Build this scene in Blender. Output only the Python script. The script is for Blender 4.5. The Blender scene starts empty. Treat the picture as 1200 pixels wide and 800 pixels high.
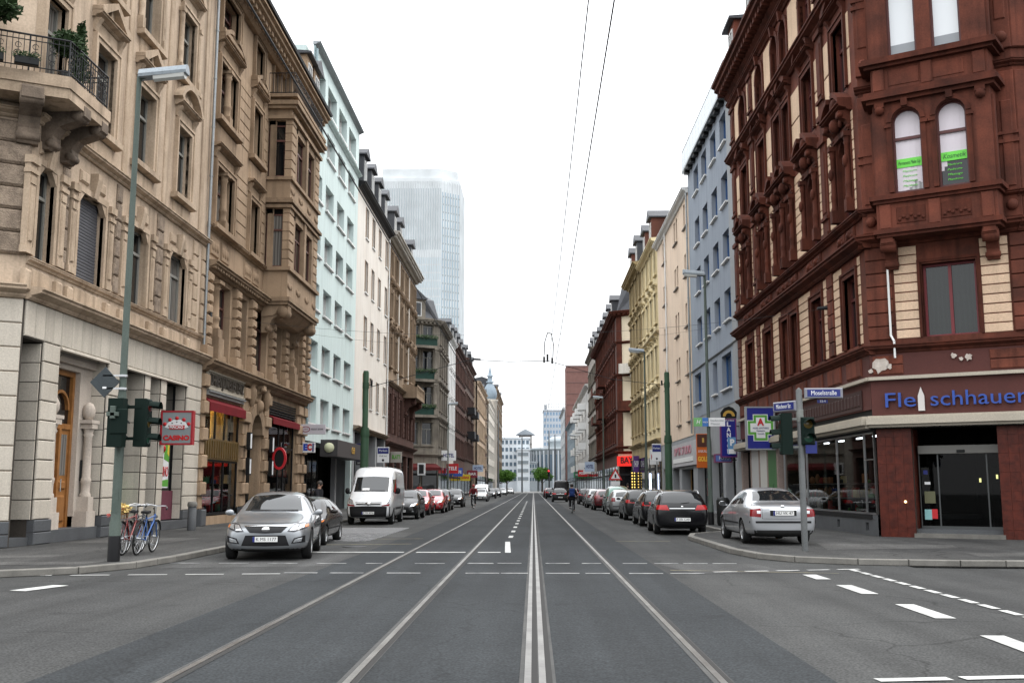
import bpy, bmesh, math, random
from mathutils import Matrix, Vector
from mathutils.bvhtree import BVHTree
random.seed(7)
R = math.radians
PI = math.pi
S = bpy.context.scene
COL = S.collection

# ---------------------------------------------------------------- camera
EYE = 1.56
cam_d = bpy.data.cameras.new('camera')
cam_d.sensor_width = 36.0
cam_d.lens = 36.0
cam_d.clip_start = 0.1
cam_d.clip_end = 6000
cam = bpy.data.objects.new('camera', cam_d)
COL.objects.link(cam)
PITCH = math.atan(171 / 1200)
YAW = math.atan(25 / 1200 * math.cos(PITCH))
cam.location = (0, 0, EYE)
cam.rotation_euler = (PI / 2 + PITCH, 0, YAW)
S.camera = cam

# ---------------------------------------------------------------- sky, sun, exposure
SUN_EL, SUN_AZ = 58.0, 60.0        # azimuth clockwise from the street's far end
world = bpy.data.worlds.new('World')
S.world = world
world.use_nodes = True
wn = world.node_tree
wn.nodes.clear()
sky = wn.nodes.new('ShaderNodeTexSky')
sky.sky_type = 'NISHITA'
sky.sun_disc = False
sky.sun_elevation = R(SUN_EL)
sky.sun_rotation = R(SUN_AZ)
sky.dust_density = 4.0
cloud = wn.nodes.new('ShaderNodeMix')          # the closed cloud deck in front of the blue
cloud.data_type = 'RGBA'
cloud.inputs[0].default_value = 0.93
cloud.inputs[7].default_value = (7.7, 7.85, 8.0, 1)
wn.links.new(sky.outputs[0], cloud.inputs[6])
bg = wn.nodes.new('ShaderNodeBackground')
bg.inputs[1].default_value = 0.11
# an overcast sky is three times as bright overhead as at the horizon (CIE overcast sky)
wtc = wn.nodes.new('ShaderNodeTexCoord')
wsep = wn.nodes.new('ShaderNodeSeparateXYZ')
wn.links.new(wtc.outputs['Generated'], wsep.inputs[0])
wgr = wn.nodes.new('ShaderNodeMapRange')
wgr.inputs[1].default_value = 0; wgr.inputs[2].default_value = 1; wgr.inputs[3].default_value = 1; wgr.inputs[4].default_value = 3
wn.links.new(wsep.outputs['Z'], wgr.inputs[0])
wmul = wn.nodes.new('ShaderNodeVectorMath')
wmul.operation = 'SCALE'
wn.links.new(cloud.outputs[2], wmul.inputs[0])
wn.links.new(wgr.outputs[0], wmul.inputs['Scale'])
wn.links.new(wmul.outputs[0], bg.inputs[0])
wo = wn.nodes.new('ShaderNodeOutputWorld')
wn.links.new(bg.outputs[0], wo.inputs[0])
sd = bpy.data.lights.new('sun', 'SUN')
sd.energy = 0.7
sd.angle = R(25)
sd.color = (1.0, 0.96, 0.9)
sun = bpy.data.objects.new('sun', sd)
COL.objects.link(sun)
_d = Vector((math.sin(R(SUN_AZ)) * math.cos(R(SUN_EL)), math.cos(R(SUN_AZ)) * math.cos(R(SUN_EL)), math.sin(R(SUN_EL))))
sun.rotation_euler = _d.to_track_quat('Z', 'Y').to_euler()
S.view_settings.view_transform = 'Standard'
S.view_settings.look = 'None'
S.view_settings.exposure = 0.5
S.view_settings.gamma = 1
S.cycles.max_bounces = 6
S.cycles.diffuse_bounces = 1
S.cycles.glossy_bounces = 3
S.cycles.transparent_max_bounces = 8
S.cycles.use_denoising = True

# ---------------------------------------------------------------- materials
MATS = {}
def nodes_of(m):
    m.use_nodes = True
    nt = m.node_tree
    return nt, nt.nodes['Principled BSDF']
def mat(name, col, rough=0.7, metal=0.0, spec=0.5, emit=None, estr=0, coat=0):
    if name in MATS: return MATS[name]
    m = bpy.data.materials.new(name)
    nt, b = nodes_of(m)
    b.inputs['Base Color'].default_value = (*col, 1)
    b.inputs['Roughness'].default_value = rough
    b.inputs['Metallic'].default_value = metal
    b.inputs['Specular IOR Level'].default_value = spec
    if coat: b.inputs['Coat Weight'].default_value = coat; b.inputs['Coat Roughness'].default_value = .03
    if emit:
        b.inputs['Emission Color'].default_value = (*emit, 1)
        b.inputs['Emission Strength'].default_value = estr
    MATS[name] = m
    return m
def rough_mat(name, col, col2=None, scale=1.0, fine=25.0, amount=0.5, rough=0.85, bump=0.15, streak=0.0, rnd=0.0, metal=0.0, coat=0, dist=.02):
    """stone / plaster / asphalt: two octaves of colour, optional rain streaks, per-piece shade"""
    if name in MATS: return MATS[name]
    m = bpy.data.materials.new(name)
    nt, b = nodes_of(m)
    L = nt.links.new
    N = nt.nodes.new
    g = N('ShaderNodeNewGeometry')
    n1 = N('ShaderNodeTexNoise'); n1.inputs['Scale'].default_value = scale; n1.inputs['Detail'].default_value = 5; n1.inputs['Roughness'].default_value = .6
    n2 = N('ShaderNodeTexNoise'); n2.inputs['Scale'].default_value = fine; n2.inputs['Detail'].default_value = 3
    L(g.outputs['Position'], n1.inputs['Vector']); L(g.outputs['Position'], n2.inputs['Vector'])
    c2 = col2 or tuple(c * .62 for c in col)
    r = N('ShaderNodeMapRange'); r.inputs[1].default_value = .35; r.inputs[2].default_value = .68; r.inputs[4].default_value = amount
    L(n1.outputs[0], r.inputs[0])
    mx = N('ShaderNodeMix'); mx.data_type = 'RGBA'
    mx.inputs[6].default_value = (*col, 1); mx.inputs[7].default_value = (*c2, 1)
    L(r.outputs[0], mx.inputs[0])
    cur = mx.outputs[2]
    if streak:
        mp = N('ShaderNodeMapping'); mp.inputs['Scale'].default_value = (2.2, 2.2, .12)
        L(g.outputs['Position'], mp.inputs[0])
        n3 = N('ShaderNodeTexNoise'); n3.inputs['Scale'].default_value = 1.6; n3.inputs['Detail'].default_value = 6
        L(mp.outputs[0], n3.inputs['Vector'])
        r3 = N('ShaderNodeMapRange'); r3.inputs[1].default_value = .5; r3.inputs[2].default_value = .75; r3.inputs[4].default_value = streak
        L(n3.outputs[0], r3.inputs[0])
        m3 = N('ShaderNodeMix'); m3.data_type = 'RGBA'; L(r3.outputs[0], m3.inputs[0]); L(cur, m3.inputs[6])
        m3.inputs[7].default_value = (*(c * .35 for c in c2), 1)
        cur = m3.outputs[2]
    mm = N('ShaderNodeMapRange'); mm.inputs[1].default_value = .3; mm.inputs[2].default_value = .7; mm.inputs[3].default_value = .88; mm.inputs[4].default_value = 1.1
    L(n2.outputs[0], mm.inputs[0])
    hs = N('ShaderNodeHueSaturation'); L(cur, hs.inputs['Color'])
    if rnd:
        oi = N('ShaderNodeObjectInfo')
        ro = N('ShaderNodeMapRange'); ro.inputs[3].default_value = 1 - rnd; ro.inputs[4].default_value = 1 + rnd
        L(oi.outputs['Random'], ro.inputs[0])
        mu = N('ShaderNodeMath'); mu.operation = 'MULTIPLY'; L(ro.outputs[0], mu.inputs[0]); L(mm.outputs[0], mu.inputs[1])
        L(mu.outputs[0], hs.inputs['Value'])
    else:
        L(mm.outputs[0], hs.inputs['Value'])
    L(hs.outputs[0], b.inputs['Base Color'])
    b.inputs['Roughness'].default_value = rough
    b.inputs['Specular IOR Level'].default_value = .2
    b.inputs['Metallic'].default_value = metal
    if coat: b.inputs['Coat Weight'].default_value = coat
    if bump:
        ad = N('ShaderNodeMath'); ad.operation = 'ADD'; L(n1.outputs[0], ad.inputs[0]); L(n2.outputs[0], ad.inputs[1])
        bp = N('ShaderNodeBump'); bp.inputs['Strength'].default_value = bump; bp.inputs['Distance'].default_value = dist
        L(ad.outputs[0], bp.inputs['Height']); L(bp.outputs[0], b.inputs['Normal'])
    MATS[name] = m
    return m
def pane_mat(name, dark, light, share, fold=True):
    """window pane: near-black room behind glossy glass, in a share of the panes a curtain hangs behind it"""
    m = bpy.data.materials.new(name)
    nt, b = nodes_of(m); L = nt.links.new; N = nt.nodes.new
    oi = N('ShaderNodeObjectInfo')
    st = N('ShaderNodeMapRange'); st.inputs[1].default_value = 1 - share - .03; st.inputs[2].default_value = 1 - share + .03
    L(oi.outputs['Random'], st.inputs[0])
    tc = N('ShaderNodeTexCoord')
    wv = N('ShaderNodeTexWave'); wv.inputs['Scale'].default_value = 2.2; wv.inputs['Distortion'].default_value = 3; wv.inputs['Detail'].default_value = 2
    mp = N('ShaderNodeMapping'); mp.inputs['Scale'].default_value = (1, 1, .15)
    L(tc.outputs['Object'], mp.inputs[0]); L(mp.outputs[0], wv.inputs['Vector'])
    cr = N('ShaderNodeMix'); cr.data_type = 'RGBA'
    cr.inputs[6].default_value = (*(c * .45 for c in light), 1); cr.inputs[7].default_value = (*light, 1)
    L(wv.outputs['Fac'], cr.inputs[0])
    mx = N('ShaderNodeMix'); mx.data_type = 'RGBA'
    mx.inputs[6].default_value = (*dark, 1)
    L(cr.outputs[2], mx.inputs[7]); L(st.outputs[0], mx.inputs[0])
    L(mx.outputs[2], b.inputs['Base Color'])
    b.inputs['Roughness'].default_value = .04
    b.inputs['Specular IOR Level'].default_value = .6
    n = N('ShaderNodeTexNoise'); n.inputs['Scale'].default_value = 1.3
    L(tc.outputs['Object'], n.inputs['Vector'])
    bp = N('ShaderNodeBump'); bp.inputs['Strength'].default_value = .06; bp.inputs['Distance'].default_value = .05
    L(n.outputs[0], bp.inputs['Height']); L(bp.outputs[0], b.inputs['Normal'])
    MATS[name] = m
    return m
def glass_mat(name, tint=(1, 1, 1), clear=.8, ior=1.5):
    m = bpy.data.materials.new(name)
    nt, b = nodes_of(m); L = nt.links.new; N = nt.nodes.new
    nt.nodes.remove(b)
    t = N('ShaderNodeBsdfTransparent'); t.inputs[0].default_value = (*(clear * c for c in tint), 1)
    gl = N('ShaderNodeBsdfGlossy'); gl.inputs['Roughness'].default_value = .02
    f = N('ShaderNodeFresnel'); f.inputs[0].default_value = ior
    x = N('ShaderNodeMixShader'); L(f.outputs[0], x.inputs[0]); L(t.outputs[0], x.inputs[1]); L(gl.outputs[0], x.inputs[2])
    L(x.outputs[0], nt.nodes['Material Output'].inputs[0])
    MATS[name] = m
    return m

# ---------------------------------------------------------------- mesh building
class MB:
    """collects faces, then becomes one mesh"""
    def __init__(s): s.v = []; s.f = []; s.m = []; s.sm = []
    def add(s, vs, fs, mi=0, smooth=False):
        o = len(s.v); s.v += [tuple(p) for p in vs]
        for f in fs: s.f.append([i + o for i in f]); s.m.append(mi); s.sm.append(smooth)
        return s
    def box(s, x0, x1, y0, y1, z0, z1, mi=0):
        return s.add([(x0, y0, z0), (x1, y0, z0), (x1, y1, z0), (x0, y1, z0), (x0, y0, z1), (x1, y0, z1), (x1, y1, z1), (x0, y1, z1)],
                     [(0, 3, 2, 1), (4, 5, 6, 7), (0, 1, 5, 4), (1, 2, 6, 5), (2, 3, 7, 6), (3, 0, 4, 7)], mi)
    def bev(s, x0, x1, y0, y1, z0, z1, b=.02, mi=0):
        """block whose front face (y0) is bevelled back at its four edges"""
        b = min(b, (x1 - x0) * .4, (z1 - z0) * .4)
        v = [(x0, y0 + b, z0), (x1, y0 + b, z0), (x1, y0 + b, z1), (x0, y0 + b, z1),
             (x0 + b, y0, z0 + b), (x1 - b, y0, z0 + b), (x1 - b, y0, z1 - b), (x0 + b, y0, z1 - b),
             (x0, y1, z0), (x1, y1, z0), (x1, y1, z1), (x0, y1, z1)]
        return s.add(v, [(4, 5, 6, 7), (0, 1, 5, 4), (1, 2, 6, 5), (2, 3, 7, 6), (3, 0, 4, 7), (8, 9, 1, 0), (9, 10, 2, 1), (10, 11, 3, 2), (11, 8, 0, 3), (11, 10, 9, 8)], mi)
    def quad(s, a, b, c, d, mi=0): return s.add([a, b, c, d], [(0, 1, 2, 3)], mi)
    def ext(s, poly, y0, y1, mi=0):
        """polygon in (x,z), counter-clockwise seen from the front, pushed from y0 to y1"""
        n = len(poly)
        v = [(x, y0, z) for x, z in poly] + [(x, y1, z) for x, z in poly]
        f = [tuple(range(n)), tuple(range(2 * n - 1, n - 1, -1))] + [((i + 1) % n, i, i + n, (i + 1) % n + n) for i in range(n)]
        return s.add(v, f, mi)
    def prof(s, prof, x0, x1, mi=0, t0=0, t1=0, dz=0):
        """moulding: profile of (y,z) run along x, optional mitred returns of t at the ends"""
        n = len(prof); prof = [(y, z + dz) for y, z in prof]
        v = [(x0 + (y * t0), y, z) for y, z in prof] + [(x1 - (y * t1), y, z) for y, z in prof]
        f = [(i, i + 1, i + 1 + n, i + n) for i in range(n - 1)] + [(n - 1, 0, n, 2 * n - 1), tuple(range(n - 1, -1, -1)), tuple(range(n, 2 * n))]
        return s.add(v, f, mi)
    def vert(s, poly, z0, z1, mi=0):
        """ground polygon (x,y) pushed up"""
        n = len(poly)
        v = [(x, y, z0) for x, y in poly] + [(x, y, z1) for x, y in poly]
        f = [tuple(range(n - 1, -1, -1)), tuple(range(n, 2 * n))] + [(i, (i + 1) % n, (i + 1) % n + n, i + n) for i in range(n)]
        return s.add(v, f, mi)
    def tube(s, a, b, r0, r1=None, n=8, mi=0, cap=True):
        a = Vector(a); b = Vector(b); r1 = r0 if r1 is None else r1
        d = (b - a).normalized(); u = d.orthogonal().normalized(); w = d.cross(u)
        v = []
        for p, r in ((a, r0), (b, r1)):
            v += [p + (u * math.cos(2 * PI * k / n) + w * math.sin(2 * PI * k / n)) * r for k in range(n)]
        s.add(v, [(k, (k + 1) % n, (k + 1) % n + n, k + n) for k in range(n)], mi, True)
        if cap: s.add(v, [tuple(range(n - 1, -1, -1)), tuple(range(n, 2 * n))], mi)
        return s
    def path(s, pts, r, n=6, mi=0):
        for a, b in zip(pts, pts[1:]): s.tube(a, b, r, r, n, mi)
        return s
    def lathe(s, prof, n=12, c=(0, 0, 0), axis='z', mi=0):
        """profile (r, h) turned about an axis"""
        v = []
        for r, h in prof:
            for k in range(n):
                x, y = r * math.cos(2 * PI * k / n), r * math.sin(2 * PI * k / n)
                p = {'z': (x, y, h), 'y': (x, h, y), 'x': (h, x, y)}[axis]
                v.append((p[0] + c[0], p[1] + c[1], p[2] + c[2]))
        f = []
        for j in range(len(prof) - 1):
            for k in range(n):
                q = (j * n + k, j * n + (k + 1) % n, (j + 1) * n + (k + 1) % n, (j + 1) * n + k)
                f.append(q if axis != 'y' else q[::-1])
        return s.add(v, f, mi, True)
    def ball(s, c, r, n=8, m=6, mi=0, sz=1.0, sy=1.0):
        o = len(s.v)
        s.lathe([(r * math.sin(PI * j / m) + 1e-4, -r * sz * math.cos(PI * j / m)) for j in range(m + 1)], n, c, 'z', mi)
        if sy != 1: s.v[o:] = [(x, c[1] + (y - c[1]) * sy, z) for x, y, z in s.v[o:]]
        return s
    def arch(s, x0, x1, z0, r_in, r_out, y0, y1, cx=None, n=10, mi=0):
        """ring segment (half circle) round (cx,z0)"""
        cx = (x0 + x1) / 2 if cx is None else cx
        for k in range(n):
            a, b = PI * k / n, PI * (k + 1) / n
            q = [(cx + r_in * math.cos(a), z0 + r_in * math.sin(a)), (cx + r_out * math.cos(a), z0 + r_out * math.sin(a)),
                 (cx + r_out * math.cos(b), z0 + r_out * math.sin(b)), (cx + r_in * math.cos(b), z0 + r_in * math.sin(b))]
            s.ext(q, y0, y1, mi)
        return s
    def mesh(s, name, mats):
        me = bpy.data.meshes.new(name)
        me.from_pydata(s.v, [], s.f)
        for m in (mats if isinstance(mats, (list, tuple)) else [mats]): me.materials.append(m)
        me.polygons.foreach_set('material_index', s.m)
        me.polygons.foreach_set('use_smooth', s.sm)
        me.update()
        return me

CACHE = {}
def cached(key, mats, fn):
    k = (key, tuple(m.name for m in (mats if isinstance(mats, (list, tuple)) else [mats])))
    if k not in CACHE:
        b = MB(); fn(b); CACHE[k] = b.mesh(str(key[0]) if isinstance(key, tuple) else key, mats)
    return CACHE[k]
def link(name, mesh, parent=None, M=None, label=None):
    o = bpy.data.objects.new(name, mesh)
    COL.objects.link(o)
    if parent is not None: o.parent = parent
    if M is not None: o.matrix_local = M
    if label: o['label'] = label
    return o
def thing(name, label, cat, loc=(0, 0, 0), rz=0.0, group=None, mesh=None):
    o = bpy.data.objects.new(name, mesh); COL.objects.link(o)
    o.location = loc; o.rotation_euler = (0, 0, rz)
    o['label'] = label; o['category'] = cat
    if group: o['group'] = group
    return o
def struct(name, mesh, kind='structure'):
    o = bpy.data.objects.new(name, mesh); COL.objects.link(o); o['kind'] = kind
    return o
def kids(o): return [c for c in bpy.data.objects if c.parent == o]
def copy_tree(o, loc, rz, label):
    """copy a thing with its parts and sub-parts"""
    def rec(a, p):
        c = a.copy(); COL.objects.link(c)
        if p is not None: c.parent = p; c.matrix_parent_inverse = a.matrix_parent_inverse.copy()
        for k in a.children: rec(k, c)
        return c
    r = rec(o, None)
    r.location = loc; r.rotation_euler = (0, 0, rz); r['label'] = label
    return r
T = Matrix.Translation
class Frame:
    """a facade: x along it (left to right seen from the street), y into the house, z up"""
    def __init__(s, root, ox, oy, ang):
        s.root = root; s.M = T((ox, oy, 0)) @ Matrix.Rotation(ang, 4, 'Z')
    def part(s, name, mesh, x=0, y=0, z=0, label=None, rot=None):
        m = s.M @ T((x, y, z))
        if rot is not None: m = m @ rot
        return link(name, mesh, s.root, m, label)
def sub(parent, name, mesh, x=0, y=0, z=0, label=None, rot=None):
    m = T((x, y, z))
    if rot is not None: m = m @ rot
    return link(name, mesh, parent, m, label)
FONT_CACHE = {}
def text_mesh(txt, size, m, depth=.01, width=None, align='CENTER', shear=0, bold=0, sx=1.0):
    """lettering as a mesh in the x-z plane facing -y"""
    key = (txt, size, m.name, depth, width, align, shear, bold, sx)
    if key in FONT_CACHE: return FONT_CACHE[key]
    cu = bpy.data.curves.new('lettering', 'FONT')
    cu.body = txt; cu.size = size; cu.extrude = depth / 2; cu.align_x = align; cu.align_y = 'CENTER'
    cu.shear = shear; cu.offset = bold; cu.resolution_u = 3
    o = bpy.data.objects.new('lettering', cu); COL.objects.link(o)
    dg = bpy.context.evaluated_depsgraph_get(); dg.update()
    me = bpy.data.meshes.new_from_object(o.evaluated_get(dg))
    me.transform(Matrix.Rotation(PI / 2, 4, 'X'))
    xs = [v.co.x for v in me.vertices] or [0, 1]
    if width: sx = width / max(1e-3, max(xs) - min(xs))
    me.transform(Matrix.Diagonal((sx, 1, 1, 1)))
    me.materials.clear(); me.materials.append(m)
    bpy.data.objects.remove(o); bpy.data.curves.remove(cu)
    FONT_CACHE[key] = me
    return me
# ---------------------------------------------------------------- material library
A_TAN = rough_mat('tan_sandstone', (.58, .455, .34), (.39, .29, .205), .5, 18, .75, streak=.6, rnd=.06)
A_TRIM = rough_mat('tan_stone_trim', (.55, .425, .31), (.30, .22, .15), .8, 22, .75, streak=.65, rnd=.05)
A_RUS = rough_mat('rough_tan_stone', (.36, .28, .21), (.17, .13, .10), 4, 30, .9, bump=.9, rnd=.12, dist=.05)
A_GREY = rough_mat('pale_grey_stone', (.585, .53, .45), (.44, .39, .32), .7, 30, .5, streak=.25, rnd=.07)
PLINTH = rough_mat('dark_basalt_plinth', (.10, .105, .11), (.06, .06, .065), 1.5, 40, .5, rough=.6, rnd=.1)
B_TAN = rough_mat('ochre_sandstone', (.42, .30, .20), (.235, .165, .105), .6, 20, .6, streak=.45, rnd=.08)
B_TRIM = rough_mat('ochre_sandstone_trim', (.37, .262, .172), (.17, .118, .076), .9, 24, .7, streak=.5, rnd=.06)
JOINT = rough_mat('dark_joint', (.07, .06, .05), None, 2, 30, .4, bump=0)
MINT = rough_mat('mint_render', (.65, .755, .735), (.57, .675, .655), .25, 60, .5, bump=.04, streak=.3)
WHITE = rough_mat('white_render', (.80, .755, .69), (.66, .6, .53), .3, 50, .6, bump=.04, streak=.3)
WTRIM = mat('white_paint', (.78, .78, .76), .5)
E_TAN = rough_mat('brown_sandstone', (.33, .245, .17), (.19, .135, .09), .5, 16, .7, streak=.45, rnd=.06)
E_RED = rough_mat('dark_red_sandstone', (.115, .062, .05), (.065, .035, .029), .6, 20, .6, streak=.4, rnd=.1)
F_GREY = rough_mat('soot_grey_stone', (.25, .22, .18), (.10, .09, .075), .5, 14, .8, streak=.55, rnd=.08)
SLATE = rough_mat('dark_slate', (.075, .078, .085), (.045, .047, .052), 1.2, 12, .6, rough=.55, rnd=.15)
COPPER = rough_mat('green_copper', (.018, .052, .04), (.012, .03, .024), 1.4, 20, .6, rough=.6)
DOME = rough_mat('blue_grey_zinc', (.25, .31, .36), (.18, .23, .28), .3, 3, .5, rough=.5)
BROWN = rough_mat('brownstone', (.18, .055, .034), (.075, .028, .02), .9, 22, .95, streak=.6, rnd=.14)
BROWN2 = rough_mat('brownstone_moulding', (.12, .034, .020), (.04, .015, .011), 1.2, 26, .75, streak=.5, rnd=.06)
CREAM = rough_mat('cream_stone', (.70, .51, .36), (.52, .37, .25), .8, 24, .6, streak=.18, rnd=.10)
TILE = rough_mat('red_clinker', (.105, .022, .013), (.045, .011, .008), 5, 40, .9, rough=.4, bump=.25, rnd=.10)
BAND = rough_mat('pale_metal_band', (.47, .42, .34), (.33, .29, .24), 1, 30, .4, rough=.5, bump=.02)
SIGNRED = rough_mat('brown_fascia', (.105, .036, .03), (.07, .027, .023), .8, 40, .5, rough=.6, bump=.05)
BLUE = rough_mat('blue_render', (.29, .325, .375), (.235, .265, .315), .25, 60, .6, bump=.04, streak=.3)
GREYR = rough_mat('grey_render', (.33, .34, .35), (.26, .27, .28), .5, 50, .5, bump=.05, streak=.15)
PINK = rough_mat('pale_peach_render', (.78, .62, .48), (.66, .51, .39), .3, 60, .6, bump=.04, streak=.28)
YEL = rough_mat('yellow_render', (.76, .64, .40), (.62, .5, .29), .4, 30, .6, bump=.06, streak=.25)
OCHRE = rough_mat('ochre_grey_stone', (.43, .335, .185), (.25, .19, .10), .5, 20, .7, streak=.4, rnd=.05)
CREAMW = rough_mat('cream_render', (.74, .64, .48), (.62, .52, .38), .4, 40, .5, bump=.05, streak=.15, rnd=.05)
BRICKR = rough_mat('red_brick', (.15, .06, .042), (.09, .04, .03), 1.5, 35, .6, rnd=.12)
PALE = rough_mat('pale_concrete', (.62, .66, .69), (.54, .58, .62), .2, 8, .4, bump=.02)
PALE2 = rough_mat('grey_concrete', (.42, .46, .48), (.35, .385, .4), .2, 6, .5, bump=.03)
IVORY = rough_mat('ivory_render', (.66, .62, .55), (.52, .48, .42), .3, 10, .5, bump=.04, streak=.25)
DARKM = mat('dark_metal', (.012, .012, .013), .55, .2, .25)
IRON = mat('black_iron', (.015, .015, .017), .5, .3)
STEEL = mat('brushed_steel', (.55, .56, .57), .3, 1.0)
ZINC = rough_mat('zinc_gutter', (.34, .36, .37), (.25, .27, .28), 2, 30, .5, rough=.45, metal=.6, bump=.03)
POLE = rough_mat('green_grey_paint', (.098, .122, .105), (.07, .09, .078), 1.5, 40, .6, rough=.55, bump=.05)
GPOLE = rough_mat('mast_green_paint', (.05, .10, .058), (.035, .07, .042), 1.2, 30, .6, rough=.5, bump=.05)
LAMPM = rough_mat('pale_lamp_housing', (.33, .37, .40), (.26, .29, .32), 2, 20, .4, rough=.4, bump=.03)
LENS = mat('frosted_lamp_lens', (.72, .72, .68), .35)
BLACKP = mat('black_plastic', (.009, .010, .010), .5, 0, .25)
SIGNALG = mat('dark_green_housing', (.005, .013, .010), .7, 0, .15)
PANE = pane_mat('window_pane', (.008, .009, .010), (.20, .19, .175), .25)
PANEB = pane_mat('blue_shade_pane', (.014, .045, .11), (.02, .07, .17), .4)
PANEW = pane_mat('curtained_pane', (.06, .065, .07), (.62, .62, .6), .75)
PANED = pane_mat('dim_curtained_pane', (.010, .011, .012), (.038, .046, .043), .8)
PANES = pane_mat('sky_pane', (.01, .012, .015), (.5, .5, .5), .1)
PANEX = pane_mat('dark_bare_pane', (.012, .015, .014), (.03, .036, .034), .02)
SHOPG = glass_mat('shop_glass', (.93, .98, .97), .88, 1.38)
DOORG = glass_mat('dark_door_glass', (.6, .65, .65), .7, 1.3)
FRW = mat('white_window_frame', (.72, .72, .70), .45)
FRB = mat('brown_window_frame', (.10, .035, .025), .5)
FRG = mat('grey_window_frame', (.24, .235, .21), .5)
FRBL = mat('blue_window_frame', (.045, .12, .30), .45)
WOOD = rough_mat('varnished_oak', (.36, .16, .05), (.2, .085, .028), 3, 40, .7, rough=.4, bump=.1)
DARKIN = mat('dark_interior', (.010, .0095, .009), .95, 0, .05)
SHUT = rough_mat('grey_roller_shutter', (.10, .10, .11), (.075, .075, .08), 2, 30, .5, rough=.5)
REDCL = rough_mat('red_canvas', (.17, .005, .01), (.10, .004, .008), 2, 40, .5, rough=.8)
PAPERW = mat('white_print', (.80, .80, .80), .5)
PAPERR = mat('red_print', (.55, .015, .02), .45)
PAPERB = mat('blue_print', (.008, .017, .16), .45)
PAPERK = mat('black_print', (.01, .01, .012), .45)
GOLDP = mat('gold_print', (.55, .33, .06), .4)
GREENP = mat('green_print', (.10, .36, .04), .45)
LIMEP = mat('lime_print', (.16, .72, .07), .5)
WARML = mat('warm_lamp', (.9, .7, .4), .4, emit=(1, .68, .28), estr=5)
SHOPL = mat('shop_ceiling_lamp', (.9, .8, .6), .4, emit=(1, .74, .38), estr=38)
WHITEL = mat('white_lamp', (.9, .9, .9), .4, emit=(.9, .95, 1), estr=4)
REDL = mat('red_lamp', (.5, .02, .02), .4, emit=(1, .03, .04), estr=2.2)
LEAF = rough_mat('dark_leaves', (.035, .065, .022), (.018, .038, .014), 3, 30, .7, rough=.6, rnd=.1)
LEAFB = rough_mat('fresh_leaves', (.10, .23, .03), (.06, .15, .022), .8, 8, .7, rough=.6, rnd=.1)
BARK = rough_mat('bark', (.10, .075, .055), None, 3, 30, .6)

# ---------------------------------------------------------------- facade parts
def wall_mesh(F, name, m, x0, x1, z0, z1, holes=(), reveal=.28, mi=None, y=0, mjoint=None, label=None):
    """wall sheet with real openings and their reveals; holes = (xa, xb, za, zb)"""
    b = MB()
    xs = sorted({x0, x1, *[h[0] for h in holes], *[h[1] for h in holes]})
    zs = sorted({z0, z1, *[h[2] for h in holes], *[h[3] for h in holes]})
    xs = [x for x in xs if x0 <= x <= x1]; zs = [z for z in zs if z0 <= z <= z1]
    def inside(x, z): return any(h[0] < x < h[1] and h[2] < z < h[3] for h in holes)
    for i in range(len(xs) - 1):
        j = 0
        while j < len(zs) - 1:
            if inside((xs[i] + xs[i + 1]) / 2, (zs[j] + zs[j + 1]) / 2): j += 1; continue
            k = j
            while k < len(zs) - 1 and not inside((xs[i] + xs[i + 1]) / 2, (zs[k] + zs[k + 1]) / 2): k += 1
            b.quad((xs[i], 0, zs[j]), (xs[i + 1], 0, zs[j]), (xs[i + 1], 0, zs[k]), (xs[i], 0, zs[k]))
            j = k
    for xa, xb, za, zb in holes:
        b.quad((xa, 0, za), (xa, 0, zb), (xa, reveal, zb), (xa, reveal, za))
        b.quad((xb, 0, zb), (xb, 0, za), (xb, reveal, za), (xb, reveal, zb))
        b.quad((xa, 0, zb), (xb, 0, zb), (xb, reveal, zb), (xa, reveal, zb))
        if za > z0 + .01: b.quad((xb, 0, za), (xa, 0, za), (xa, reveal, za), (xb, reveal, za))
    return F.part(name, b.mesh(name, m), 0, y, 0, label)
def core(F, x0, x1, z0, z1, depth, m, y=.3, name='core'):
    """the body of the house behind the facade sheet"""
    return F.part(name, cached(('core', round(x1 - x0, 2), round(z1 - z0, 2), depth), m, lambda b: b.box(0, x1 - x0, 0, depth, 0, z1 - z0)), x0, y, z0)
def frame_mesh(w, h, m, style):
    def f(b):
        t = .07 if w > .7 else .05
        b.box(0, t, 0, .07, 0, h); b.box(w - t, w, 0, .07, 0, h)
        b.box(t, w - t, 0, .07, 0, t); b.box(t, w - t, 0, .07, h - t, h)
        if 'T' in style: zt = h * .68; b.box(t, w - t, -.02, .07, zt, zt + .09)
        if 'M' in style: b.box(w / 2 - .045, w / 2 + .045, -.012, .068, t, (h * .68 if 'T' in style else h - t))
        if 'm' in style: b.box(w / 2 - .03, w / 2 + .03, -.01, .068, t, h - t)
        if '3' in style:
            b.box(w * .36, w * .36 + .07, -.01, .068, t, h - t)
        if 'B' in style:
            for zz in (.25, .47): b.box(t, w - t, .01, .06, h * zz, h * zz + .035)
    return cached(('window_frame', round(w, 2), round(h, 2), style), m, f)
def window(F, x, z, w, h, fm=FRW, pm=PANE, style='TM', y=.2, name='window', label=None):
    """frame is the part; pane (and whatever trims it) are its children"""
    o = F.part(name, frame_mesh(w, h, fm, style), x, y, z, label)
    sub(o, 'pane', cached(('pane', round(w, 2), round(h, 2)), pm, lambda b: b.quad((.02, 0, .02), (w - .02, 0, .02), (w - .02, 0, h - .02), (.02, 0, h - .02))), 0, .05, 0)
    return o
def sill(o, w, m, ov=.12, d=.2, t=.12, y=-.2, z=0):
    sub(o, 'sill', cached(('sill', round(w, 2), ov, d, t), m, lambda b: b.prof([(-d, 0), (-d, t), (.2, t), (.2, -.03), (-d * .4, -.03)], -ov, w + ov)), 0, y, z - t)
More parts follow.
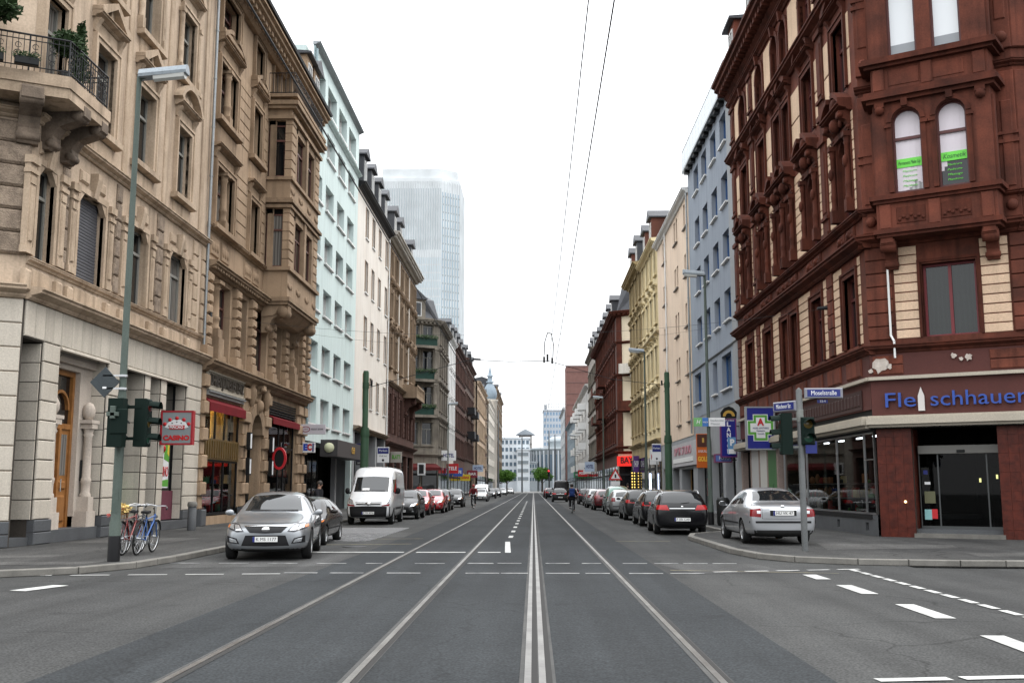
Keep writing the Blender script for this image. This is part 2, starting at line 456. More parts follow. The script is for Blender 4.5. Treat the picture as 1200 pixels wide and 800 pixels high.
def surround(o, w, h, m, t=.16, d=.09, y=-.2, base=True, arch=False):
    """moulded stone frame standing proud of the wall"""
    def f(b):
        for a, e in ((-t, 0), (w, w + t)):
            b.box(a, e, -d, .1, 0, h); 
        b.box(-t, w + t, -d, .1, h, h + t)
        b.box(-t - .03, -t + .05, -d - .04, .1, 0, h + t + .03); b.box(w + t - .05, w + t + .03, -d - .04, .1, 0, h + t + .03)
        b.box(-t + .05, w + t - .05, -d - .04, .1, h + t - .05, h + t + .03)
    return sub(o, 'surround', cached(('surround', round(w, 2), round(h, 2), t, d), m, f), 0, y, 0)
CORN = [(.1, 0), (-.06, 0), (-.10, .05), (-.10, .09), (-.2, .15), (-.24, .17), (-.24, .23), (-.28, .25), (-.28, .29), (.1, .33)]
def cornice_prof(d, h): return [(y / .28 * d if y < 0 else y, z / .33 * h) for y, z in CORN]
def cornice(F, name, x0, x1, z, d, h, m, y=0, t0=0, t1=0, dent=0):
    b = MB(); b.prof(cornice_prof(d, h), x0, x1, 0, t0, t1)
    if dent:
        n = max(2, int((x1 - x0) / dent))
        for k in range(n):
            xx = x0 + (k + .5) * (x1 - x0) / n
            b.box(xx - dent * .27, xx + dent * .27, -d * .72, .05, h * .2, h * .5)
    return F.part(name, b.mesh(name, m), 0, y, z)
def pediment(o, w, z, m, kind='tri', ov=.3, y=-.2, gap=.0, orn=None):
    """cornice over a window on two consoles, with triangular, round, broken or flat top"""
    def f(b):
        a, e = -ov, w + ov
        for c in (a + .1, e - .3): 
            b.prof([(.1, 0), (-.06, 0), (-.10, .12), (-.14, .22), (-.24, .38), (.1, .38)], c, c + .2)
        b.box(a + .34, e - .34, -.05, .1, .02, .36)
        b.prof(cornice_prof(.34, .2), a, e, 0, .0, .0, .38)
        zt = .58; c = (a + e) / 2; hw = (e - a) / 2
        if kind == 'tri':
            hh = hw * .52
            for s_ in (-1, 1):
                p = [(c + s_ * hw, zt), (c + s_ * hw, zt + .13), (c, zt + hh + .13), (c, zt + hh - .06), (c + s_ * (hw - .28), zt)]
                if s_ > 0: p = p[::-1]
                b.ext(p[::-1], -.32, .1)
            b.ext([(a + .2, zt), (e - .2, zt), (c, zt + hh - .05)], -.06, .1)
            b.ext([(c - .12, zt + hh * .2), (c + .12, zt + hh * .2), (c + .06, zt + hh * .75), (c - .06, zt + hh * .75)], -.16, 0)
        elif kind == 'seg':
            r = hw * 1.12; zc = zt - math.sqrt(max(0, r * r - hw * hw)); a0 = math.asin((zt - zc) / r); n = 10
            for k in range(n):
                p0 = a0 + (PI - 2 * a0) * k / n; p1 = a0 + (PI - 2 * a0) * (k + 1) / n
                q = [(c + r * math.cos(p0), zc + r * math.sin(p0)), (c + (r + .17) * math.cos(p0), zc + (r + .17) * math.sin(p0)), (c + (r + .17) * math.cos(p1), zc + (r + .17) * math.sin(p1)), (c + r * math.cos(p1), zc + r * math.sin(p1))]
                b.ext(q, -.32, .1)
                b.ext([(c, zt), (c + r * math.cos(p0), zc + r * math.sin(p0)), (c + r * math.cos(p1), zc + r * math.sin(p1))], -.06, .1)
            for k in (-1, 0, 1): b.ball((c + k * hw * .38, -.06, zt + hw * .22), hw * .2, 8, 5, 0, 1, .4)
        elif kind == 'ears':      # curved broken top with carved head
            for s_ in (-1, 1):
                for k in range(5):
                    x0, x1 = c + s_ * (hw - k * hw * .15), c + s_ * (hw - (k + 1) * hw * .15)
                    z0_, z1_ = zt + .02 + .5 * math.sin(k / 5 * PI / 2), zt + .02 + .5 * math.sin((k + 1) / 5 * PI / 2)
                    q = [(x0, z0_ - .02), (x1, z1_ - .02), (x1, z1_ + .16), (x0, z0_ + .16)]
                    b.ext(q if s_ < 0 else q[::-1], -.32, .1)
            b.ball((c, -.1, zt + .28), .2, 8, 5, 0, 1.35, .8)
            for s_ in (-1, 1): b.ball((c + s_ * .3, -.06, zt + .1), .2, 8, 4, 0, .7, .5)
            b.ext([(a + .2, zt), (e - .2, zt), (c + .2, zt + .5), (c - .2, zt + .5)], -.05, .1)
    return sub(o, 'pediment', cached(('pediment', round(w, 2), kind, ov), m, f), 0, y, z)
def blocks(F, m, x0, x1, z0, z1, ch, y=-.045, bw=None, gap=.025, name='stone', skip=None, depth=.1, bev=.02):
    """laid courses: every block an object on a shared mesh"""
    n = max(1, round((z1 - z0) / ch)); h = (z1 - z0) / n
    nb = 1 if not bw else max(1, round((x1 - x0) / bw)); w = (x1 - x0) / nb
    me = cached(('stone', round(w, 3), round(h, 3), gap, depth, bev), m, lambda b: b.bev(gap / 2, w - gap / 2, 0, depth, gap / 2, h - gap / 2, bev))
    for j in range(n):
        for i in range(nb):
            F.part(name, me, x0 + i * w, y + random.uniform(-.004, .004), z0 + j * h)
def scroll(b, x0, x1, z, d, h, mi=0):
    """console bracket, widest at the top, in side view an S"""
    p = [(.05, 0), (-d * .18, 0), (-d * .3, h * .12), (-d * .28, h * .3), (-d * .42, h * .5), (-d * .8, h * .62), (-d, h * .74), (-d, h * .95), (-d * .95, h), (.05, h)]
    b.prof(p, x0, x1, mi, dz=z)
    b.lathe([(.001, x0 - .03), (h * .13, x0 - .03), (h * .13, x1 + .03), (.001, x1 + .03)], 10, (0, -d * .82, z + h * .76), 'x', mi)
    b.lathe([(.001, x0 - .03), (h * .09, x0 - .03), (h * .09, x1 + .03), (.001, x1 + .03)], 10, (0, -d * .22, z + h * .14), 'x', mi)
def baluster(b, x, y, z, h, r=.07, mi=0):
    b.lathe([(r * .9, 0), (r * .9, h * .08), (r * .45, h * .16), (r, h * .4), (r * .45, h * .75), (r * .85, h * .9), (r * .85, h)], 8, (x, y, z), 'z', mi)
def column(b, x, y, z, h, r, mi=0):
    b.box(x - r * 1.35, x + r * 1.35, y - r * 1.35, y + r * 1.35, z, z + h * .16, mi)
    b.lathe([(r * 1.2, h * .16), (r * 1.2, h * .19), (r * .95, h * .21), (r, h * .3), (r * 1.15, h * .33), (r * 1.15, h * .36), (r * .95, h * .38), (r * .85, h * .84), (r * 1.15, h * .87), (r * .9, h * .89), (r * 1.25, h * .94)], 12, (x, y, z), 'z', mi)
    b.box(x - r * 1.4, x + r * 1.4, y - r * 1.4, y + r * 1.4, z + h * .94, z + h, mi)
def downpipe(F, x, z0, z1, y=-.12, r=.06, m=None):
    return F.part('downpipe', cached(('downpipe', round(z1 - z0, 1), r), m or ZINC, lambda b: [b.tube((0, 0, 0), (0, 0, z1 - z0), r, r, 8)] + [b.tube((0, 0, k), (0, 0, k + .06), r * 1.3, r * 1.3, 8) for k in [i * 2.0 + .8 for i in range(int((z1 - z0 - 1) / 2))]]), x, y, z0)
def dormer(F, x, z, w, h, m, roofm, depth=1.6, kind='gable', y=.3):
    o = F.part('dormer', cached(('dormer', w, h, depth), m, lambda b: b.box(0, w, 0, depth, 0, h)), x, y, z)
    wn_ = sub(o, 'window', frame_mesh(w * .6, h * .72, FRW, 'm'), w * .2, -.06, h * .12)
    sub(o, 'pane', cached(('dpane', w, h), PANES, lambda b: b.quad((0, 0, 0), (w * .6, 0, 0), (w * .6, 0, h * .72), (0, 0, h * .72))), w * .2, -.012, h * .12)
    def rf(b):
        if kind == 'gable': b.ext([(-.2, 0), (w + .2, 0), (w + .2, .1), (w / 2, w * .48), (-.2, .1)], -.25, depth)
        else: b.prof([(-.28, 0), (-.28, .12), (depth, .3), (depth, 0)], -.2, w + .2)
    sub(o, 'roof', cached(('droof', w, kind, depth), roofm, rf), 0, 0, h)
    return o
def mansard(F, x0, x1, z, h, m, back=1.6, depth=9.0, y=.15):
    b = MB()
    b.prof([(0, 0), (back, h), (depth * .5, h + 1.0), (depth, h), (depth, 0)], x0, x1)
    return F.part('roof', b.mesh('roof', m), 0, y, z)
def building(name, label, side, ya, yb, x=None, group=None):
    """root at the facade's foot; for the left side x runs away from the camera, for the right side towards it"""
    if side == 'L':
        x = -12.7 if x is None else x
        root = thing(name, label, 'building', (x, ya, 0), 0, group); return root, Frame(root, 0, 0, PI / 2)
    x = 10.3 if x is None else x
    root = thing(name, label, 'building', (x, yb, 0), 0, group); return root, Frame(root, 0, 0, -PI / 2)
# ================================================================ the ground
def asphalt_mat(name, col, col2, crack=.5):
    m = rough_mat(name, col, tuple(c * .86 for c in col2), .22, 9, 1.0, rough=.85, bump=.3, dist=.012)
    nt = m.node_tree; L = nt.links.new; N = nt.nodes.new; b = nt.nodes['Principled BSDF']
    src = b.inputs['Base Color'].links[0].from_socket
    g = N('ShaderNodeNewGeometry')
    gr = N('ShaderNodeTexNoise'); gr.inputs['Scale'].default_value = 38; gr.inputs['Detail'].default_value = 2; L(g.outputs['Position'], gr.inputs['Vector'])
    g1 = N('ShaderNodeMapRange'); g1.inputs[1].default_value = .3; g1.inputs[2].default_value = .72; g1.inputs[3].default_value = .45; g1.inputs[4].default_value = 1.65; L(gr.outputs[0], g1.inputs[0])
    mp = N('ShaderNodeMapping'); mp.inputs['Scale'].default_value = (1.3, .05, 1); L(g.outputs['Position'], mp.inputs[0])
    ty = N('ShaderNodeTexNoise'); ty.inputs['Scale'].default_value = 1.4; ty.inputs['Detail'].default_value = 4; L(mp.outputs[0], ty.inputs['Vector'])
    t1 = N('ShaderNodeMapRange'); t1.inputs[1].default_value = .35; t1.inputs[2].default_value = .65; t1.inputs[3].default_value = .80; t1.inputs[4].default_value = 1.14; L(ty.outputs[0], t1.inputs[0])
    wp = N('ShaderNodeTexNoise'); wp.inputs['Scale'].default_value = .9; wp.inputs['Detail'].default_value = 4; L(g.outputs['Position'], wp.inputs['Vector'])
    va = N('ShaderNodeVectorMath'); va.operation = 'MULTIPLY_ADD'; L(wp.outputs['Color'], va.inputs[0]); va.inputs[1].default_value = (1.2, 1.2, 0); L(g.outputs['Position'], va.inputs[2])
    vo = N('ShaderNodeTexVoronoi'); vo.feature = 'DISTANCE_TO_EDGE'; vo.inputs['Scale'].default_value = .21; L(va.outputs[0], vo.inputs['Vector'])
    c1 = N('ShaderNodeMapRange'); c1.inputs[1].default_value = .0; c1.inputs[2].default_value = .0048; c1.inputs[3].default_value = 1 - crack; c1.inputs[4].default_value = 1; L(vo.outputs['Distance'], c1.inputs[0])
    oi = N('ShaderNodeTexNoise'); oi.inputs['Scale'].default_value = 1.1; oi.inputs['Detail'].default_value = 2; L(g.outputs['Position'], oi.inputs['Vector'])
    o1 = N('ShaderNodeMapRange'); o1.inputs[1].default_value = .66; o1.inputs[2].default_value = .74; o1.inputs[3].default_value = 1; o1.inputs[4].default_value = .72; L(oi.outputs[0], o1.inputs[0])
    cur = g1.outputs[0]
    for s_ in (t1, c1, o1):
        mu = N('ShaderNodeMath'); mu.operation = 'MULTIPLY'; L(cur, mu.inputs[0]); L(s_.outputs[0], mu.inputs[1]); cur = mu.outputs[0]
    b.inputs['Specular IOR Level'].default_value = .22
    hv = N('ShaderNodeHueSaturation'); L(src, hv.inputs['Color']); L(cur, hv.inputs['Value']); L(hv.outputs[0], b.inputs['Base Color'])
    return m
ASPH = asphalt_mat('street_asphalt', (.056, .0565, .055), (.039, .040, .040))
ASPH2 = asphalt_mat('trackbed_asphalt', (.029, .0325, .035), (.021, .024, .0265), .35)
ASPH3 = asphalt_mat('patched_asphalt', (.078, .078, .076), (.056, .056, .056), .3)
PAVE = asphalt_mat('pavement_asphalt', (.066, .065, .062), (.032, .032, .032), .7)
KERB = rough_mat('granite_kerb', (.21, .20, .18), (.11, .105, .095), 2.5, 40, .6, rough=.75, rnd=.14)
PAINT = rough_mat('road_paint', (.54, .54, .52), (.22, .22, .22), 3, 30, .55, rough=.6, bump=.05, rnd=.06)
WORN = rough_mat('worn_road_paint', (.40, .40, .39), (.13, .135, .14), 3.5, 22, 1.0, rough=.7, bump=.05, rnd=.1)
OLDP = rough_mat('yellow_worn_paint', (.34, .29, .17), (.15, .145, .13), 4, 22, 1.0, rough=.8, bump=.05)
RAILS = rough_mat('worn_rail_steel', (.25, .24, .225), (.11, .10, .09), 1.5, 30, .8, rough=.4, metal=.8, bump=.02)
GROOVE = mat('rail_groove', (.018, .017, .016), .9)
SEAL = rough_mat('pale_rail_joint', (.085, .084, .081), (.045, .046, .046), .7, 20, .8, rough=.85, bump=.2)
COBBLE = rough_mat('cobble_granite', (.17, .17, .17), (.10, .10, .105), 3, 30, .7, rough=.7, rnd=.25)
DIRT = rough_mat('dark_joint_sand', (.06, .058, .055), None, 3, 30, .5)

gm = MB(); gm.quad((-700, -150, -.03), (700, -150, -.03), (700, 1150, -.03), (-700, 1150, -.03))
struct('ground', gm.mesh('ground', ASPH))
road_mb = MB()
road_mb.quad((-90, -14, 0), (90, -14, 0), (90, 20, 0), (-90, 20, 0))
road_mb.quad((-9.5, 20, 0), (7.5, 20, 0), (7.5, 420, 0), (-9.5, 420, 0))
road_mb.quad((-60, 110, 0), (-9.5, 110, 0), (-9.5, 134, 0), (-60, 134, 0))
road_mb.quad((7.5, 108.6, 0), (50, 108.6, 0), (50, 122, 0), (7.5, 122, 0))
road_mb.quad((-9.5, -60, 0), (7.5, -60, 0), (7.5, -14, 0), (-9.5, -14, 0))
road = struct('road', road_mb.mesh('road', ASPH))
def sheet(name, poly, z, m, parent=None):
    b = MB(); b.add([(x, y, z) for x, y in poly], [tuple(range(len(poly)))])
    o = link(name, b.mesh(name, m), parent or road); return o
sheet('track_bed', [(-4.1, -60), (2.45, -60), (2.45, 400), (-4.1, 400)], .004, ASPH2)
# repairs in the asphalt
sheet('asphalt_patch', [(-7.4, 20.2), (-4.15, 20.9), (-4.15, 24.4), (-5.0, 24.6), (-7.2, 23.2)], .004, ASPH3)
sheet('asphalt_patch', [(2.5, 21.6), (4.5, 21.6), (4.9, 19.5), (3.0, 19.2)], .004, ASPH3)
sheet('asphalt_patch', [(-4.1, 33), (-7.5, 33.4), (-7.4, 37), (-4.2, 36.5)], .004, ASPH3)
sheet('asphalt_patch', [(-12, 9.2), (-6.2, 10.2), (-6.4, 12.5), (-12, 12.2)], .004, ASPH2)
sheet('crossing_paving', [(-9.4, 300), (7.4, 300), (7.4, 412), (-9.4, 412)], .0175, rough_mat('pale_paving', (.30, .30, .29), None, .3, 5, .3))
# painted dashes
def dash(x0, y0, x1, y1, w, m=None, z=.009):
    d = Vector((x1 - x0, y1 - y0)).normalized(); n = Vector((-d.y, d.x)) * w / 2
    return sheet('road_marking', [(x0 - n.x, y0 - n.y), (x1 - n.x, y1 - n.y), (x1 + n.x, y1 + n.y), (x0 + n.x, y0 + n.y)], z, m or PAINT)
RX = [-3.0, -1.50, .03, 1.53]
def off_rail(x0, x1): return all(x1 < r - .12 or x0 > r + .12 for r in RX)
def cross_line(y, xs, L, w, m):
    for x in xs:
        a, b_ = x, x + L
        for r in RX:                                   # the paint stops at the rails
            if a < r + .13 and b_ > r - .13:
                if r - .13 - a > b_ - r - .13: b_ = r - .13
                else: a = r + .13
        if b_ - a > .15: dash(a, y, b_, y, w, m)
cross_line(21.6, [-9.6 + i * 1.02 for i in range(9)], .62, .12, WORN)
cross_line(21.7, [-1.35, -.75, .25, 1.0, 1.85, 2.5, 3.1, 3.7], .5, .13, WORN)
for i in range(8): dash(-12.3 + i * 1.0, 18.15 + i * .11, -11.62 + i * 1.0, 18.22 + i * .11, .11)
cross_line(19.2, [-4.6, -3.75, -2.7, -1.25, -.6, .22, .95, 1.75, 2.5], .62, .13, WORN)
for k in range(5): dash(3.35 + k * .62, 19.55 + k * .16, 3.80 + k * .62, 19.66 + k * .16, .12)
# stop line, its return and the lane line
for a, b_ in ((-5.6, -3.15), (-2.85, -1.65), (-1.35, -.80)): dash(a, 25.3, b_, 25.3, .28)
dash(-.62, 25.2, -.75, 30.2, .14)
for k in range(22): dash(-.72, 32.6 + k * 4.0, -.72, 34.0 + k * 4.0, .14)
dash(-7.85, 15.8, -7.6, 16.7, .3)
for p in (((4.97, 19.0), (4.97, 18.05)), ((5.0, 17.0), (4.97, 15.6)), ((4.99, 14.25), (4.95, 12.75)), ((4.86, 11.3), (4.78, 9.6))): dash(*p[0], *p[1], .25)
for k in range(13):
    t = k / 13; a = Vector((6.09, 20.2)).lerp(Vector((5.97, 11.6)), t); b_ = Vector((6.09, 20.2)).lerp(Vector((5.97, 11.6)), t + .058)
    dash(a.x, a.y, b_.x, b_.y, .12)
dash(2.8, 8.72, 3.42, 8.80, .14); dash(3.53, 8.82, 4.1, 8.90, .14)
dash(2.6, 19.95, 5.6, 19.3, .06, OLDP); dash(2.4, 30.5, 4.0, 30.6, .08, OLDP)
for y in (28.5, 31.5): dash(-6.0, y, -3.4, y + .5, .10, OLDP, .0085)
# tram rails, each its own length of steel between pale joints
for i, (x, nm) in enumerate(zip(RX, ('leftmost of the four tram rails', 'second tram rail from the left', 'tram rail running straight under the viewer', 'rightmost of the four tram rails'))):
    b = MB(); ww = .15 if i == 2 else .085
    b.quad((x - ww, -60, .0085), (x + ww, -60, .0085), (x + ww, 400, .0085), (x - ww, 400, .0085), 0)
    heads = (-.075, .045) if i == 2 else (0,)
    r = thing('tram_rail', 'worn steel grooved rail, ' + nm, 'tram rail', (x, -60, 0), group='tram rails in the road')
    sub(r, 'joint_strip', b.mesh('joint_strip', SEAL), -x, 60, 0)
    g = MB(); h = MB()
    for hx in heads:
        h.box(x + hx - .034, x + hx + .024, -60, 400, .006, .0155)
        g.quad((x + hx + .026, -60, .0105), (x + hx + .076, -60, .0105), (x + hx + .076, 400, .0105), (x + hx + .026, 400, .0105))
    sub(r, 'rail_head', h.mesh('rail_head', RAILS), -x, 60, 0)
    sub(r, 'groove', g.mesh('groove', GROOVE), -x, 60, 0)
# pavements with kerb stones
def pavement(line, outer, label):
    """line: kerb edge polyline; outer: closing points on the house side"""
    poly = line + outer
    area = sum(poly[i][0] * poly[(i + 1) % len(poly)][1] - poly[(i + 1) % len(poly)][0] * poly[i][1] for i in range(len(poly)))
    if area < 0: poly = poly[::-1]
    b = MB(); b.vert(poly, -.02, .12)
    p = struct('pavement', b.mesh('pavement', PAVE))
    n = 0
    side = 1 if area > 0 else -1
    for (xa, ya), (xb, yb) in zip(line, line[1:]):
        d = Vector((xb - xa, yb - ya)); L = d.length; k = max(1, round(L / (1.0 if min(ya, yb) < 60 else 4.0)))
        ang = math.atan2(d.y, d.x); ll = L / k
        me = cached(('kerb_stone', round(ll, 3)), KERB, lambda b: b.bev(.008, ll - .008, -.03, .15, .0, .127, .014))
        if n + k > 230: 
            bb = MB(); bb.box(0, L, -.03, .15, 0, .135)
            o = link('kerb', bb.mesh('kerb', KERB), p, T((xa, ya, 0)) @ Matrix.Rotation(ang, 4, 'Z') @ Matrix.Diagonal((1, side, 1, 1))); continue
        for i in range(k):
            t = i / k; n += 1
            link('kerb_stone', me, p, T((xa + d.x * t, ya + d.y * t, 0)) @ Matrix.Rotation(ang, 4, 'Z') @ Matrix.Diagonal((1, side, 1, 1)))
    return p
pl = pavement([(-45, 17.2), (-12, 17.7), (-9.4, 18.1), (-8.3, 18.9), (-7.75, 20.2), (-7.6, 22), (-7.6, 30), (-8.5, 31.5), (-8.5, 109.5), (-10, 110.5), (-30, 110.6)],
              [(-30, 104), (-13.5, 104), (-13.5, 25.5), (-45, 24)], 'left')
pavement([(-30, 134), (-10, 134.2), (-8.5, 136), (-8.5, 380)], [(-13.5, 380), (-13.5, 140), (-30, 140)], 'left far')
pavement([(45, 20.4), (12, 20.8), (8.5, 21.0), (6.6, 21.4), (5.5, 22.1), (4.95, 23.2), (4.72, 25), (4.68, 31.5), (5.0, 33.2), (6.5, 35.2), (6.5, 107), (8, 108.4), (30, 108.5)],
         [(30, 104), (10.9, 104), (10.9, 34), (15, 31), (45, 31)], 'right')
pavement([(30, 122.4), (8, 122.6), (6.5, 124.5), (6.5, 380)], [(10.9, 380), (10.9, 128), (30, 128)], 'right far')
# worn patches on the corners
def pslab(poly, m):
    b = MB(); b.add([(x, y, .124) for x, y in poly], [tuple(range(len(poly)))])
    return link('pavement_patch', b.mesh('pavement_patch', m), pl)
PAV2 = asphalt_mat('pale_pavement_patch', (.105, .102, .097), (.058, .057, .055), .5)
pslab([(-12.4, 21.0), (-10.2, 21.6), (-10.0, 22.2), (-12.3, 22.0)], PAV2)
pslab([(-12.3, 27.0), (-9.6, 27.2), (-9.6, 29.9), (-12.3, 30.2)], PAV2)
pslab([(-10.9, 19.3), (-8.6, 19.6), (-8.4, 20.4), (-10.6, 20.1)], PAV2)
pslab([(6.9, 24.6), (10.2, 25.2), (10.6, 26.6), (7.4, 27.4)], PAV2)
pslab([(9.4, 22.2), (14.4, 22.6), (14.0, 24.0), (9.6, 23.4)], PAV2)
# cobbled parking strip behind the grey car: every sett that can be picked out, the rest as one field
cb = MB(); cb.quad((-7.58, 30.4, .003), (-4.9, 30.4, .003), (-4.9, 40.5, .003), (-7.58, 40.5, .003)); 
link('sett_bed', cb.mesh('sett_bed', DIRT), road)
sett = cached('paving_sett', COBBLE, lambda b: b.add([(-.1, -.1, 0), (.1, -.1, 0), (.1, .1, 0), (-.1, .1, 0), (-.085, -.085, .02), (.085, -.085, .02), (.085, .085, .02), (-.085, .085, .02)], [(4, 5, 6, 7), (0, 1, 5, 4), (1, 2, 6, 5), (2, 3, 7, 6), (3, 0, 4, 7)]))
rest = MB(); n = 0
for j in range(46):
    for i in range(12):
        x = -7.45 + i * .222 + (j % 2) * .08; y = 30.55 + j * .217
        if n < 280:
            link('paving_sett', sett, road, T((x, y, .0)) @ Matrix.Diagonal((random.uniform(.94, 1.06), 1, random.uniform(.7, 1.2), 1))); n += 1
        else:
            rest.add([(x - .1, y - .1, 0), (x + .1, y - .1, 0), (x + .1, y + .1, 0), (x - .1, y + .1, 0), (x - .085, y - .085, .02), (x + .085, y - .085, .02), (x + .085, y + .085, .02), (x - .085, y + .085, .02)], [(4, 5, 6, 7), (0, 1, 5, 4), (1, 2, 6, 5), (2, 3, 7, 6), (3, 0, 4, 7)])
o = link('paving_setts', rest.mesh('paving_setts', COBBLE), road); o['kind'] = 'stuff'
for x, y in ((-4.75, 27.6),):
    o = link('manhole_cover', cached('manhole_cover', IRON, lambda b: b.lathe([(.001, .014), (.25, .014), (.26, .012), (.30, .014), (.33, .008), (.33, 0)], 20)), road, T((x, y, .0)))
# ================================================================ left side of the street
# ---- corner house with the balcony
rA, FA = building('corner_house', 'tan sandstone corner house over a pale grey stone ground floor with the casino entrance', 'L', 24.85, 38.7)
yA = 24.85
def hA(a, b, z0, z1): return (a - yA, b - yA, z0, z1)
gopen = [hA(24.97, 26.02, .12, 5.27), hA(26.95, 30.1, .12, 5.28), hA(31.45, 33.1, .4, 5.25), hA(33.6, 34.55, .4, 5.25), hA(35.1, 37.1, .4, 5.25)]
wall_mesh(FA, 'ground_floor_wall', JOINT, 0, 13.85, 0, 6.25, gopen, .75)
W1 = [(25.15, 26.1), (27.5, 29.25), (31.05, 32.65), (34.7, 36.4)]
W2 = [(25.0, 26.1), (28.05, 29.4), (31.3, 32.65), (34.95, 36.3)]
up = [hA(a, b, 7.35, 9.78) for a, b in W1] + [hA(a, b, 11.85 if i else 11.7, 14.4) for i, (a, b) in enumerate(W2)] + [hA(a, b, 16.2, 18.75) for a, b in W2]
wall_mesh(FA, 'wall', A_TAN, 0, 13.85, 6.25, 22.4, up, .3)
core(FA, 0, 13.85, 5.4, 22.4, 10, A_TAN, .35)
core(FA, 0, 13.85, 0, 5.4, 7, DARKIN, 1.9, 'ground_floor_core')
# rusticated piers, block by block
for a, b_ in ((26.02, 26.95), (30.1, 31.45), (37.1, 38.7)):
    blocks(FA, A_GREY, a - yA, b_ - yA, .75, 5.3, .535, -.05, depth=.12)
    blocks(FA, PLINTH, a - yA - .01, b_ - yA + .01, .12, .75, .31, -.09, depth=.2, gap=.012)
for a, b_ in ((33.1, 33.6), (34.55, 35.1)):
    blocks(FA, A_GREY, a - yA, b_ - yA, .42, 5.25, .535, -.02, depth=.1)
# stones lining the reveals, seen end-on from the street
for xe, z0 in ((26.02, .75), (33.1, .45), (34.55, .45), (37.1, .45), (30.1, .75)):
    n = 9; h = (5.25 - z0) / n
    me = cached(('reveal_stone', round(h, 3)), A_GREY, lambda b: b.box(-.04, .02, 0, .68, .012, h - .012))
    for j in range(n): FA.part('stone', me, xe - yA, .03, z0 + j * h)
# flat arches: slim upright stones above the openings
for a, b_ in ((24.97, 26.02), (26.02, 26.95), (26.95, 30.1), (30.1, 31.45), (31.45, 37.1), (37.1, 38.7)):
    blocks(FA, A_GREY, a - yA, b_ - yA, 5.3, 6.22, .92, -.05, bw=.6, depth=.12)
    if b_ - a > 2: FA.part('lintel_moulding', cached(('lintel', round(b_ - a, 2)), A_GREY, lambda b: b.prof([(.1, 0), (-.08, 0), (-.08, .05), (-.03, .09), (.1, .09)], 0, b_ - a)), a - yA, -.02, 5.21)
cornice(FA, 'cornice', 0, 13.85, 6.22, .42, .36, A_TRIM, t0=-.58, dent=0)
cornice(FA, 'string_course', 0, 13.85, 10.82, .26, .26, A_TRIM)
cornice(FA, 'sill_course', 0, 13.85, 7.12, .14, .2, A_TRIM)
# portal with oak door
PORT = rough_mat('pale_portal_stone', (.56, .49, .42), (.42, .35, .29), .9, 24, .5, streak=.2)
FA.part('portal', MB().box(0, 3.15, 0, .1, 5.0, 5.28).mesh('portal', PORT), 26.95 - yA, .3, 0)
def portal(b):
    b.box(0, .75, 0, .3, .75, 5.05); b.box(2.35, 3.15, 0, .3, .75, 5.05); b.box(.75, 2.35, .0, .3, 4.85, 5.05)
    b.prof([(.1, 0), (-.12, 0), (-.16, .08), (.1, .12)], .7, 2.45, dz=5.06)
    for xx in (.42, 2.72): column(b, xx, -.16, .9, 2.5, .13); b.ball((xx, -.14, 3.75), .2, 8, 5, 0, 1.4); b.box(xx - .26, xx + .26, -.36, 0, 3.4, 3.5)
    for xx in (.42, 2.72): b.box(xx - .3, xx + .3, -.36, .05, .35, .9)
FA.part('portal_frame', cached('portal_frame', PORT, portal), 26.95 - yA, .42, 0)
def oak(b):
    b.box(0, .13, -.05, .1, 0, 4.4); b.box(1.47, 1.6, -.05, .1, 0, 4.4); b.box(.13, 1.47, -.05, .1, 4.25, 4.4); b.box(.13, 1.47, -.04, .08, 2.75, 2.9)
    b.box(.74, .86, -.08, .08, 0, 2.75); b.box(.13, 1.47, 0, .06, 0, 2.75)
    for x in (.2, .92): b.bev(x, x + .48, -.05, .02, .15, .9, .05); b.bev(x, x + .48, -.05, .02, 1.05, 1.3, .05)
    b.arch(0, 0, 3.3, .46, .54, -.05, .05, cx=.8, n=10)
dr = FA.part('door', cached('oak_door', WOOD, oak), 27.7 - yA, .62, .45, 'varnished oak double door with arched fanlight')
sub(dr, 'fanlight', cached('fanlight', PANE, lambda b: b.quad((.13, 0, 2.9), (1.47, 0, 2.9), (1.47, 0, 4.25), (.13, 0, 4.25))), 0, .05, 0)
sub(dr, 'door_pane', cached('door_pane', PANE, lambda b: [b.quad((x, 0, 1.45), (x + .42, 0, 1.45), (x + .42, 0, 2.6), (x, 0, 2.6)) for x in (.22, .95)]), 0, -.008, 0)
sub(dr, 'door_handle', cached('door_handle', STEEL, lambda b: b.tube((.9, -.12, 1.0), (.9, -.12, 1.35), .02)), 0, 0, 0)
FA.part('step', MB().box(0, 3.1, 0, .8, 0, .33).mesh('step', PLINTH), 26.98 - yA, .03, .12)
FA.part('intercom', MB().bev(0, .36, -.04, 0, 0, .6, .02).mesh('intercom', BLACKP), 29.55 - yA, .4, 1.75)
# corner doorway
FA.part('door', cached('dark_door', BLACKP, lambda b: [b.box(0, 1.05, 0, .06, 0, 4.9), b.bev(.1, .95, -.04, 0, .3, 1.2, .04), b.bev(.1, .95, -.04, 0, 1.4, 3.6, .04)]), 24.97 - yA, .74, .34, 'narrow black door at the corner')
FA.part('step', MB().box(0, 1.05, 0, .7, 0, .2).mesh('step', PLINTH), 24.97 - yA, .05, .12)
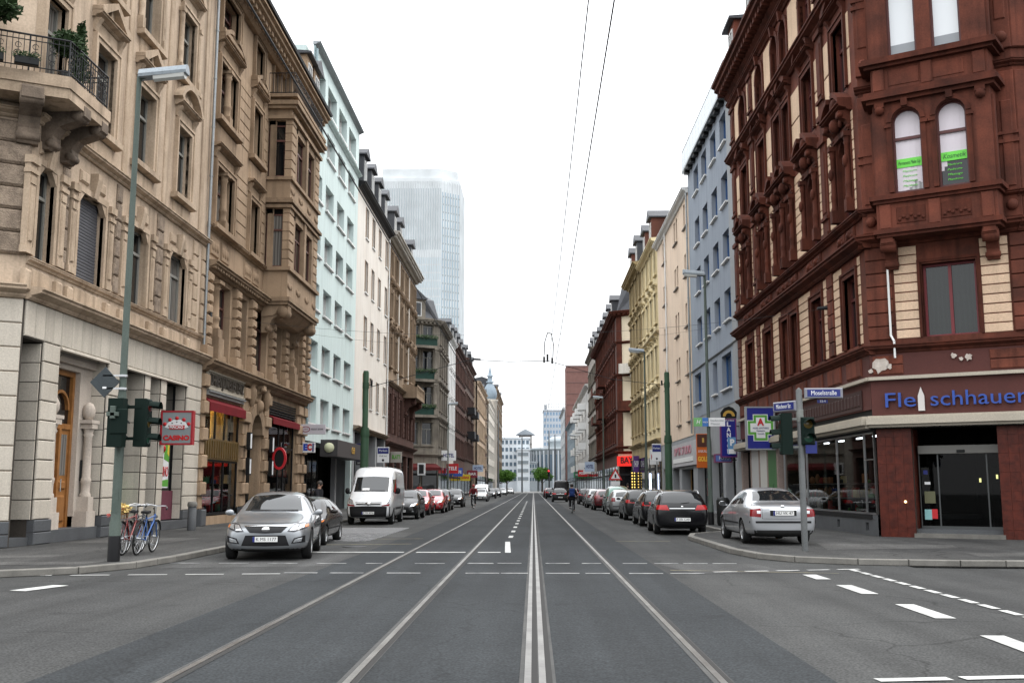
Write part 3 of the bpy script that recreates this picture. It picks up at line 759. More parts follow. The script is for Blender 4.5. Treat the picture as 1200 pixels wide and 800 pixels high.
# shop windows
o = FA.part('shop_window', cached('shopw1', FRG, lambda b: [b.box(0, .07, 0, .07, 0, 4.8), b.box(1.58, 1.65, 0, .07, 0, 4.8), b.box(.07, 1.58, 0, .07, 3.4, 3.48), b.box(.07, 1.58, 0, .07, 0, .08)]), 31.45 - yA, .72, .42)
sub(o, 'pane', cached('shopp1', PANE, lambda b: b.quad((0, 0, 0), (1.65, 0, 0), (1.65, 0, 4.8), (0, 0, 4.8))), 0, .04, 0)
sub(o, 'roller_shutter', cached('gshut', SHUT, lambda b: [b.box(.05, 1.6, -.02 - .01 * (k % 2), .03, 3.6 + k * .09, 3.68 + k * .09) for k in range(13)]), 0, 0, 0)
sub(o, 'notice', cached('green_notice', GREENP, lambda b: b.box(.9, 1.5, -.02, 0, .3, 1.5)), 0, 0, 0)
o = FA.part('shop_door', cached('shopd', FRG, lambda b: [b.box(0, .06, 0, .07, 0, 4.8), b.box(.89, .95, 0, .07, 0, 4.8), b.box(.06, .89, 0, .07, 3.0, 3.1), b.box(.06, .89, 0, .07, 0, .3)]), 33.6 - yA, .72, .42)
sub(o, 'pane', cached('shopdp', PANE, lambda b: b.quad((0, 0, 0), (.95, 0, 0), (.95, 0, 4.8), (0, 0, 4.8))), 0, .04, 0)
o = FA.part('shop_window', cached('shopw3', DARKM, lambda b: [b.box(0, .08, 0, .07, 0, 4.8), b.box(1.92, 2.0, 0, .07, 0, 4.8), b.box(.08, 1.92, 0, .07, 3.0, 3.08)]), 35.1 - yA, .36, .42)
sub(o, 'pane', cached('shopp3', PANE, lambda b: b.quad((0, 0, 0), (2, 0, 0), (2, 0, 4.8), (0, 0, 4.8))), 0, .04, 0)
pst = FA.part('poster', MB().box(0, 1.15, -.02, 0, 0, 2.3).mesh('poster', [PAPERW]), 35.3 - yA, .30, 1.55, 'casino poster with red lettering over green and yellow shapes')
sub(pst, 'lettering', text_mesh('CASINO', .5, PAPERR, .01, width=1.05), .57, -.03, .55)
sub(pst, 'print', cached('poster_green', GREENP, lambda b: [b.ext([(.65, 1.0), (1.15, .9), (1.15, 2.3), (.8, 2.3)], -.026, -.02), b.ext([(0, .05), (1.15, .05), (1.15, .3), (0, .22)], -.026, -.02)]))
sub(pst, 'print', cached('poster_gold', mat('yellow_print', (.7, .55, .04), .5), lambda b: b.ext([(.95, 1.2), (1.15, 1.1), (1.15, 2.2), (1.05, 2.2)], -.028, -.02)))
sub(pst, 'print', cached('poster_red', PAPERR, lambda b: [b.ball((.3, -.01, 1.35), .2, 8, 5), b.ext([(.1, 1.5), (.5, 1.0), (.55, 1.15), (.2, 1.7)], -.027, -.02)]))
FA.part('sill_panel', MB().box(0, 1.9, 0, .05, 0, 1.0).mesh('sill_panel', rough_mat('plum_panel', (.16, .05, .07), None, 2, 20, .5)), 35.15 - yA, .30, .45)
FA.part('shop_step', MB().box(0, 5.6, -.1, .75, 0, .28).mesh('shop_step', PLINTH), 31.48 - yA, .0, .13)
# upper windows
PIL = cached('panel_pilaster', A_TRIM, lambda b: [b.box(0, .34, -.1, .05, 0, 2.5), b.bev(.07, .27, -.14, -.09, .3, 1.7, .03), b.box(-.04, .38, -.15, .05, 2.05, 2.16), b.box(-.04, .38, -.17, .05, 2.3, 2.5), b.box(-.03, .37, -.13, .05, 0, .18), b.box(.04, .3, -.13, .05, 1.78, 1.98)])
for i, (a, b_) in enumerate(W1):
    w = b_ - a
    if i == 1:
        o = FA.part('window', frame_mesh(w, 2.43, FRG, ''), a - yA, .2, 7.35, 'window closed by a grey roller shutter')
        sub(o, 'roller_shutter', cached('shut1', SHUT, lambda b: [b.prof([(.03, 0), (-.01, .005), (-.02, .05), (-.01, .085), (.03, .085)], .04, w - .04, dz=k * .092) for k in range(26)]), 0, -.02, 0)
    else: o = window(FA, a - yA, 7.35, w, 2.43, FRG, PANE, 'TM')
    def surr(b):
        b.box(-.14, 0, -.08, .1, 0, 2.43); b.box(w, w + .14, -.08, .1, 0, 2.43); b.box(-.14, w + .14, -.08, .1, 2.43, 2.6)
        b.ext([(0, 2.1), (.3, 2.43), (0, 2.43)], -.06, .1); b.ext([(w, 2.1), (w, 2.43), (w - .3, 2.43)], -.06, .1)
    sub(o, 'surround', cached(('surrA', round(w, 2)), A_TRIM, surr), 0, -.2, 0)
    sub(o, 'keystone', cached('keystoneA', A_TRIM, lambda b: b.prof([(.1, 0), (-.14, 0), (-.24, .55), (-.24, .72), (.1, .72)], -.14, .14)), w / 2, -.2, 2.42)
    sub(o, 'apron', cached(('apronA', round(w, 2)), A_TRIM, lambda b: b.bev(0, w, -.05, .05, 0, .55, .04)), 0, -.2, -.85)
    for xx in (-.55, w + .2): sub(o, 'pilaster', PIL, xx, -.2, 0)
    for xx in (-.52, w + .23): sub(o, 'corbel', cached('corbelA', A_TRIM, lambda b: b.bev(0, .3, -.16, 0, 0, .55, .05)), xx, -.2, -.95)
    for k in (0, 1): sub(o, 'panel', cached(('panelA', round(w, 2)), A_TRIM, lambda b: b.bev(0, w / 2 - .3, -.07, 0, 0, .34, .05)), .02 + k * (w / 2 + .24), -.2, 2.72)
# rough-faced quoins between those windows
for a, b_ in ((26.5, 26.92), (30.05, 30.45), (33.45, 34.05), (37.15, 37.75), (38.15, 38.68)):
    blocks(FA, A_RUS if b_ < 37 else A_TRIM, a - yA, b_ - yA, 7.35, 10.75, .55, -.07, depth=.15, bev=.04)
for fl, (z0, z1, kinds) in enumerate(((11.85, 14.4, ('flat', 'tri', 'tri', 'seg')), (16.2, 18.75, ('flat', 'seg', 'seg', 'tri')))):
    for i, (a, b_) in enumerate(W2):
        w = b_ - a; zz = z0 if (i or fl) else 11.7
        o = window(FA, a - yA, zz, w, z1 - zz, FRG, PANE, 'TM')
        surround(o, w, z1 - zz, A_TRIM, .2, .1)
        pediment(o, w, z1 - zz + .26, A_TRIM, kinds[i], .36)
        if i or fl: sill(o, w, A_TRIM, .38, .26, .17)
        if i or fl: sub(o, 'apron', cached(('apron2', round(w, 2), fl), A_TRIM, lambda b: [b.bev(-.1, w + .1, -.06, .05, 0, .5 if fl == 0 else 1.3 - .75, .05)]), 0, -.2, -.72)
        if fl:
            for xx in (-.36, w + .2): sub(o, 'half_column', cached('halfcolA', A_TRIM, lambda b: column(b, .08, -.08, 0, 2.5, .085)), xx, -.2, 0)
for x in (30.3, 33.75, 37.6): FA.part('lesene', cached('leseneA', A_TRIM, lambda b: b.bev(0, .35, -.05, .05, 0, 11.0, .03)), x - yA, 0, 11.1)
downpipe(FA, 13.7, 6.8, 22.4)
cornice(FA, 'eaves', 0, 13.85, 21.6, .9, .8, A_TRIM, dent=.5)
mansard(FA, 0, 13.85, 22.4, 3.0, SLATE)
# the cut-off corner
FAC = Frame(rA, -3.46, -2.0, R(30))
wall_mesh(FAC, 'corner_wall', A_TAN, 0, 4.0, 0, 22.4, [(1.2, 2.8, 7.35, 9.8), (1.2, 2.8, 11.7, 14.5), (1.2, 2.8, 16.2, 18.7)], .3)
for z in (7.35, 11.7, 16.2): window(FAC, 1.2, z, 1.6, 2.45 if z < 8 else 2.8 if z < 12 else 2.5, FRG, PANE, 'TM')
blocks(FAC, A_GREY, 2.9, 4.02, .75, 6.2, .6, -.06, depth=.16); blocks(FAC, PLINTH, 2.88, 4.03, .12, .75, .31, -.1, depth=.2, gap=.012)
blocks(FAC, A_RUS, 2.9, 3.98, 7.3, 10.75, .58, -.12, depth=.2, bev=.06)
cornice(FAC, 'cornice', 0, 4.05, 6.22, .42, .36, A_TRIM); cornice(FAC, 'string_course', 0, 4.0, 10.82, .26, .26, A_TRIM)
# balcony
SHADED_TAN = rough_mat('shaded_tan_stone', (.24, .185, .14), (.09, .07, .055), 2, 24, .9, bump=.5, streak=.5)  # shade beneath the balcony put into the consoles' darker stone colour
bal = MB()
bpoly = [(-4.4, -1.9), (-3.0, -2.62), (1.12, -.55), (1.12, 1.9), (-.05, 1.9), (-.05, 0), (-3.46, -2.0)]
bal.vert([(x, y) for x, y in bpoly], 11.46, 11.76); 
bal.vert([(x * .97, y * .97 + .02) for x, y in bpoly[1:5]] + [(-.1, 0)], 11.2, 11.46)
balc = link('balcony', bal.mesh('balcony', A_TRIM), rA)
for x in (.6, 2.2, 3.6):
    b = MB(); scroll(b, x, x + .5, 10.15, 1.05, 1.25); link('console', b.mesh('console', SHADED_TAN), balc, FAC.M)
for x in (.35, 1.45):
    b = MB(); scroll(b, x, x + .4, 10.2, 1.1, 1.2); link('console', b.mesh('console', SHADED_TAN), balc, FA.M)
rail = MB()
edge = [(-3.9, -2.08), (-2.95, -2.5), (1.03, -.5), (1.03, 1.82), (.05, 1.82)]
for (xa, ya_), (xb, yb_) in zip(edge, edge[1:]):
    a = Vector((xa, ya_, 0)); e = Vector((xb, yb_, 0)); L = (e - a).length; n = max(2, int(L / .13))
    for zz, r in ((12.72, .026), (12.58, .014), (11.9, .016)): rail.tube(a + Vector((0, 0, zz)), e + Vector((0, 0, zz)), r, r, 6)
    for k in range(n + 1):
        p = a.lerp(e, k / n); rail.tube(p + Vector((0, 0, 11.76)), p + Vector((0, 0, 12.72)), .022 if k % 9 == 0 else .010, None, 5)
        if k % 3 == 1 and k < n:
            for zz, rr in ((12.2, .095), (12.05, .06), (12.42, .07)):
                pts = [p + (e - a).normalized() * rr * math.cos(t * .7) + Vector((0, 0, zz + rr * math.sin(t * .7))) for t in range(9)]
                rail.path(pts, .009, 4)
link('railing', rail.mesh('railing', IRON), balc)
# plants on the balcony
def bush(b, c, rx, rz, n, leaf=.09, seed=1, mi=0):
    rg = random.Random(seed)
    for _ in range(n):
        while True:
            p = Vector((rg.uniform(-1, 1), rg.uniform(-1, 1), rg.uniform(-1, 1)))
            if .25 < p.length < 1: break
        p = Vector((c[0] + p.x * rx, c[1] + p.y * rx, c[2] + p.z * rz))
        d = Vector((rg.uniform(-1, 1), rg.uniform(-1, 1), rg.uniform(-.6, 1))).normalized(); s_ = d.orthogonal().normalized() * leaf * .35
        t = d * leaf * rg.uniform(.7, 1.4)
        b.add([p - s_, p + t * .5 - s_ * .2, p + t, p + t * .5 + s_ * 1.4, ], [(0, 1, 2, 3)], mi)
def potted(label, x, y, fn, pot=(.16, .3)):
    t = thing('potted_plant', label, 'plant', (x, y, 11.77), group='plants on the balcony')
    sub(t, 'pot', cached(('pot', pot), BLACKP, lambda b: b.lathe([(pot[0] * .7, 0), (pot[0], pot[1]), (pot[0] * .9, pot[1]), (pot[0] * .85, pot[1] * .8), (.001, pot[1] * .8)], 12)))
    b = MB(); fn(b); sub(t, 'foliage', b.mesh('foliage', LEAF))
    s_ = MB(); s_.tube((0, 0, pot[1] * .8), (0, 0, 1.0), .02, .015, 6); sub(t, 'stem', s_.mesh('stem', BARK))
potted('dark clipped ball of box in a pot at the balcony corner', -11.95, 24.75, lambda b: bush(b, (0, 0, 1.05), .36, .34, 900, .12, 3))
potted('slim dark conifer in a pot beside the ball of box', -11.98, 25.55, lambda b: [bush(b, (0, 0, .5 + .22 * k), .3 - .04 * k, .22, 240, .10, k) for k in range(7)])
potted('wide drooping fern in a pot on the left of the balcony', -13.2, 23.25, lambda b: [bush(b, (.38 * math.cos(k), .38 * math.sin(k), 1.35 + .06 * (k % 3)), .32, .2, 260, .16, k + 20) for k in range(7)])
for k, (x, y) in enumerate(((-13.9, 22.75), (-13.3, 23.1), (-12.6, 23.45))):
    t = thing('flower_trough', ['leftmost dark trough on the balcony slab behind the railing', 'middle dark trough on the balcony slab behind the railing', 'dark trough on the balcony slab nearest the ball of box'][k], 'planter', (x, y, 11.77), R(27), 'troughs on the balcony')
    sub(t, 'trough', cached('trough', BLACKP, lambda b: b.bev(0, .55, -.09, .09, 0, .2, .02)))
    b = MB(); [bush(b, (.08 + .1 * j, 0, .22), .1, .1, 50, .08, j + k * 9) for j in range(5)]; sub(t, 'foliage', b.mesh('foliage', LEAF))
# ---- jeweller's house with the bay window
yB = 38.7
rB, FB = building('bay_window_house', 'ochre sandstone house with a bay window above the jeweller shop', 'L', 38.7, 56.6)
arch_c, arch_r = 46.45, 1.15
gB = [(39.25 - yB, 44.2 - yB, .45, 5.0), (arch_c - arch_r - yB, arch_c + arch_r - yB, .12, 5.2), (48.95 - yB, 54.4 - yB, .45, 5.35)]
mz = [(38.98 - yB, 39.55 - yB), (40.5 - yB, 42.1 - yB), (43.1 - yB, 44.6 - yB), (45.7 - yB, 48.1 - yB), (49.2 - yB, 50.9 - yB), (51.9 - yB, 52.6 - yB), (53.3 - yB, 54.8 - yB), (55.4 - yB, 56.2 - yB)]
B2 = [(39.4, 41.7), (44.3, 45.7)]
hs = gB + [(a, b, 6.65, 9.75) for a, b in mz] + [(a - yB, b - yB, z0, z1) for a, b in B2 for z0, z1 in ((11.9, 14.35), (16.35, 18.75), (20.0, 21.8))] + [(54.3 - yB, 55.5 - yB, z0, z1) for z0, z1 in ((11.9, 14.35), (16.35, 18.75))] + [(x - yB, x + 1.2 - yB, 20.3, 22.1) for x in (47.6, 49.5, 51.4, 54.3)]
wall_mesh(FB, 'wall', B_TAN, 0, 17.9, 0, 22.6, hs, .3)
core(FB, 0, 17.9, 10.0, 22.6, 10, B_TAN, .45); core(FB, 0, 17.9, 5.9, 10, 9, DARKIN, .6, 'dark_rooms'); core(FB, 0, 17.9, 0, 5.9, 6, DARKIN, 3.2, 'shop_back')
for xx in (.3, 5.55, 8.95, 15.75, 17.8): FB.part('party_wall', cached('partyw', DARKIN, lambda b: b.box(-.1, .1, 0, 2.7, 0, 5.6)), xx, .45, .1)
FB.part('shop_ceiling', MB().box(0, 17.9, 0, 2.75, 0, .2).mesh('shop_ceiling', mat('shop_ceiling', (.45, .4, .3), .8)), 0, .43, 5.45)
# heavily banded piers of the shop storey
def bands(x0, x1):
    me1 = cached(('band_stone', round(x1 - x0, 2), 1), B_TAN, lambda b: b.bev(-.06, x1 - x0 + .06, -.22, .1, .015, .5, .04))
    me2 = cached(('band_stone', round(x1 - x0, 2), 2), B_TAN, lambda b: b.bev(.03, x1 - x0 - .03, -.1, .1, .015, .5, .02))
    for k in range(10): FB.part('stone', me1 if k % 2 else me2, x0, 0, .75 + k * .515)
    FB.part('plinth', cached(('plinthB', round(x1 - x0, 2)), PLINTH, lambda b: b.bev(-.05, x1 - x0 + .05, -.26, .1, 0, .62, .03)), x0, 0, .12)
for a, b_ in ((.02, .5), (5.55, 6.4), (9.1, 10.0), (15.85, 16.75), (17.2, 17.85)): bands(a, b_)
# arched doorway
ad = MB(); 
for k in range(9):
    a0, a1 = PI * k / 9 + .012, PI * (k + 1) / 9 - .012
    q = [(arch_c - yB + r * math.cos(a), 3.95 + r * math.sin(a)) for r, a in ((arch_r - .25, a0), (arch_r + .25, a0), (arch_r + .25, a1), (arch_r - .25, a1))]
    b = MB(); b.ext(q, -.16 - .06 * (k == 4), .4); FB.part('voussoir', b.mesh('voussoir', B_TRIM))
sp = MB()
for s_ in (-1, 1):
    pts = [(arch_c - yB + s_ * arch_r, 5.2)] + [(arch_c - yB + s_ * (arch_r - .2) * math.cos(t * PI / 16), 3.95 + (arch_r - .2) * math.sin(t * PI / 16)) for t in range(9)]
    pts = pts + [(arch_c - yB, 5.2)]
    sp.ext(pts if s_ < 0 else pts[::-1], .02, .38)
FB.part('spandrel', sp.mesh('spandrel', B_TAN))
kh = MB(); kh.ball((arch_c - yB, -.22, 5.22), .2, 10, 7, 0, 1.5); kh.ball((arch_c - yB, -.36, 5.22), .07, 8, 5); scroll(kh, arch_c - yB - .22, arch_c - yB + .22, 5.35, .45, .8)
FB.part('keystone_head', kh.mesh('keystone_head', B_TRIM))
vs = MB()
for s_ in (-1.0, 1.0): vs.lathe([(.06, 0), (.1, .1), (.13, .2), (.2, .5), (.2, .75), (.12, .9), (.18, 1.0)], 10, (arch_c - yB + s_ * 1.25, -.2, 5.1))
FB.part('carved_urn', vs.mesh('carved_urn', B_TRIM))
o = FB.part('gate', cached('gateB', mat('dark_green_door', (.03, .035, .03), .5), lambda b: [b.box(0, 2.2, 0, .08, 0, 4.9), b.bev(.12, 1.0, -.05, 0, .3, 2.2, .05), b.bev(1.2, 2.1, -.05, 0, .3, 2.2, .05)]), arch_c - 1.1 - yB, .9, .14)
FB.part('reveal', MB().box(0, .04, 0, .85, 0, 3.9).mesh('reveal', B_TAN), arch_c + arch_r - yB - .03, .05, .14)
FB.part('notice_board', cached('notice', BLACKP, lambda b: [b.box(0, .4, -.05, 0, 0, 1.3)]), arch_c + .75 - yB, .5, 1.0)
for x, z in ((45.0, 3.2), (45.0, 2.1), (48.15, 3.2), (48.15, 2.1)): 
    o = FB.part('showcase', cached('showc', DARKM, lambda b: b.box(0, .34, -.16, 0, 0, .75)), x - yB - (.5 if x < 46 else -.2), -.22, z)
    sub(o, 'paper', cached('showcp', PAPERW, lambda b: b.quad((.05, 0, .06), (.29, 0, .06), (.29, 0, .69), (.05, 0, .69))), 0, -.165, 0)
# jeweller's shop front
o = FB.part('shop_window', cached('jw', DARKM, lambda b: [b.box(0, .07, 0, .08, 0, 4.5), b.box(1.7, 1.76, 0, .08, 0, 4.5), b.box(2.95, 3.01, 0, .08, 0, 4.5), b.box(4.85, 4.92, 0, .08, 0, 4.5), b.box(.07, 4.85, -.02, .08, 2.1, 2.18), b.box(.07, 4.85, 0, .08, 0, .1)]), 39.27 - yB, .06, .48)
sub(o, 'pane', cached('jwp', SHOPG, lambda b: b.quad((0, 0, 0), (4.9, 0, 0), (4.9, 0, 4.5), (0, 0, 4.5))), 0, .04, 0)
gal = sub(o, 'gallery_panel', cached('jwg', rough_mat('brass_panel', (.20, .13, .05), (.1, .07, .03), 2, 20, .6, rough=.4, metal=.4), lambda b: [b.box(.07, 4.85, -.06, -.02, 2.18, 3.0)] + [b.box(.2 + k * .31, .35 + k * .31, -.1, -.06, 2.25, 2.93) for k in range(15)]), 0, 0, 0)
FB.part('shop_curtain', cached('jwc', rough_mat('gold_drape', (.60, .40, .12), (.4, .25, .07), 3, 20, .6, rnd=.05), lambda b: [b.box(2.5 + k * .12, 2.58 + k * .12, .02 * (k % 2), .05, 2.6, 5.0) for k in range(20)]), 39.3 - yB, .5, 0)
FB.part('shop_back_wall', cached('jwb', rough_mat('warm_panelling', (.34, .2, .07), (.2, .11, .04), 1.5, 20, .6), lambda b: [b.box(0, 4.9, 0, .05, 2.5, 5.3)] + [b.box(k * .7, k * .7 + .05, -.06, 0, 2.5, 5.3) for k in range(7)]), 39.3 - yB, 1.9, 0)
for k in range(4): FB.part('ceiling_lamp', cached('jwl', SHOPL, lambda b: b.box(0, .5, 0, .3, 0, .05)), 39.6 - yB + k * 1.1, .45 + .3 * (k % 2), 4.9)
rg = random.Random(4)
for k in range(26):
    c = rg.choice([(.5, .5, .52), (.3, .03, .03), (.02, .04, .25), (.55, .5, .4), (.04, .2, .12), (.6, .1, .08)]); h = rg.uniform(.15, .55); w = rg.uniform(.15, .4)
    FB.part('display_item', cached(('disp', k % 9), mat('display_%d' % (k % 9), c, .5), lambda b: b.bev(0, w, 0, .15, 0, h, .02)), 39.45 - yB + rg.uniform(0, 4.2), rg.uniform(.25, .9), rg.choice([.6, 1.25, 1.73]))
for z in (.55, 1.22, 1.7): FB.part('shelf', cached('jsh', mat('glass_shelf', (.12, .13, .13), .2), lambda b: b.box(0, 4.8, 0, .8, 0, .03)), 39.3 - yB, .2, z)
FB.part('red_frieze', cached('jrf', REDCL, lambda b: [b.box(0, 2.6, 0, .03, 0, .38)] + [b.ext([(k * .3, 0), (k * .3 + .15, -.14), (k * .3 + .28, 0)], 0, .03) for k in range(9)]), 39.5 - yB, .14, 2.1)
aw = FB.part('awning', cached('jaw', REDCL, lambda b: [b.prof([(.1, .5), (-.26, .22), (-.26, -.12), (-.23, -.12), (-.21, .2), (.1, .45)], 0, 4.95)]), 39.2 - yB, 0, 4.62)
sub(aw, 'awning_box', cached('jab', ZINC, lambda b: [b.box(0, 4.95, -.16, .05, .5, .62), b.box(0, 4.95, -.24, .05, .62, .68)]))
sg = FB.part('shop_sign', cached('jsg', BAND, lambda b: [b.box(0, 5.0, -.04, .05, 0, .62), b.box(0, 5.0, -.1, .05, -.06, .0), b.box(0, 5.0, -.1, .05, .62, .68)]), 39.2 - yB, -.08, 5.4)
sub(sg, 'lettering', text_mesh('UHREN JUWELIER LENZ', .6, mat('bronze_lettering', (.05, .04, .03), .5), .06, width=4.6, bold=.008), 2.5, -.07, .32)
# right-hand shop
o = FB.part('shop_window', cached('sw2', DARKM, lambda b: [b.box(0, .07, 0, .08, 0, 4.8), b.box(2.3, 2.4, 0, .08, 0, 4.8), b.box(3.4, 3.5, 0, .08, 0, 4.8), b.box(5.35, 5.42, 0, .08, 0, 4.8), b.box(.07, 5.35, 0, .08, 3.0, 3.1)]), 48.98 - yB, .06, .48)
sub(o, 'pane', cached('sw2p', SHOPG, lambda b: b.quad((0, 0, 0), (5.4, 0, 0), (5.4, 0, 4.8), (0, 0, 4.8))), 0, .04, 0)
aw = FB.part('awning', cached('aw2', REDCL, lambda b: b.prof([(.1, .3), (-.26, .14), (-.26, -.16), (-.23, -.16), (-.21, .12), (.1, .25)], 0, 5.6)), 48.9 - yB, 0, 4.75)
sub(aw, 'louvre', cached('lv2', DARKM, lambda b: [b.box(0, 5.5, -.05, .05, .32 + k * .12, .38 + k * .12) for k in range(6)]))
for k in range(7):
    FB.part('display_item', cached(('disp2', k), rough_mat('display_b%d' % k, [(.1, .12, .1), (.3, .3, .28), (.05, .08, .15), (.2, .12, .06), (.04, .1, .05), (.3, .25, .2), (.08, .08, .09)][k], None, 3, 20, .5), lambda b: b.bev(0, .5, 0, .3, 0, .8 + .25 * (k % 3), .08)), 49.3 - yB + k * .7, .35 + .2 * (k % 2), .5)
FB.part('red_counter', MB().box(0, 2.2, 0, .3, 0, .35).mesh('red_counter', PAPERR), 51.5 - yB, .2, 2.1)
# columns and banded piers of the storey above
cornice(FB, 'shop_cornice', -.02, 17.92, 6.02, .55, .5, B_TRIM)
def bpier(x):
    m1 = cached('bpier_a', B_TAN, lambda b: b.bev(-.29, .29, -.26, .35, .02, .36, .06)); m2 = cached('bpier_b', B_TAN, lambda b: b.bev(-.23, .23, -.15, .35, 0, .1, .01))
    for k in range(7): FB.part('stone', m1, x, 0, 6.95 + k * .42); FB.part('stone', m2, x, 0, 7.29 + k * .42)
    FB.part('pier_base', cached('bpb', B_TAN, lambda b: b.bev(-.34, .34, -.3, .35, 0, .45, .03)), x, 0, 6.52)
for y in (38.82, 42.7, 45.15, 48.75, 51.4, 55.15, 56.45): bpier(y - yB)
for y in (40.0, 53.0): FB.part('column', cached('bcol', B_TRIM, lambda b: [b.box(-.36, .36, -.34, .35, 0, .9), column(b, 0, 0, .9, 2.3, .21)]), y - yB, 0, 6.52)
for a, b_ in mz: FB.part('parapet', cached(('par', round(b_ - a, 2)), B_TRIM, lambda b: b.bev(0, b_ - a, -.05, .2, 0, .42, .05)), a, .1, 6.5)
for a, b_ in mz:
    o = window(FB, a, 6.95, b_ - a, 2.8, FRB, PANES, 'T', .27)
cornice(FB, 'cornice', -.02, 17.92, 9.95, .5, .42, B_TRIM, dent=.35)
cornice(FB, 'sill_course', 0, 17.9, 11.62, .22, .24, B_TRIM)
for k, (a, b_) in enumerate(((38.9, 41.9), (43.6, 46.6))):
    for j in range(2): FB.part('panel', cached('carvp', B_TRIM, lambda b: [b.bev(0, 1.1, -.06, .05, 0, .8, .06)] + [b.ball((.25 + .3 * q, -.05, .4), .16, 8, 5, 0, 1.4, .35) for q in range(3)]), a - yB + .2 + j * 1.35, 0, 10.65)
for k, (a, b_) in enumerate(B2):
    for fl, (z0, z1) in enumerate(((11.9, 14.35), (16.35, 18.75), (20.0, 21.8))):
        w = b_ - a
        o = window(FB, a - yB, z0, w, z1 - z0, FRB, PANE, 'T' if k else 'TM', .34)
        surround(o, w, z1 - z0, B_TRIM, .2, .12, y=-.34)
        if k == 0 and fl < 2: sub(o, 'mullion_column', cached(('mcol', fl), B_TRIM, lambda b: column(b, w / 2, -.05, 0, z1 - z0, .15)), 0, -.3, 0)
        if fl < 2: pediment(o, w, z1 - z0 + .3, B_TRIM, ('flat', 'ears')[fl], .38, y=-.34)
        sill(o, w, B_TRIM, .4, .3, .18, y=-.34)
        if fl: sub(o, 'apron', cached(('apB', k, fl), B_TRIM, lambda b: b.bev(-.2, w + .2, -.07, .05, 0, 1.0, .06)), 0, -.34, -1.25)
for z in (11.9, 16.35):
    o = window(FB, 54.3 - yB, z, 1.2, 2.4, FRB, PANE, 'T', .34); surround(o, 1.2, 2.4, B_TRIM, .2, .12, y=-.34); pediment(o, 1.2, 2.7, B_TRIM, 'tri', .3, y=-.34)
for x in (47.6, 49.5, 51.4, 54.3): 
    o = window(FB, x - yB, 20.3, 1.2, 1.8, FRB, PANE, 'M', .34); surround(o, 1.2, 1.8, B_TRIM, .16, .1, y=-.34)
# joint-cut wall blocks beside the windows
for a, b_ in ((41.95, 43.9), (46.1, 46.95), (55.75, 56.55)):
    for z0, z1 in ((11.9, 15.3), (16.35, 19.4)): blocks(FB, B_TAN, a - yB, b_ - yB, z0, z1, .49, -.035, depth=.08)
# bay window
bx0, bx1, bd = 47.1 - yB, 53.4 - yB, 1.15
def bayring(b, z0, z1, e=0.0, mi=0): b.vert([(bx0 - e, .1), (bx0 - e, -bd - e), (bx1 + e, -bd - e), (bx1 + e, .1)], z0, z1, mi)
bm_ = MB()
for zc in (10.3, 14.7): bayring(bm_, zc, zc + 1.55)
bayring(bm_, 19.05, 20.3)
bay = FB.part('bay_window', bm_.mesh('bay_window', B_TAN))
for z, e, h in ((10.2, .16, .2), (10.05, .08, .15), (11.68, .14, .18), (14.95, .2, .14), (15.1, .12, .1), (14.72, .12, .14), (16.08, .12, .16), (19.1, .14, .16), (19.75, .34, .2), (19.6, .22, .15), (20.15, .28, .16)): b = MB(); bayring(b, z, z + h, e); sub(bay, 'moulding', b.mesh('moulding', B_TRIM))
cs = cached('baystone', B_TAN, lambda b: b.bev(.01, .89, -.03, .31, .015, .425, .03))
for z0 in (11.86, 16.25):
    for k in range(7 if z0 < 12 else 7):
        for xx in (bx0, bx1 - .9): sub(bay, 'stone', cs, xx, -bd + .0, z0 + k * .44 - .04)
    m_ = MB()
    m_.box(bx0 + .9, bx0 + 1.25, -bd, -bd + .3, z0, z0 + 2.9); m_.box(bx1 - 1.25, bx1 - .9, -bd, -bd + .3, z0, z0 + 2.9); m_.box((bx0 + bx1) / 2 - .2, (bx0 + bx1) / 2 + .2, -bd - .08, -bd + .3, z0, z0 + 2.9)
    m_.box(bx0 + .9, bx1 - .9, -bd, -bd + .3, z0 + 2.5, z0 + 2.95)
    m_.box(bx0 + .03, bx0 + .1, -.4, -.1, z0, z0 + 2.95); m_.box(bx0 + .03, bx0 + .2, -bd + .8, -.1, z0 + 2.6, z0 + 2.95)
    sub(bay, 'pier', m_.mesh('pier', B_TRIM))
    wl = (bx1 - bx0) / 2 - 1.45
    for xx in (bx0 + 1.25, (bx0 + bx1) / 2 + .2):
        o = sub(bay, 'window', frame_mesh(wl, 2.5, FRB, 'TM'), xx, -bd + .15, z0); sub(o, 'pane', cached(('bp', round(wl, 2)), PANE, lambda b: b.quad((0, 0, 0), (wl, 0, 0), (wl, 0, 2.5), (0, 0, 2.5))), 0, .04, 0)
    rotL = Matrix.Rotation(-PI / 2, 4, 'Z')
    o = sub(bay, 'window', frame_mesh(.82, 2.55, FRB, 'T'), bx0 + .08, -.05, z0 + .02, rot=rotL); sub(o, 'pane', cached('bps', PANE, lambda b: b.quad((0, 0, 0), (.82, 0, 0), (.82, 0, 2.55), (0, 0, 2.55))), 0, .04, 0)
    cr_ = MB(); cr_.box(bx0 + .2, bx1 - .2, -bd + .25, .1, z0, z0 + 2.9); sub(bay, 'core', cr_.mesh('core', DARKIN))
orn = MB()
for xx in (bx0 + .45, bx0 + 2.2, bx0 + 4.1, bx0 + 5.8):
    for z in (10.95, 15.6): [orn.ball((xx + q * .26, -bd - .01, z + .05 * (q % 2)), .17, 9, 5, 0, .9, .3) for q in (-1, 0, 1)]
sub(bay, 'carving', orn.mesh('carving', B_TRIM))
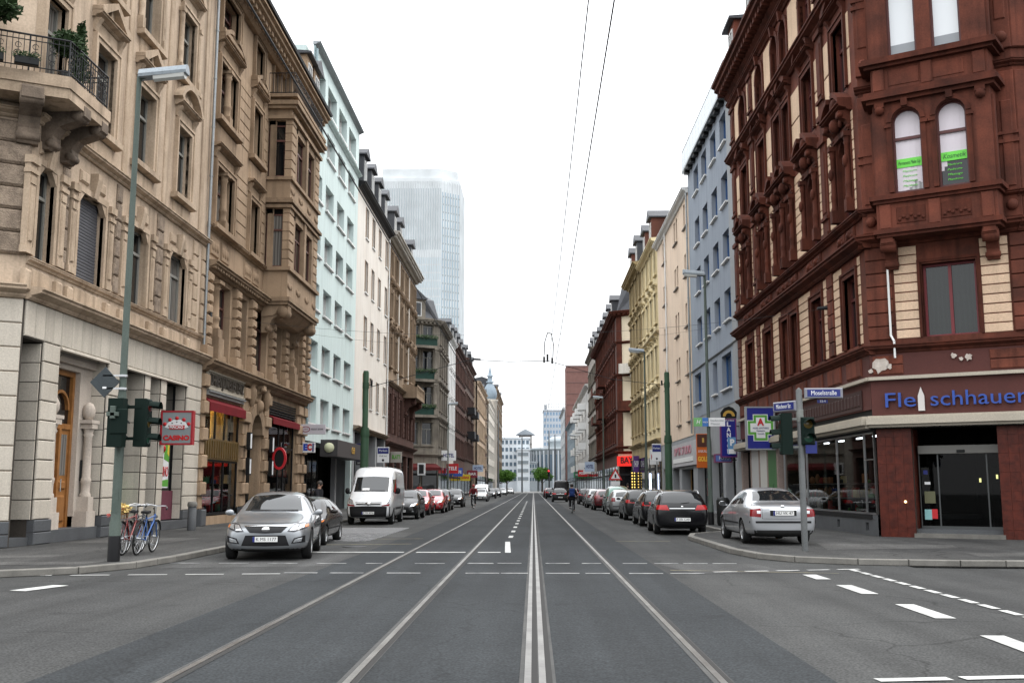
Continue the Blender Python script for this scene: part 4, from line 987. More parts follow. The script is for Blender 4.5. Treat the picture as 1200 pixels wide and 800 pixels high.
for xx in (bx0 + .1, bx1 - .75):
    b = MB(); scroll(b, xx, xx + .6, 8.75, 1.2, 1.35); b.lathe([(.001, xx - .12), (.26, xx - .12), (.26, xx + .72), (.001, xx + .72)], 12, (0, -.95, 9.72), 'x'); sub(bay, 'console', b.mesh('console', B_TRIM))
b = MB(); b.prof([(.05, 9.5), (-.5, 9.55), (-1.0, 9.9), (-1.1, 10.08), (.05, 10.08)], bx0 + .05, bx1 - .05); sub(bay, 'underside', b.mesh('underside', B_TAN))
rl = MB()
for k in range(46):
    t = k / 45; P = [(bx0 - .1, 0), (bx0 - .1, -bd - .1), (bx1 + .1, -bd - .1), (bx1 + .1, 0)]; Ls = [1.25, bx1 - bx0 + .2, 1.25]; d = t * sum(Ls)
    for i_, l in enumerate(Ls):
        if d <= l + 1e-6: u_ = d / l; x = P[i_][0] * (1 - u_) + P[i_ + 1][0] * u_; y = P[i_][1] * (1 - u_) + P[i_ + 1][1] * u_; break
        d -= l
    rl.tube((x, y, 20.3), (x, y, 21.4), .015, None, 5)
for z in (21.4, 20.42): rl.path([(bx0 - .1, 0, z), (bx0 - .1, -bd - .1, z), (bx1 + .1, -bd - .1, z), (bx1 + .1, 0, z)], .025)
sub(bay, 'railing', rl.mesh('railing', IRON))
cornice(FB, 'eaves', -.02, 17.95, 22.0, 1.05, .75, B_TRIM, dent=.55)
FB.part('gutter', cached('gutB', DARKM, lambda b: b.prof([(.1, 0), (-.1, 0), (-.14, .12), (-.1, .16), (.1, .16)], 0, 17.95)), 0, -1.02, 22.75)
mansard(FB, 0, 17.9, 22.75, 3.2, SLATE)
gb = FB.part('gable', cached('gabB', B_TRIM, lambda b: [b.ext([(0, 0), (3.4, 0), (3.4, 1.4), (0, 1.4)], -.25, .5)] + [b.ball((.5 + .5 * k, -.3, .7), .26, 7, 5) for k in range(6)] + [b.arch(0, 0, .9, 1.35, 1.7, -.45, .4, cx=1.7, n=10)]), 49.3 - yB, -.3, 21.1)
for x in (53.2, 55.0): dormer(FB, x - yB, 23.0, 1.5, 2.1, B_TAN, SLATE, 2.0, 'flat' if x < 54 else 'gable', -.35)
dormer(FB, 43 - yB, 23.0, 1.6, 2.0, B_TAN, SLATE, 2.0, 'gable', -.2)
downpipe(FB, 17.75, 6.5, 22.3)

# ---- mint house
yC = 56.6
rC, FC = building('mint_house', 'mint green rendered post-war house with deep square windows', 'L', 56.6, 72.1)
cols = [(.55, 3.05), (4.2, 6.7), (7.85, 10.35), (11.5, 14.0)]
rows = [5.2, 8.4, 11.85, 15.1, 18.4, 21.7]
hs = [(a, b, z, z + 1.62) for z in rows for a, b in cols] + [(a - .05, b + .25, 24.55, 26.35) for a, b in cols]
wall_mesh(FC, 'wall', MINT, 0, 15.5, 4.3, 27.3, hs, .42)
core(FC, 0, 15.5, 4.3, 27.2, 11, MINT, .5)
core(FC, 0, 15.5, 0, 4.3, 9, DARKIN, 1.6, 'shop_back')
for z in rows + [24.55]:
    for a, b_ in cols:
        o = window(FC, a, z, b_ - a, 1.6 if z < 24 else 1.8, FRW, PANEW, 'm3', .33)
        sill(o, b_ - a, WTRIM, .1, .14, .09, y=-.33)
cornice(FC, 'roof_edge', -.05, 15.55, 27.2, .35, .22, ZINC)
cornice(FC, 'attic_ledge', 0, 15.5, 23.9, .3, .18, MINT)
downpipe(FC, .18, 4.4, 27, -.1, .09, rough_mat('grey_blue_pipe', (.34, .44, .46), None, 2, 20, .2, rough=.5))
FC.part('edge_strip', cached('estrip', rough_mat('grey_mint_render', (.36, .46, .47), None, .5, 20, .3), lambda b: b.box(0, .3, -.03, .05, 0, 23)), 0, 0, 4.3)
FC.part('soffit', MB().box(0, 15.5, 0, 1.7, 0, .12).mesh('soffit', MINT), 0, .0, 4.18)
FC.part('pier', cached('cpier', MINT, lambda b: b.box(0, .5, .05, .4, 0, 4.2)), 15.0, 0, 0)
FC.part('pier', cached('cpier2', GREYR, lambda b: b.box(0, .5, .6, .9, 0, 4.2)), 12.4, 0, 0)
o = FC.part('shop_window', cached('csw', DARKM, lambda b: [b.box(k * 1.5, k * 1.5 + .08, 0, .08, 0, 3.6) for k in range(6)] + [b.box(0, 7.6, 0, .08, .35, .45)]), .6, .9, .2)
sub(o, 'pane', cached('cswp', SHOPG, lambda b: b.quad((0, 0, 0), (7.5, 0, 0), (7.5, 0, 3.6), (0, 0, 3.6))), 0, .04, 0)
o = FC.part('door', cached('cdoor', mat('white_door', (.62, .64, .62), .5), lambda b: [b.box(0, 1.6, 0, .06, 0, 3.4), b.bev(.12, 1.48, -.03, 0, .2, 1.2, .03), b.bev(.12, .75, -.03, 0, 1.4, 3.2, .03), b.bev(.85, 1.48, -.03, 0, 1.4, 3.2, .03)]), 13.3, 1.0, .2)
sg = FC.part('shop_sign', cached('csg', mat('charcoal_fascia', (.05, .045, .045), .6), lambda b: b.box(0, 9.5, -1.0, .05, 0, 1.0)), 4.6, -.02, 3.4, 'charcoal fascia box with a pale round emblem and gold script')
sub(sg, 'emblem', cached('cemb', mat('pale_yellow_print', (.75, .75, .5), .5), lambda b: b.lathe([(.001, -.06), (.3, -.06), (.3, 0)], 16, (-.0, 0, 0), 'x')), 0, -.5, .52)
sub(sg, 'lettering', text_mesh('Café', .6, GOLDP, .03, shear=.3), 5.2, -1.03, .5)

# ---- white house
yD = 72.1
rD, FD = building('white_house', 'white rendered house with narrow tall windows and dormers', 'L', 72.1, 88.0)
cx = [3.7, 6.9, 10.3, 14.1]
rows = [(7.6, 10.0), (12.0, 14.4), (16.2, 18.65), (20.4, 22.8)]
hs = [(x, x + 1.25, a, b) for x in cx for a, b in rows]
wall_mesh(FD, 'wall', WHITE, 0, 15.9, 5.9, 23.4, hs, .3); core(FD, 0, 15.9, 5.9, 23.4, 10, WHITE, .36); core(FD, 0, 15.9, 0, 5.9, 8, DARKIN, 1.5, 'shop_back')
for x in cx:
    for a, b_ in rows:
        o = window(FD, x, a, 1.25, b_ - a, mat('tan_frame', (.32, .2, .12), .5), PANE, 'm', .16); sill(o, 1.25, WTRIM, .06, .1, .08, y=-.16)
        [sub(o, 'reveal_strip', cached(('dsur', round(b_ - a, 2)), mat('tan_reveal', (.38, .25, .16), .7), lambda b: b.box(-.1, 0, -.02, .05, 0, b_ - a)), q, -.16, 0) for q in (0, 1.35)]
cornice(FD, 'eaves', 0, 15.9, 23.3, .6, .45, DARKM); mansard(FD, 0, 15.9, 23.7, 3.4, SLATE, 1.9)
for x in (1.6, 5.2, 8.8, 12.4): dormer(FD, x, 24.0, 1.5, 2.2, SLATE, SLATE, 2.0, 'gable', -.1)
cornice(FD, 'shop_cornice', 0, 15.9, 5.6, .4, .35, A_RUS)
for x in (0, 5.2, 10.4, 15.2): FD.part('pier', cached('dpier', GREYR, lambda b: b.box(0, .7, 0, 1.5, 0, 5.6)), x, 0, 0)
for x in (.7, 5.9, 11.1):
    o = FD.part('shop_window', cached('dsw', DARKM, lambda b: [b.box(0, .08, 0, .08, 0, 4.6), b.box(4.4, 4.48, 0, .08, 0, 4.6), b.box(2.1, 2.2, 0, .08, 0, 4.6), b.box(0, 4.5, 0, .08, 3.3, 3.4)]), x, .7, .2); sub(o, 'pane', cached('dswp', PANE, lambda b: b.quad((0, 0, 0), (4.5, 0, 0), (4.5, 0, 4.6), (0, 0, 4.6))), 0, .04, 0)
downpipe(FD, 15.8, 6, 23.2, m=WTRIM)

# ---- brown house over red sandstone
yE = 88.0
rE, FE = building('brown_house', 'brown sandstone house over a dark red lower storey with a pale stone balcony', 'L', 88.0, 108.8)
ex = [1.3, 4.6, 8.6, 12.2, 16.0, 18.9]
rows = [(12.2, 14.8), (16.5, 18.8), (20.2, 22.5)]
hs = [(x, x + 1.3, a, b) for x in ex for a, b in rows]
wall_mesh(FE, 'wall', E_TAN, 0, 20.8, 10.8, 24, hs, .3); core(FE, 0, 20.8, 10.8, 24, 11, E_TAN, .36)
hs = [(x, x + 1.4, 6.3, 9.8) for x in ex]
wall_mesh(FE, 'lower_wall', E_RED, 0, 20.8, 0, 10.8, hs + [(x, x + 4.2, .2, 4.6) for x in (.8, 5.8, 10.8, 15.8)], .4); core(FE, 0, 20.8, 0, 10.8, 10, DARKIN, .8, 'dark_rooms')
for x in ex:
    for i, (a, b_) in enumerate(rows):
        o = window(FE, x, a, 1.3, b_ - a, FRW if i else FRG, PANE, 'TM', .2); surround(o, 1.3, b_ - a, E_TAN, .18, .12)
        if i < 2: pediment(o, 1.3, b_ - a + .24, E_TAN, ('ears', 'flat')[i], .3)
        sill(o, 1.3, E_TAN, .35, .25, .16)
    o = window(FE, x, 6.3, 1.4, 3.5, FRB, PANE, 'TM', .25); surround(o, 1.4, 3.5, E_RED, .2, .16)
    blocks(FE, E_RED, x - .85, x - .25, 6.3, 10.4, .5, -.12, depth=.2, bev=.05)
for x in (6.9, 14.6): FE.part('lesene', cached('elese', rough_mat('pale_lesene', (.62, .58, .52), None, .8, 20, .4), lambda b: b.box(0, .5, -.1, .05, 0, 12)), x, 0, 11)
for z, d in ((10.5, .4), (15.6, .3), (19.6, .3), (5.2, .5)): cornice(FE, 'string_course', 0, 20.8, z, d, .35, E_TAN if z > 9 else E_RED)
cornice(FE, 'eaves', 0, 20.85, 23.3, .95, .8, rough_mat('pale_eaves', (.5, .47, .42), (.3, .28, .25), .8, 20, .5), dent=.5); mansard(FE, 0, 20.8, 24, 3.2, SLATE)
for x in (2.5, 6.5, 15.5): dormer(FE, x, 24.2, 1.7, 2.2, SLATE, SLATE, 2.0, 'gable', -.1)
bb = MB(); bb.box(11.2, 18.2, -1.4, .1, 10.2, 10.5); bb.box(11.2, 18.2, -1.4, -1.15, 11.3, 11.5); bb.box(11.2, 11.5, -1.4, .1, 10.5, 11.5); bb.box(17.9, 18.2, -1.4, .1, 10.5, 11.5)
[baluster(bb, 11.8 + k * .36, -1.28, 10.5, .8, .11) for k in range(17)]
bal2 = FE.part('balcony', bb.mesh('balcony', E_TAN)); 
for x in (11.8, 17): sub(bal2, 'console', cached('econsole', E_RED, lambda b: scroll(b, 0, .6, 8.4, 1.2, 1.8)), x)
for x in (.8, 5.8, 10.8, 15.8):
    o = FE.part('shop_window', cached('esw', DARKM, lambda b: [b.box(0, .1, 0, .08, 0, 4.4), b.box(2.0, 2.1, 0, .08, 0, 4.4), b.box(4.1, 4.2, 0, .08, 0, 4.4), b.box(.1, 4.1, 0, .08, 3.4, 3.55)]), x, .35, .2); sub(o, 'pane', cached('eswp', PANE, lambda b: b.quad((0, 0, 0), (4.2, 0, 0), (4.2, 0, 4.4), (0, 0, 4.4))), 0, .05, 0)

# ---- soot-grey corner house with stacked balconies
rF, FF = building('soot_grey_corner_house', 'soot grey corner house with stacked green balconies facing the crossing', 'L', 137.0, 151.5)
FX = Frame(rF, -6.4, -3.7, R(30))
levels = [6.2, 11.0, 15.8, 20.4]
def storeys(F, x0, x1, H, zs, xs, w, h, m, trim, fm=FRG, pm=PANE, st='TM', ped=None, core_m=None, base=True, z0=0):
    hs = [(x, x + w, z + 1.0, z + 1.0 + h) for x in xs for z in zs]
    wall_mesh(F, 'wall', m, x0, x1, z0, H, hs, .3); core(F, x0, x1, z0, H, 9, core_m or m, .36)
    for i, z in enumerate(zs):
        for x in xs:
            o = window(F, x, z + 1.0, w, h, fm, pm, st, .2)
            if trim: sub(o, 'surround', cached(('lsur', round(w, 2), round(h, 2)), trim, lambda b: [b.box(-.18, 0, -.1, .05, -.1, h), b.box(w, w + .18, -.1, .05, -.1, h), b.box(-.25, w + .25, -.2, .05, h, h + .25), b.box(-.22, w + .22, -.2, .05, -.25, -.1)]), 0, -.2, 0)
            if ped and i < len(zs) - 1: pediment(o, w, h + .22, trim, ped[i % len(ped)], .25)
def shops(F, x0, x1, h, n, m=DARKM):
    w = (x1 - x0) / n
    for k in range(n):
        o = F.part('shop_window', cached(('lsw', round(w, 2), h), m, lambda b: [b.box(.1, .2, -.05, .05, 0, h), b.box(w - .2, w - .1, -.05, .05, 0, h), b.box(.2, w - .2, -.05, .05, h * .72, h * .78), b.box(.2, w - .2, -.05, .05, 0, .4)]), x0 + k * w, -.03, .13)
        sub(o, 'pane', cached(('lswp', round(w, 2), h), PANE, lambda b: b.quad((.2, 0, .4), (w - .2, 0, .4), (w - .2, 0, h), (.2, 0, h))), 0, -.01, 0)
storeys(FX, 0, 7.4, 23.4, levels[:3] + [20.0], [.9, 2.95, 5.0], 1.5, 2.9, F_GREY, F_GREY, pm=PANES); storeys(FF, 0, 14.5, 23.4, levels[:3] + [20.0], [1.2, 4.4, 8.0, 11.6], 1.4, 2.7, F_GREY, F_GREY, ped=('flat',))
for fr, L in ((FX, 7.4), (FF, 14.5)):
    for z, d in ((5.6, .4), (10.6, .3), (15.4, .3), (19.8, .3)): cornice(fr, 'string_course', 0, L, z, d, .4, F_GREY)
    cornice(fr, 'eaves', 0, L, 23.2, .8, .8, F_GREY, dent=.6); shops(fr, 0, L, 4.2, 3); mansard(fr, 0, L, 24, 3.0, SLATE, 1.8)
for k, z in enumerate((10.7, 15.4, 19.9)):
    b = MB(); b.box(.9, 6.5, -1.6, .1, z, z + .35); 
    for x in (1.1, 6.3): column(b, x, -1.4, z + .35, 4.2, .2) if k < 2 else None
    o = FX.part('balcony', b.mesh('balcony', F_GREY))
    b = MB(); b.box(.95, 6.45, -1.55, -1.45, z + .36, z + 1.35); b.box(.95, 1.05, -1.45, 0, z + .36, z + 1.35); b.box(6.35, 6.45, -1.45, 0, z + .36, z + 1.35)
    sub(o, 'parapet', b.mesh('parapet', COPPER))
    b = MB(); [bush(b, (1.2 + q * .55, -1.5, z + 1.45), .35, .25, 60, .25, q + k * 11) for q in range(10)]; sub(o, 'flowers', b.mesh('flowers', LEAF))
dormer(FX, 2.2, 24.0, 3.0, 2.6, F_GREY, SLATE, 2.5, 'gable', -.3)
b = MB(); b.prof([(0, 0), (-1.6, -.5), (-1.6, -.9), (-1.5, -.9), (-1.5, -.6), (0, -.15)], .3, 7.1); aw = FX.part('awning', b.mesh('awning', rough_mat('dark_red_awning', (.085, .012, .012), None, 2, 20, .4)), 0, 0, 4.7)

# ---- the houses further along on the left
def row_house(name, label, side, ya, yb, H, m, trim, n, zs, w, h, roof=SLATE, rh=3.0, shop=4.0, ped=None, fm=FRW, pm=PANE, st='TM', x=None, band=True, dorm=2, eav=.7):
    r, F = building(name, label, side, ya, yb, x); L = yb - ya
    p = L / n; storeys(F, 0, L, H, zs, [p * (k + .5) - w / 2 for k in range(n)], w, h, m, trim, fm, pm, st, ped)
    if band:
        for z in zs: cornice(F, 'string_course', 0, L, z + .3, .22, .3, trim or m)
    cornice(F, 'eaves', 0, L, H - .5, eav, .7, trim or m)
    if roof: mansard(F, 0, L, H + .15, rh, roof, 1.8)
    for k in range(dorm): dormer(F, L * (k + .5) / dorm - .8, H + .3, 1.7, 2.1, roof or m, roof or m, 2.0, 'gable', 0)
    if shop: shops(F, 0, L, shop, max(2, n // 2))
    return r, F
rG, FG = row_house('pale_pilaster_house', 'pale house with white pilasters next to the soot grey corner house', 'L', 151.5, 163.5, 24.0, WHITE, WTRIM, 4, [6, 10.4, 14.8, 19.2], 1.3, 2.7, ped=('flat',))
for k in range(5): FG.part('pilaster', cached('gpil', WTRIM, lambda b: b.box(-.5, .5, -.2, .05, 0, 17.2)), k * 3.0 if 0 < k < 4 else (.3 if k == 0 else 11.7), 0, 6)
row_house('red_sandstone_house', 'dark red sandstone house beyond the pale pilaster house', 'L', 163.5, 190, 24.5, E_RED, E_RED, 7, [6, 10.4, 14.8, 19.3], 1.4, 2.6, dorm=4)
rH, FH = row_house('blackened_brick_house', 'blackened brown house with iron balconies on the left', 'L', 190, 218, 25.5, rough_mat('blackened_stone', (.12, .085, .07), (.06, .045, .04), .5, 10, .7, streak=.4), E_RED, 7, [6.2, 10.8, 15.4, 20.2], 1.4, 2.7, dorm=3)
for k, z in enumerate((10.9, 15.5)):
    for x in (6, 18):
        b = MB(); b.box(x, x + 5, -1.5, .1, z, z + .3); b.box(x, x + 5, -1.5, -1.4, z + .3, z + 1.3); b.box(x, x + .1, -1.4, 0, z + .3, z + 1.3); b.box(x + 4.9, x + 5, -1.4, 0, z + .3, z + 1.3); FH.part('balcony', b.mesh('balcony', IRON))
rI, FI = row_house('tan_arched_house', 'tan stone house with arched white windows on the left', 'L', 218, 254, 24, A_TAN, A_TRIM, 7, [6, 11.5, 17.5], 2.2, 3.6, dorm=0, x=-11.9)
row_house('narrow_red_house', 'narrow red house squeezed before the white office block', 'L', 254, 280, 24.5, E_RED, A_TRIM, 5, [5.6, 10.2, 14.8, 19.2], 2.0, 2.8, dorm=2)
rJ, FJ = row_house('white_office_block', 'white office block with long window bands under the dome', 'L', 280, 324, 25.5, IVORY, None, 9, [4.5, 8.6, 12.7, 16.8, 20.8], 4.0, 2.3, roof=None, dorm=0, band=False, pm=PANEW, st='m', eav=.4, x=-12.2)
row_house('brown_gabled_house', 'tall brown stone house with a stepped gable at the far end of the left side', 'L', 330, 392, 33, F_GREY, E_TAN, 9, [6, 12, 18, 24, 29.5], 2.4, 3.4, dorm=2, x=-11.9)
# domed turret
td = thing('domed_tower', 'blue grey onion dome with a lantern spire above the left rooftops', 'dome', (-13.8, 326.5, 0))
dm = MB(); dm.lathe([(2.3, 0), (2.3, 28.6), (2.6, 28.8), (2.6, 29.3)], 16); sub(td, 'drum', dm.mesh('drum', IVORY))
dm = MB(); dm.lathe([(1.8, 29.3), (2.25, 30.4), (2.25, 31.4), (1.95, 32.6), (1.3, 33.8), (.85, 34.5), (.8, 34.8)], 20); sub(td, 'dome', dm.mesh('dome', DOME))
dm = MB(); dm.lathe([(1.25, 34.8), (1.25, 35.1), (.75, 35.2), (.7, 36.6), (1.0, 36.8), (1.0, 37.0), (.6, 37.2), (.45, 38.2), (.2, 39.2), (.05, 40.4)], 14); sub(td, 'lantern', dm.mesh('lantern', DOME))
# ---- glass skyscraper behind the left side
tw = thing('skyscraper', 'pale glass skyscraper fading into the white sky behind the left side', 'skyscraper', (-80.5, 520, 0))
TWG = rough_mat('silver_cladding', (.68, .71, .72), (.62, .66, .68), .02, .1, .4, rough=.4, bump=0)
poly = [(0, 0), (33, 0), (42, 7), (42, 40), (36, 46), (6, 46), (0, 40)]
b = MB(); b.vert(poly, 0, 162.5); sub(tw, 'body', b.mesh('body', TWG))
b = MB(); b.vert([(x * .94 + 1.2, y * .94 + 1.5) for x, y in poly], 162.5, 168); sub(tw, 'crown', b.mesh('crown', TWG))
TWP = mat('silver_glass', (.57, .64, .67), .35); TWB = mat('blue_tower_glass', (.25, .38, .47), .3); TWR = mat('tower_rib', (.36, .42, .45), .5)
fin = MB(); flo = MB()
segs = [((0, 0), (33, 0), 26, .40), ((33, 0), (42, 7), 7, .30), ((42, 7), (42, 40), 20, .3)]
for q, ((xa, ya_), (xb, yb_), k, hw) in enumerate(segs):
    d = Vector((xb - xa, yb_ - ya_)); L = d.length; d.normalize(); nn = Vector((d.y, -d.x)); p_ = L / k
    for i in range(k):
        c = Vector((xa, ya_)) + d * (i + .5) * p_
        def strip(c0, c1, z0, z1, out, mi):
            A = c + d * c0 * p_ + nn * out; B = c + d * c1 * p_ + nn * out
            flo.add([(A.x, A.y, z0), (B.x, B.y, z0), (B.x, B.y, z1), (A.x, A.y, z1)], [(0, 1, 2, 3)], mi)
        if q == 0:
            for j in range(28): strip(-hw, hw, 3 + j * 4.2, 6.5 + j * 4.2, .02, 0)
            strip(-.18, .06, 124, 157, .02, 2); strip(.3, .36, 124, 157, .02, 2)
        else:
            strip(-.42, -.02, 3, 155, .02, 1)
            for j in range(36): strip(-.42, .36, 5.2 + j * 4.2, 6.0 + j * 4.2, .04, 2)
        f = Vector((xa, ya_)) + d * i * p_; w_ = .16 * p_
        fin.add([(f.x - d.x * w_, f.y - d.y * w_, 0), (f.x + nn.x * .5, f.y + nn.y * .5, 0), (f.x + d.x * w_, f.y + d.y * w_, 0), (f.x - d.x * w_, f.y - d.y * w_, 161), (f.x + nn.x * .5, f.y + nn.y * .5, 161), (f.x + d.x * w_, f.y + d.y * w_, 158)], [(0, 1, 4, 3), (1, 2, 5, 4)])
o = sub(tw, 'window_panes', flo.mesh('window_panes', [TWP, TWB, TWR])); o['kind'] = 'stuff'
o = sub(tw, 'facade_fins', fin.mesh('facade_fins', TWG)); o['kind'] = 'stuff'
b = MB(); [b.tube((x, 12, 168), (x, 12, 168 + h), .25, .1, 5) for x, h in ((8, 2), (12, 3), (15, 2.5), (24, 4))]; b.box(5, 18, 8, 20, 167.9, 170); sub(tw, 'roof_plant', b.mesh('roof_plant', TWG))
# ================================================================ right side of the street
Y1 = 51.0
r1, F1 = building('brownstone_corner_house', 'brownstone and cream corner house with a bay window over the butcher shop door', 'R', 31.2, 51.0)
C1 = Frame(r1, 0, -19.8, R(-30))
S1 = Frame(r1, 4.4 * .866, -19.8 - 2.2, 0)
FRD = mat('dark_red_frame', (.09, .02, .018), .5)
def y2x(a, b): return (Y1 - b, Y1 - a)
colsR = [y2x(32.25, 33.5), y2x(36.1, 37.4), y2x(39.45, 40.5), y2x(40.95, 42.0), y2x(43.8, 45.1), y2x(47.5, 48.8)]
hs = [(a, b, 6.0, 8.3) for a, b in colsR] + [(a, b, 10.3, 13.0) for a, b in colsR] + [(a, b, 14.5, 16.9) for a, b in colsR] + [(a, b, 18.4, 20.5) for a, b in colsR]
def arch_fill(o, w, h, m, depth=.3, y=-.2):
    def f(b):
        r = w / 2; zc = h - r
        for s_ in (-1, 1):
            pts = [(r + s_ * r, h)] + [(r + s_ * r * math.cos(t * PI / 12), zc + r * math.sin(t * PI / 12)) for t in range(7)]
            b.ext(pts[::-1] if s_ > 0 else pts, 0, depth)
    sub(o, 'arch_spandrel', cached(('archfill', round(w, 2), round(h, 2), depth), m, f), 0, y + .003, 0)
wall_mesh(F1, 'wall', BROWN, 0, 19.8, 5.1, 22.0, hs, .3); core(F1, 0, 19.8, 5.0, 22, 10, DARKIN, .4)
# cream stone courses between the openings
def cream(F, a, b, z0, z1, ch=.29, bw=None): blocks(F, CREAM, a, b, z0, z1, ch, -.02, bw=bw, depth=.06, bev=.012, gap=.032)
pil1 = [y2x(34.65, 35.35), y2x(46.0, 46.7), y2x(50.2, 51.0)]
gaps = []
edges = [0.0] 
strips = [(.8, colsR[5][0] - .22), (colsR[5][1] + .22, pil1[1][0]), (pil1[1][1], colsR[4][0] - .22), (colsR[4][1] + .22, colsR[3][0] - .2), (colsR[2][1] + .2, colsR[1][0] - .22), (colsR[1][1] + .22, pil1[0][0]), (pil1[0][1], colsR[0][0] - .22), (colsR[0][1] + .2, 19.22)]
for a, b_ in strips:
    if b_ - a > .15: cream(F1, a, b_, 5.98, 8.8, .31); cream(F1, a, b_, 10.3, 13.6, .33)
for a, b_ in strips:
    if b_ - a > .15:
        for k in range(2): F1.part('stone', cached(('crm', round(b_ - a, 2), k), CREAM, lambda b: b.bev(.012, b_ - a - .012, 0, .06, .012, 1.2, .012)), a, -.02, 14.5 + k * 1.25)
        F1.part('stone', cached(('crm3', round(b_ - a, 2)), CREAM, lambda b: b.bev(0, b_ - a, 0, .06, 0, 2.3, .012)), a, -.02, 18.4)
for a, b_ in pil1:
    blocks(F1, BROWN, a, b_, 5.98, 8.85, .47, -.07, depth=.12)
    for z0, z1 in ((10.1, 13.7), (14.4, 17.7), (18.3, 20.8)):
        F1.part('pilaster', cached(('pilR', round(b_ - a, 2), round(z1 - z0, 2)), BROWN2, lambda b: [b.bev(0, b_ - a, -.08, .05, 0, z1 - z0, .02), b.bev(.12, b_ - a - .12, -.12, -.07, .9, z1 - z0 - .5, .03), b.box(-.05, b_ - a + .05, -.16, .05, z1 - z0 - .2, z1 - z0), b.box(-.04, b_ - a + .04, -.15, .05, .0, .2), b.box(-.04, b_ - a + .04, -.15, .05, .66, .78)]), a, 0, z0)
def ornate(o, w, h, arch=False, big=True):
    """carved frame: side columns, masks and a broken pediment"""
    def f(b):
        for s_ in (-1, 1):
            x = -.16 if s_ < 0 else w + .16
            column(b, x, -.14, .0, h * .98, .1); b.box(x - .17, x + .17, -.06, .1, 0, h + .2)
            b.ball((x, -.22, h * .62), .13, 8, 5, 0, 1.7, .7)
            scroll(b, x - .13, x + .13, h + .02, .42, .62)
        b.box(-.3, w + .3, -.12, .1, h, h + .2)
        b.prof(cornice_prof(.5, .26), -.42, w + .42, dz=h + .62)
        c = w / 2; hw = w / 2 + .4; zt = h + .88
        for s_ in (-1, 1):
            for k in range(4):
                x0, x1 = c + s_ * (hw - k * hw * .19), c + s_ * (hw - (k + 1) * hw * .19)
                z0_, z1_ = zt + .42 * math.sin(k / 4 * PI / 2), zt + .42 * math.sin((k + 1) / 4 * PI / 2)
                q = [(x0, z0_ - .03), (x1, z1_ - .03), (x1, z1_ + .15), (x0, z0_ + .15)]
                b.ext(q if s_ < 0 else q[::-1], -.46, .1)
        b.ball((c, -.24, zt + .2), .21, 9, 6, 0, 1.4, .8); b.ball((c, -.3, zt + .55), .1, 8, 5)
        for s_ in (-1, 1): b.ball((c + s_ * .33, -.18, zt + .08), .2, 8, 5, 0, .75, .6); b.ball((c + s_ * .3, -.16, h + .42), .16, 8, 5, 0, 1, .5)
        b.ball((c, -.26, h + .4), .2, 8, 5, 0, 1.3)
    sub(o, 'carved_surround', cached(('ornate', round(w, 2), round(h, 2)), BROWN2, f), 0, -.2, 0)
for i, (a, b_) in enumerate(colsR):
    w = b_ - a
    o = window(F1, a, 6.0, w, 2.3, FRD, PANE, 'TM'); surround(o, w, 2.3, BROWN2, .2, .06)
    o = window(F1, a, 10.3, w, 2.7, FRD, PANES if i == 0 else PANE, 'T'); arch_fill(o, w, 2.7, BROWN2); ornate(o, w, 2.7)
    o = window(F1, a, 14.5, w, 2.4, FRD, PANE, 'TM'); surround(o, w, 2.4, BROWN2, .22, .08); pediment(o, w, 2.55, BROWN2, 'ears' if i in (1, 4) else 'tri', .34)
    o = window(F1, a, 18.4, w, 2.1, FRD, PANE, 'TM'); arch_fill(o, w, 2.1, BROWN2)
    sub(o, 'surround', cached(('topsur', round(w, 2)), BROWN2, lambda b: [b.box(-.2, 0, -.08, .1, 0, 2.1 - w / 2), b.box(w, w + .2, -.08, .1, 0, 2.1 - w / 2), b.arch(0, 0, 2.1 - w / 2, w / 2, w / 2 + .2, -.09, .1, cx=w / 2), b.prof([(.1, 0), (-.2, 0), (-.26, .4), (.1, .4)], w / 2 - .1, w / 2 + .1, dz=2.1)]), 0, -.2, 0)
    if i == 0: sub(o, 'notice', MB().box(0, .01, 0, .01, 0, .01).mesh('notice', LIMEP), .3, .04, .3)
    for k in (0, 1): 
        F1.part('carved_panel', cached(('cpan', round(w, 2)), BROWN2, lambda b: [b.bev(0, w / 2 + .1, -.06, .05, 0, .52, .05), b.ball((w / 4 + .05, -.06, .26), .14, 7, 4), b.ball((w / 4 - .2, -.05, .2), .09, 6, 4), b.ball((w / 4 + .28, -.05, .2), .09, 6, 4)]), a - .2 + k * (w / 2 + .3), -.02, 9.32)
def mould(z, d, h, m=BROWN2, dent=0, fr=(F1, C1, S1)):
    if F1 in fr: cornice(F1, 'string_course', -.02, 19.82 + d * .5, z, d, h, m, dent=dent)
    if C1 in fr: cornice(C1, 'string_course', -d * .45, 4.4 + d * .45, z, d, h, m, dent=dent)
    if S1 in fr: cornice(S1, 'string_course', -d * .45, 14, z, d, h, m, dent=dent)
mould(5.55, .28, .3); mould(8.85, .42, .42); mould(9.86, .26, .24); mould(13.85, .2, .22, fr=(C1, S1)); mould(17.75, .46, .46); mould(20.85, .3, .3)
cornice(F1, 'eaves', -.02, 20.6, 21.3, 1.0, .95, BROWN2, dent=.5); cornice(C1, 'eaves', -.4, 4.8, 21.3, 1.0, .95, BROWN2, dent=.5)
mansard(F1, 0, 19.8, 22.2, 3.2, SLATE)
for x in (1.2, 5.5, 10, 14.5): dormer(F1, x, 22.4, 1.6, 2.1, BROWN, SLATE, 2.0, 'flat', -.3)
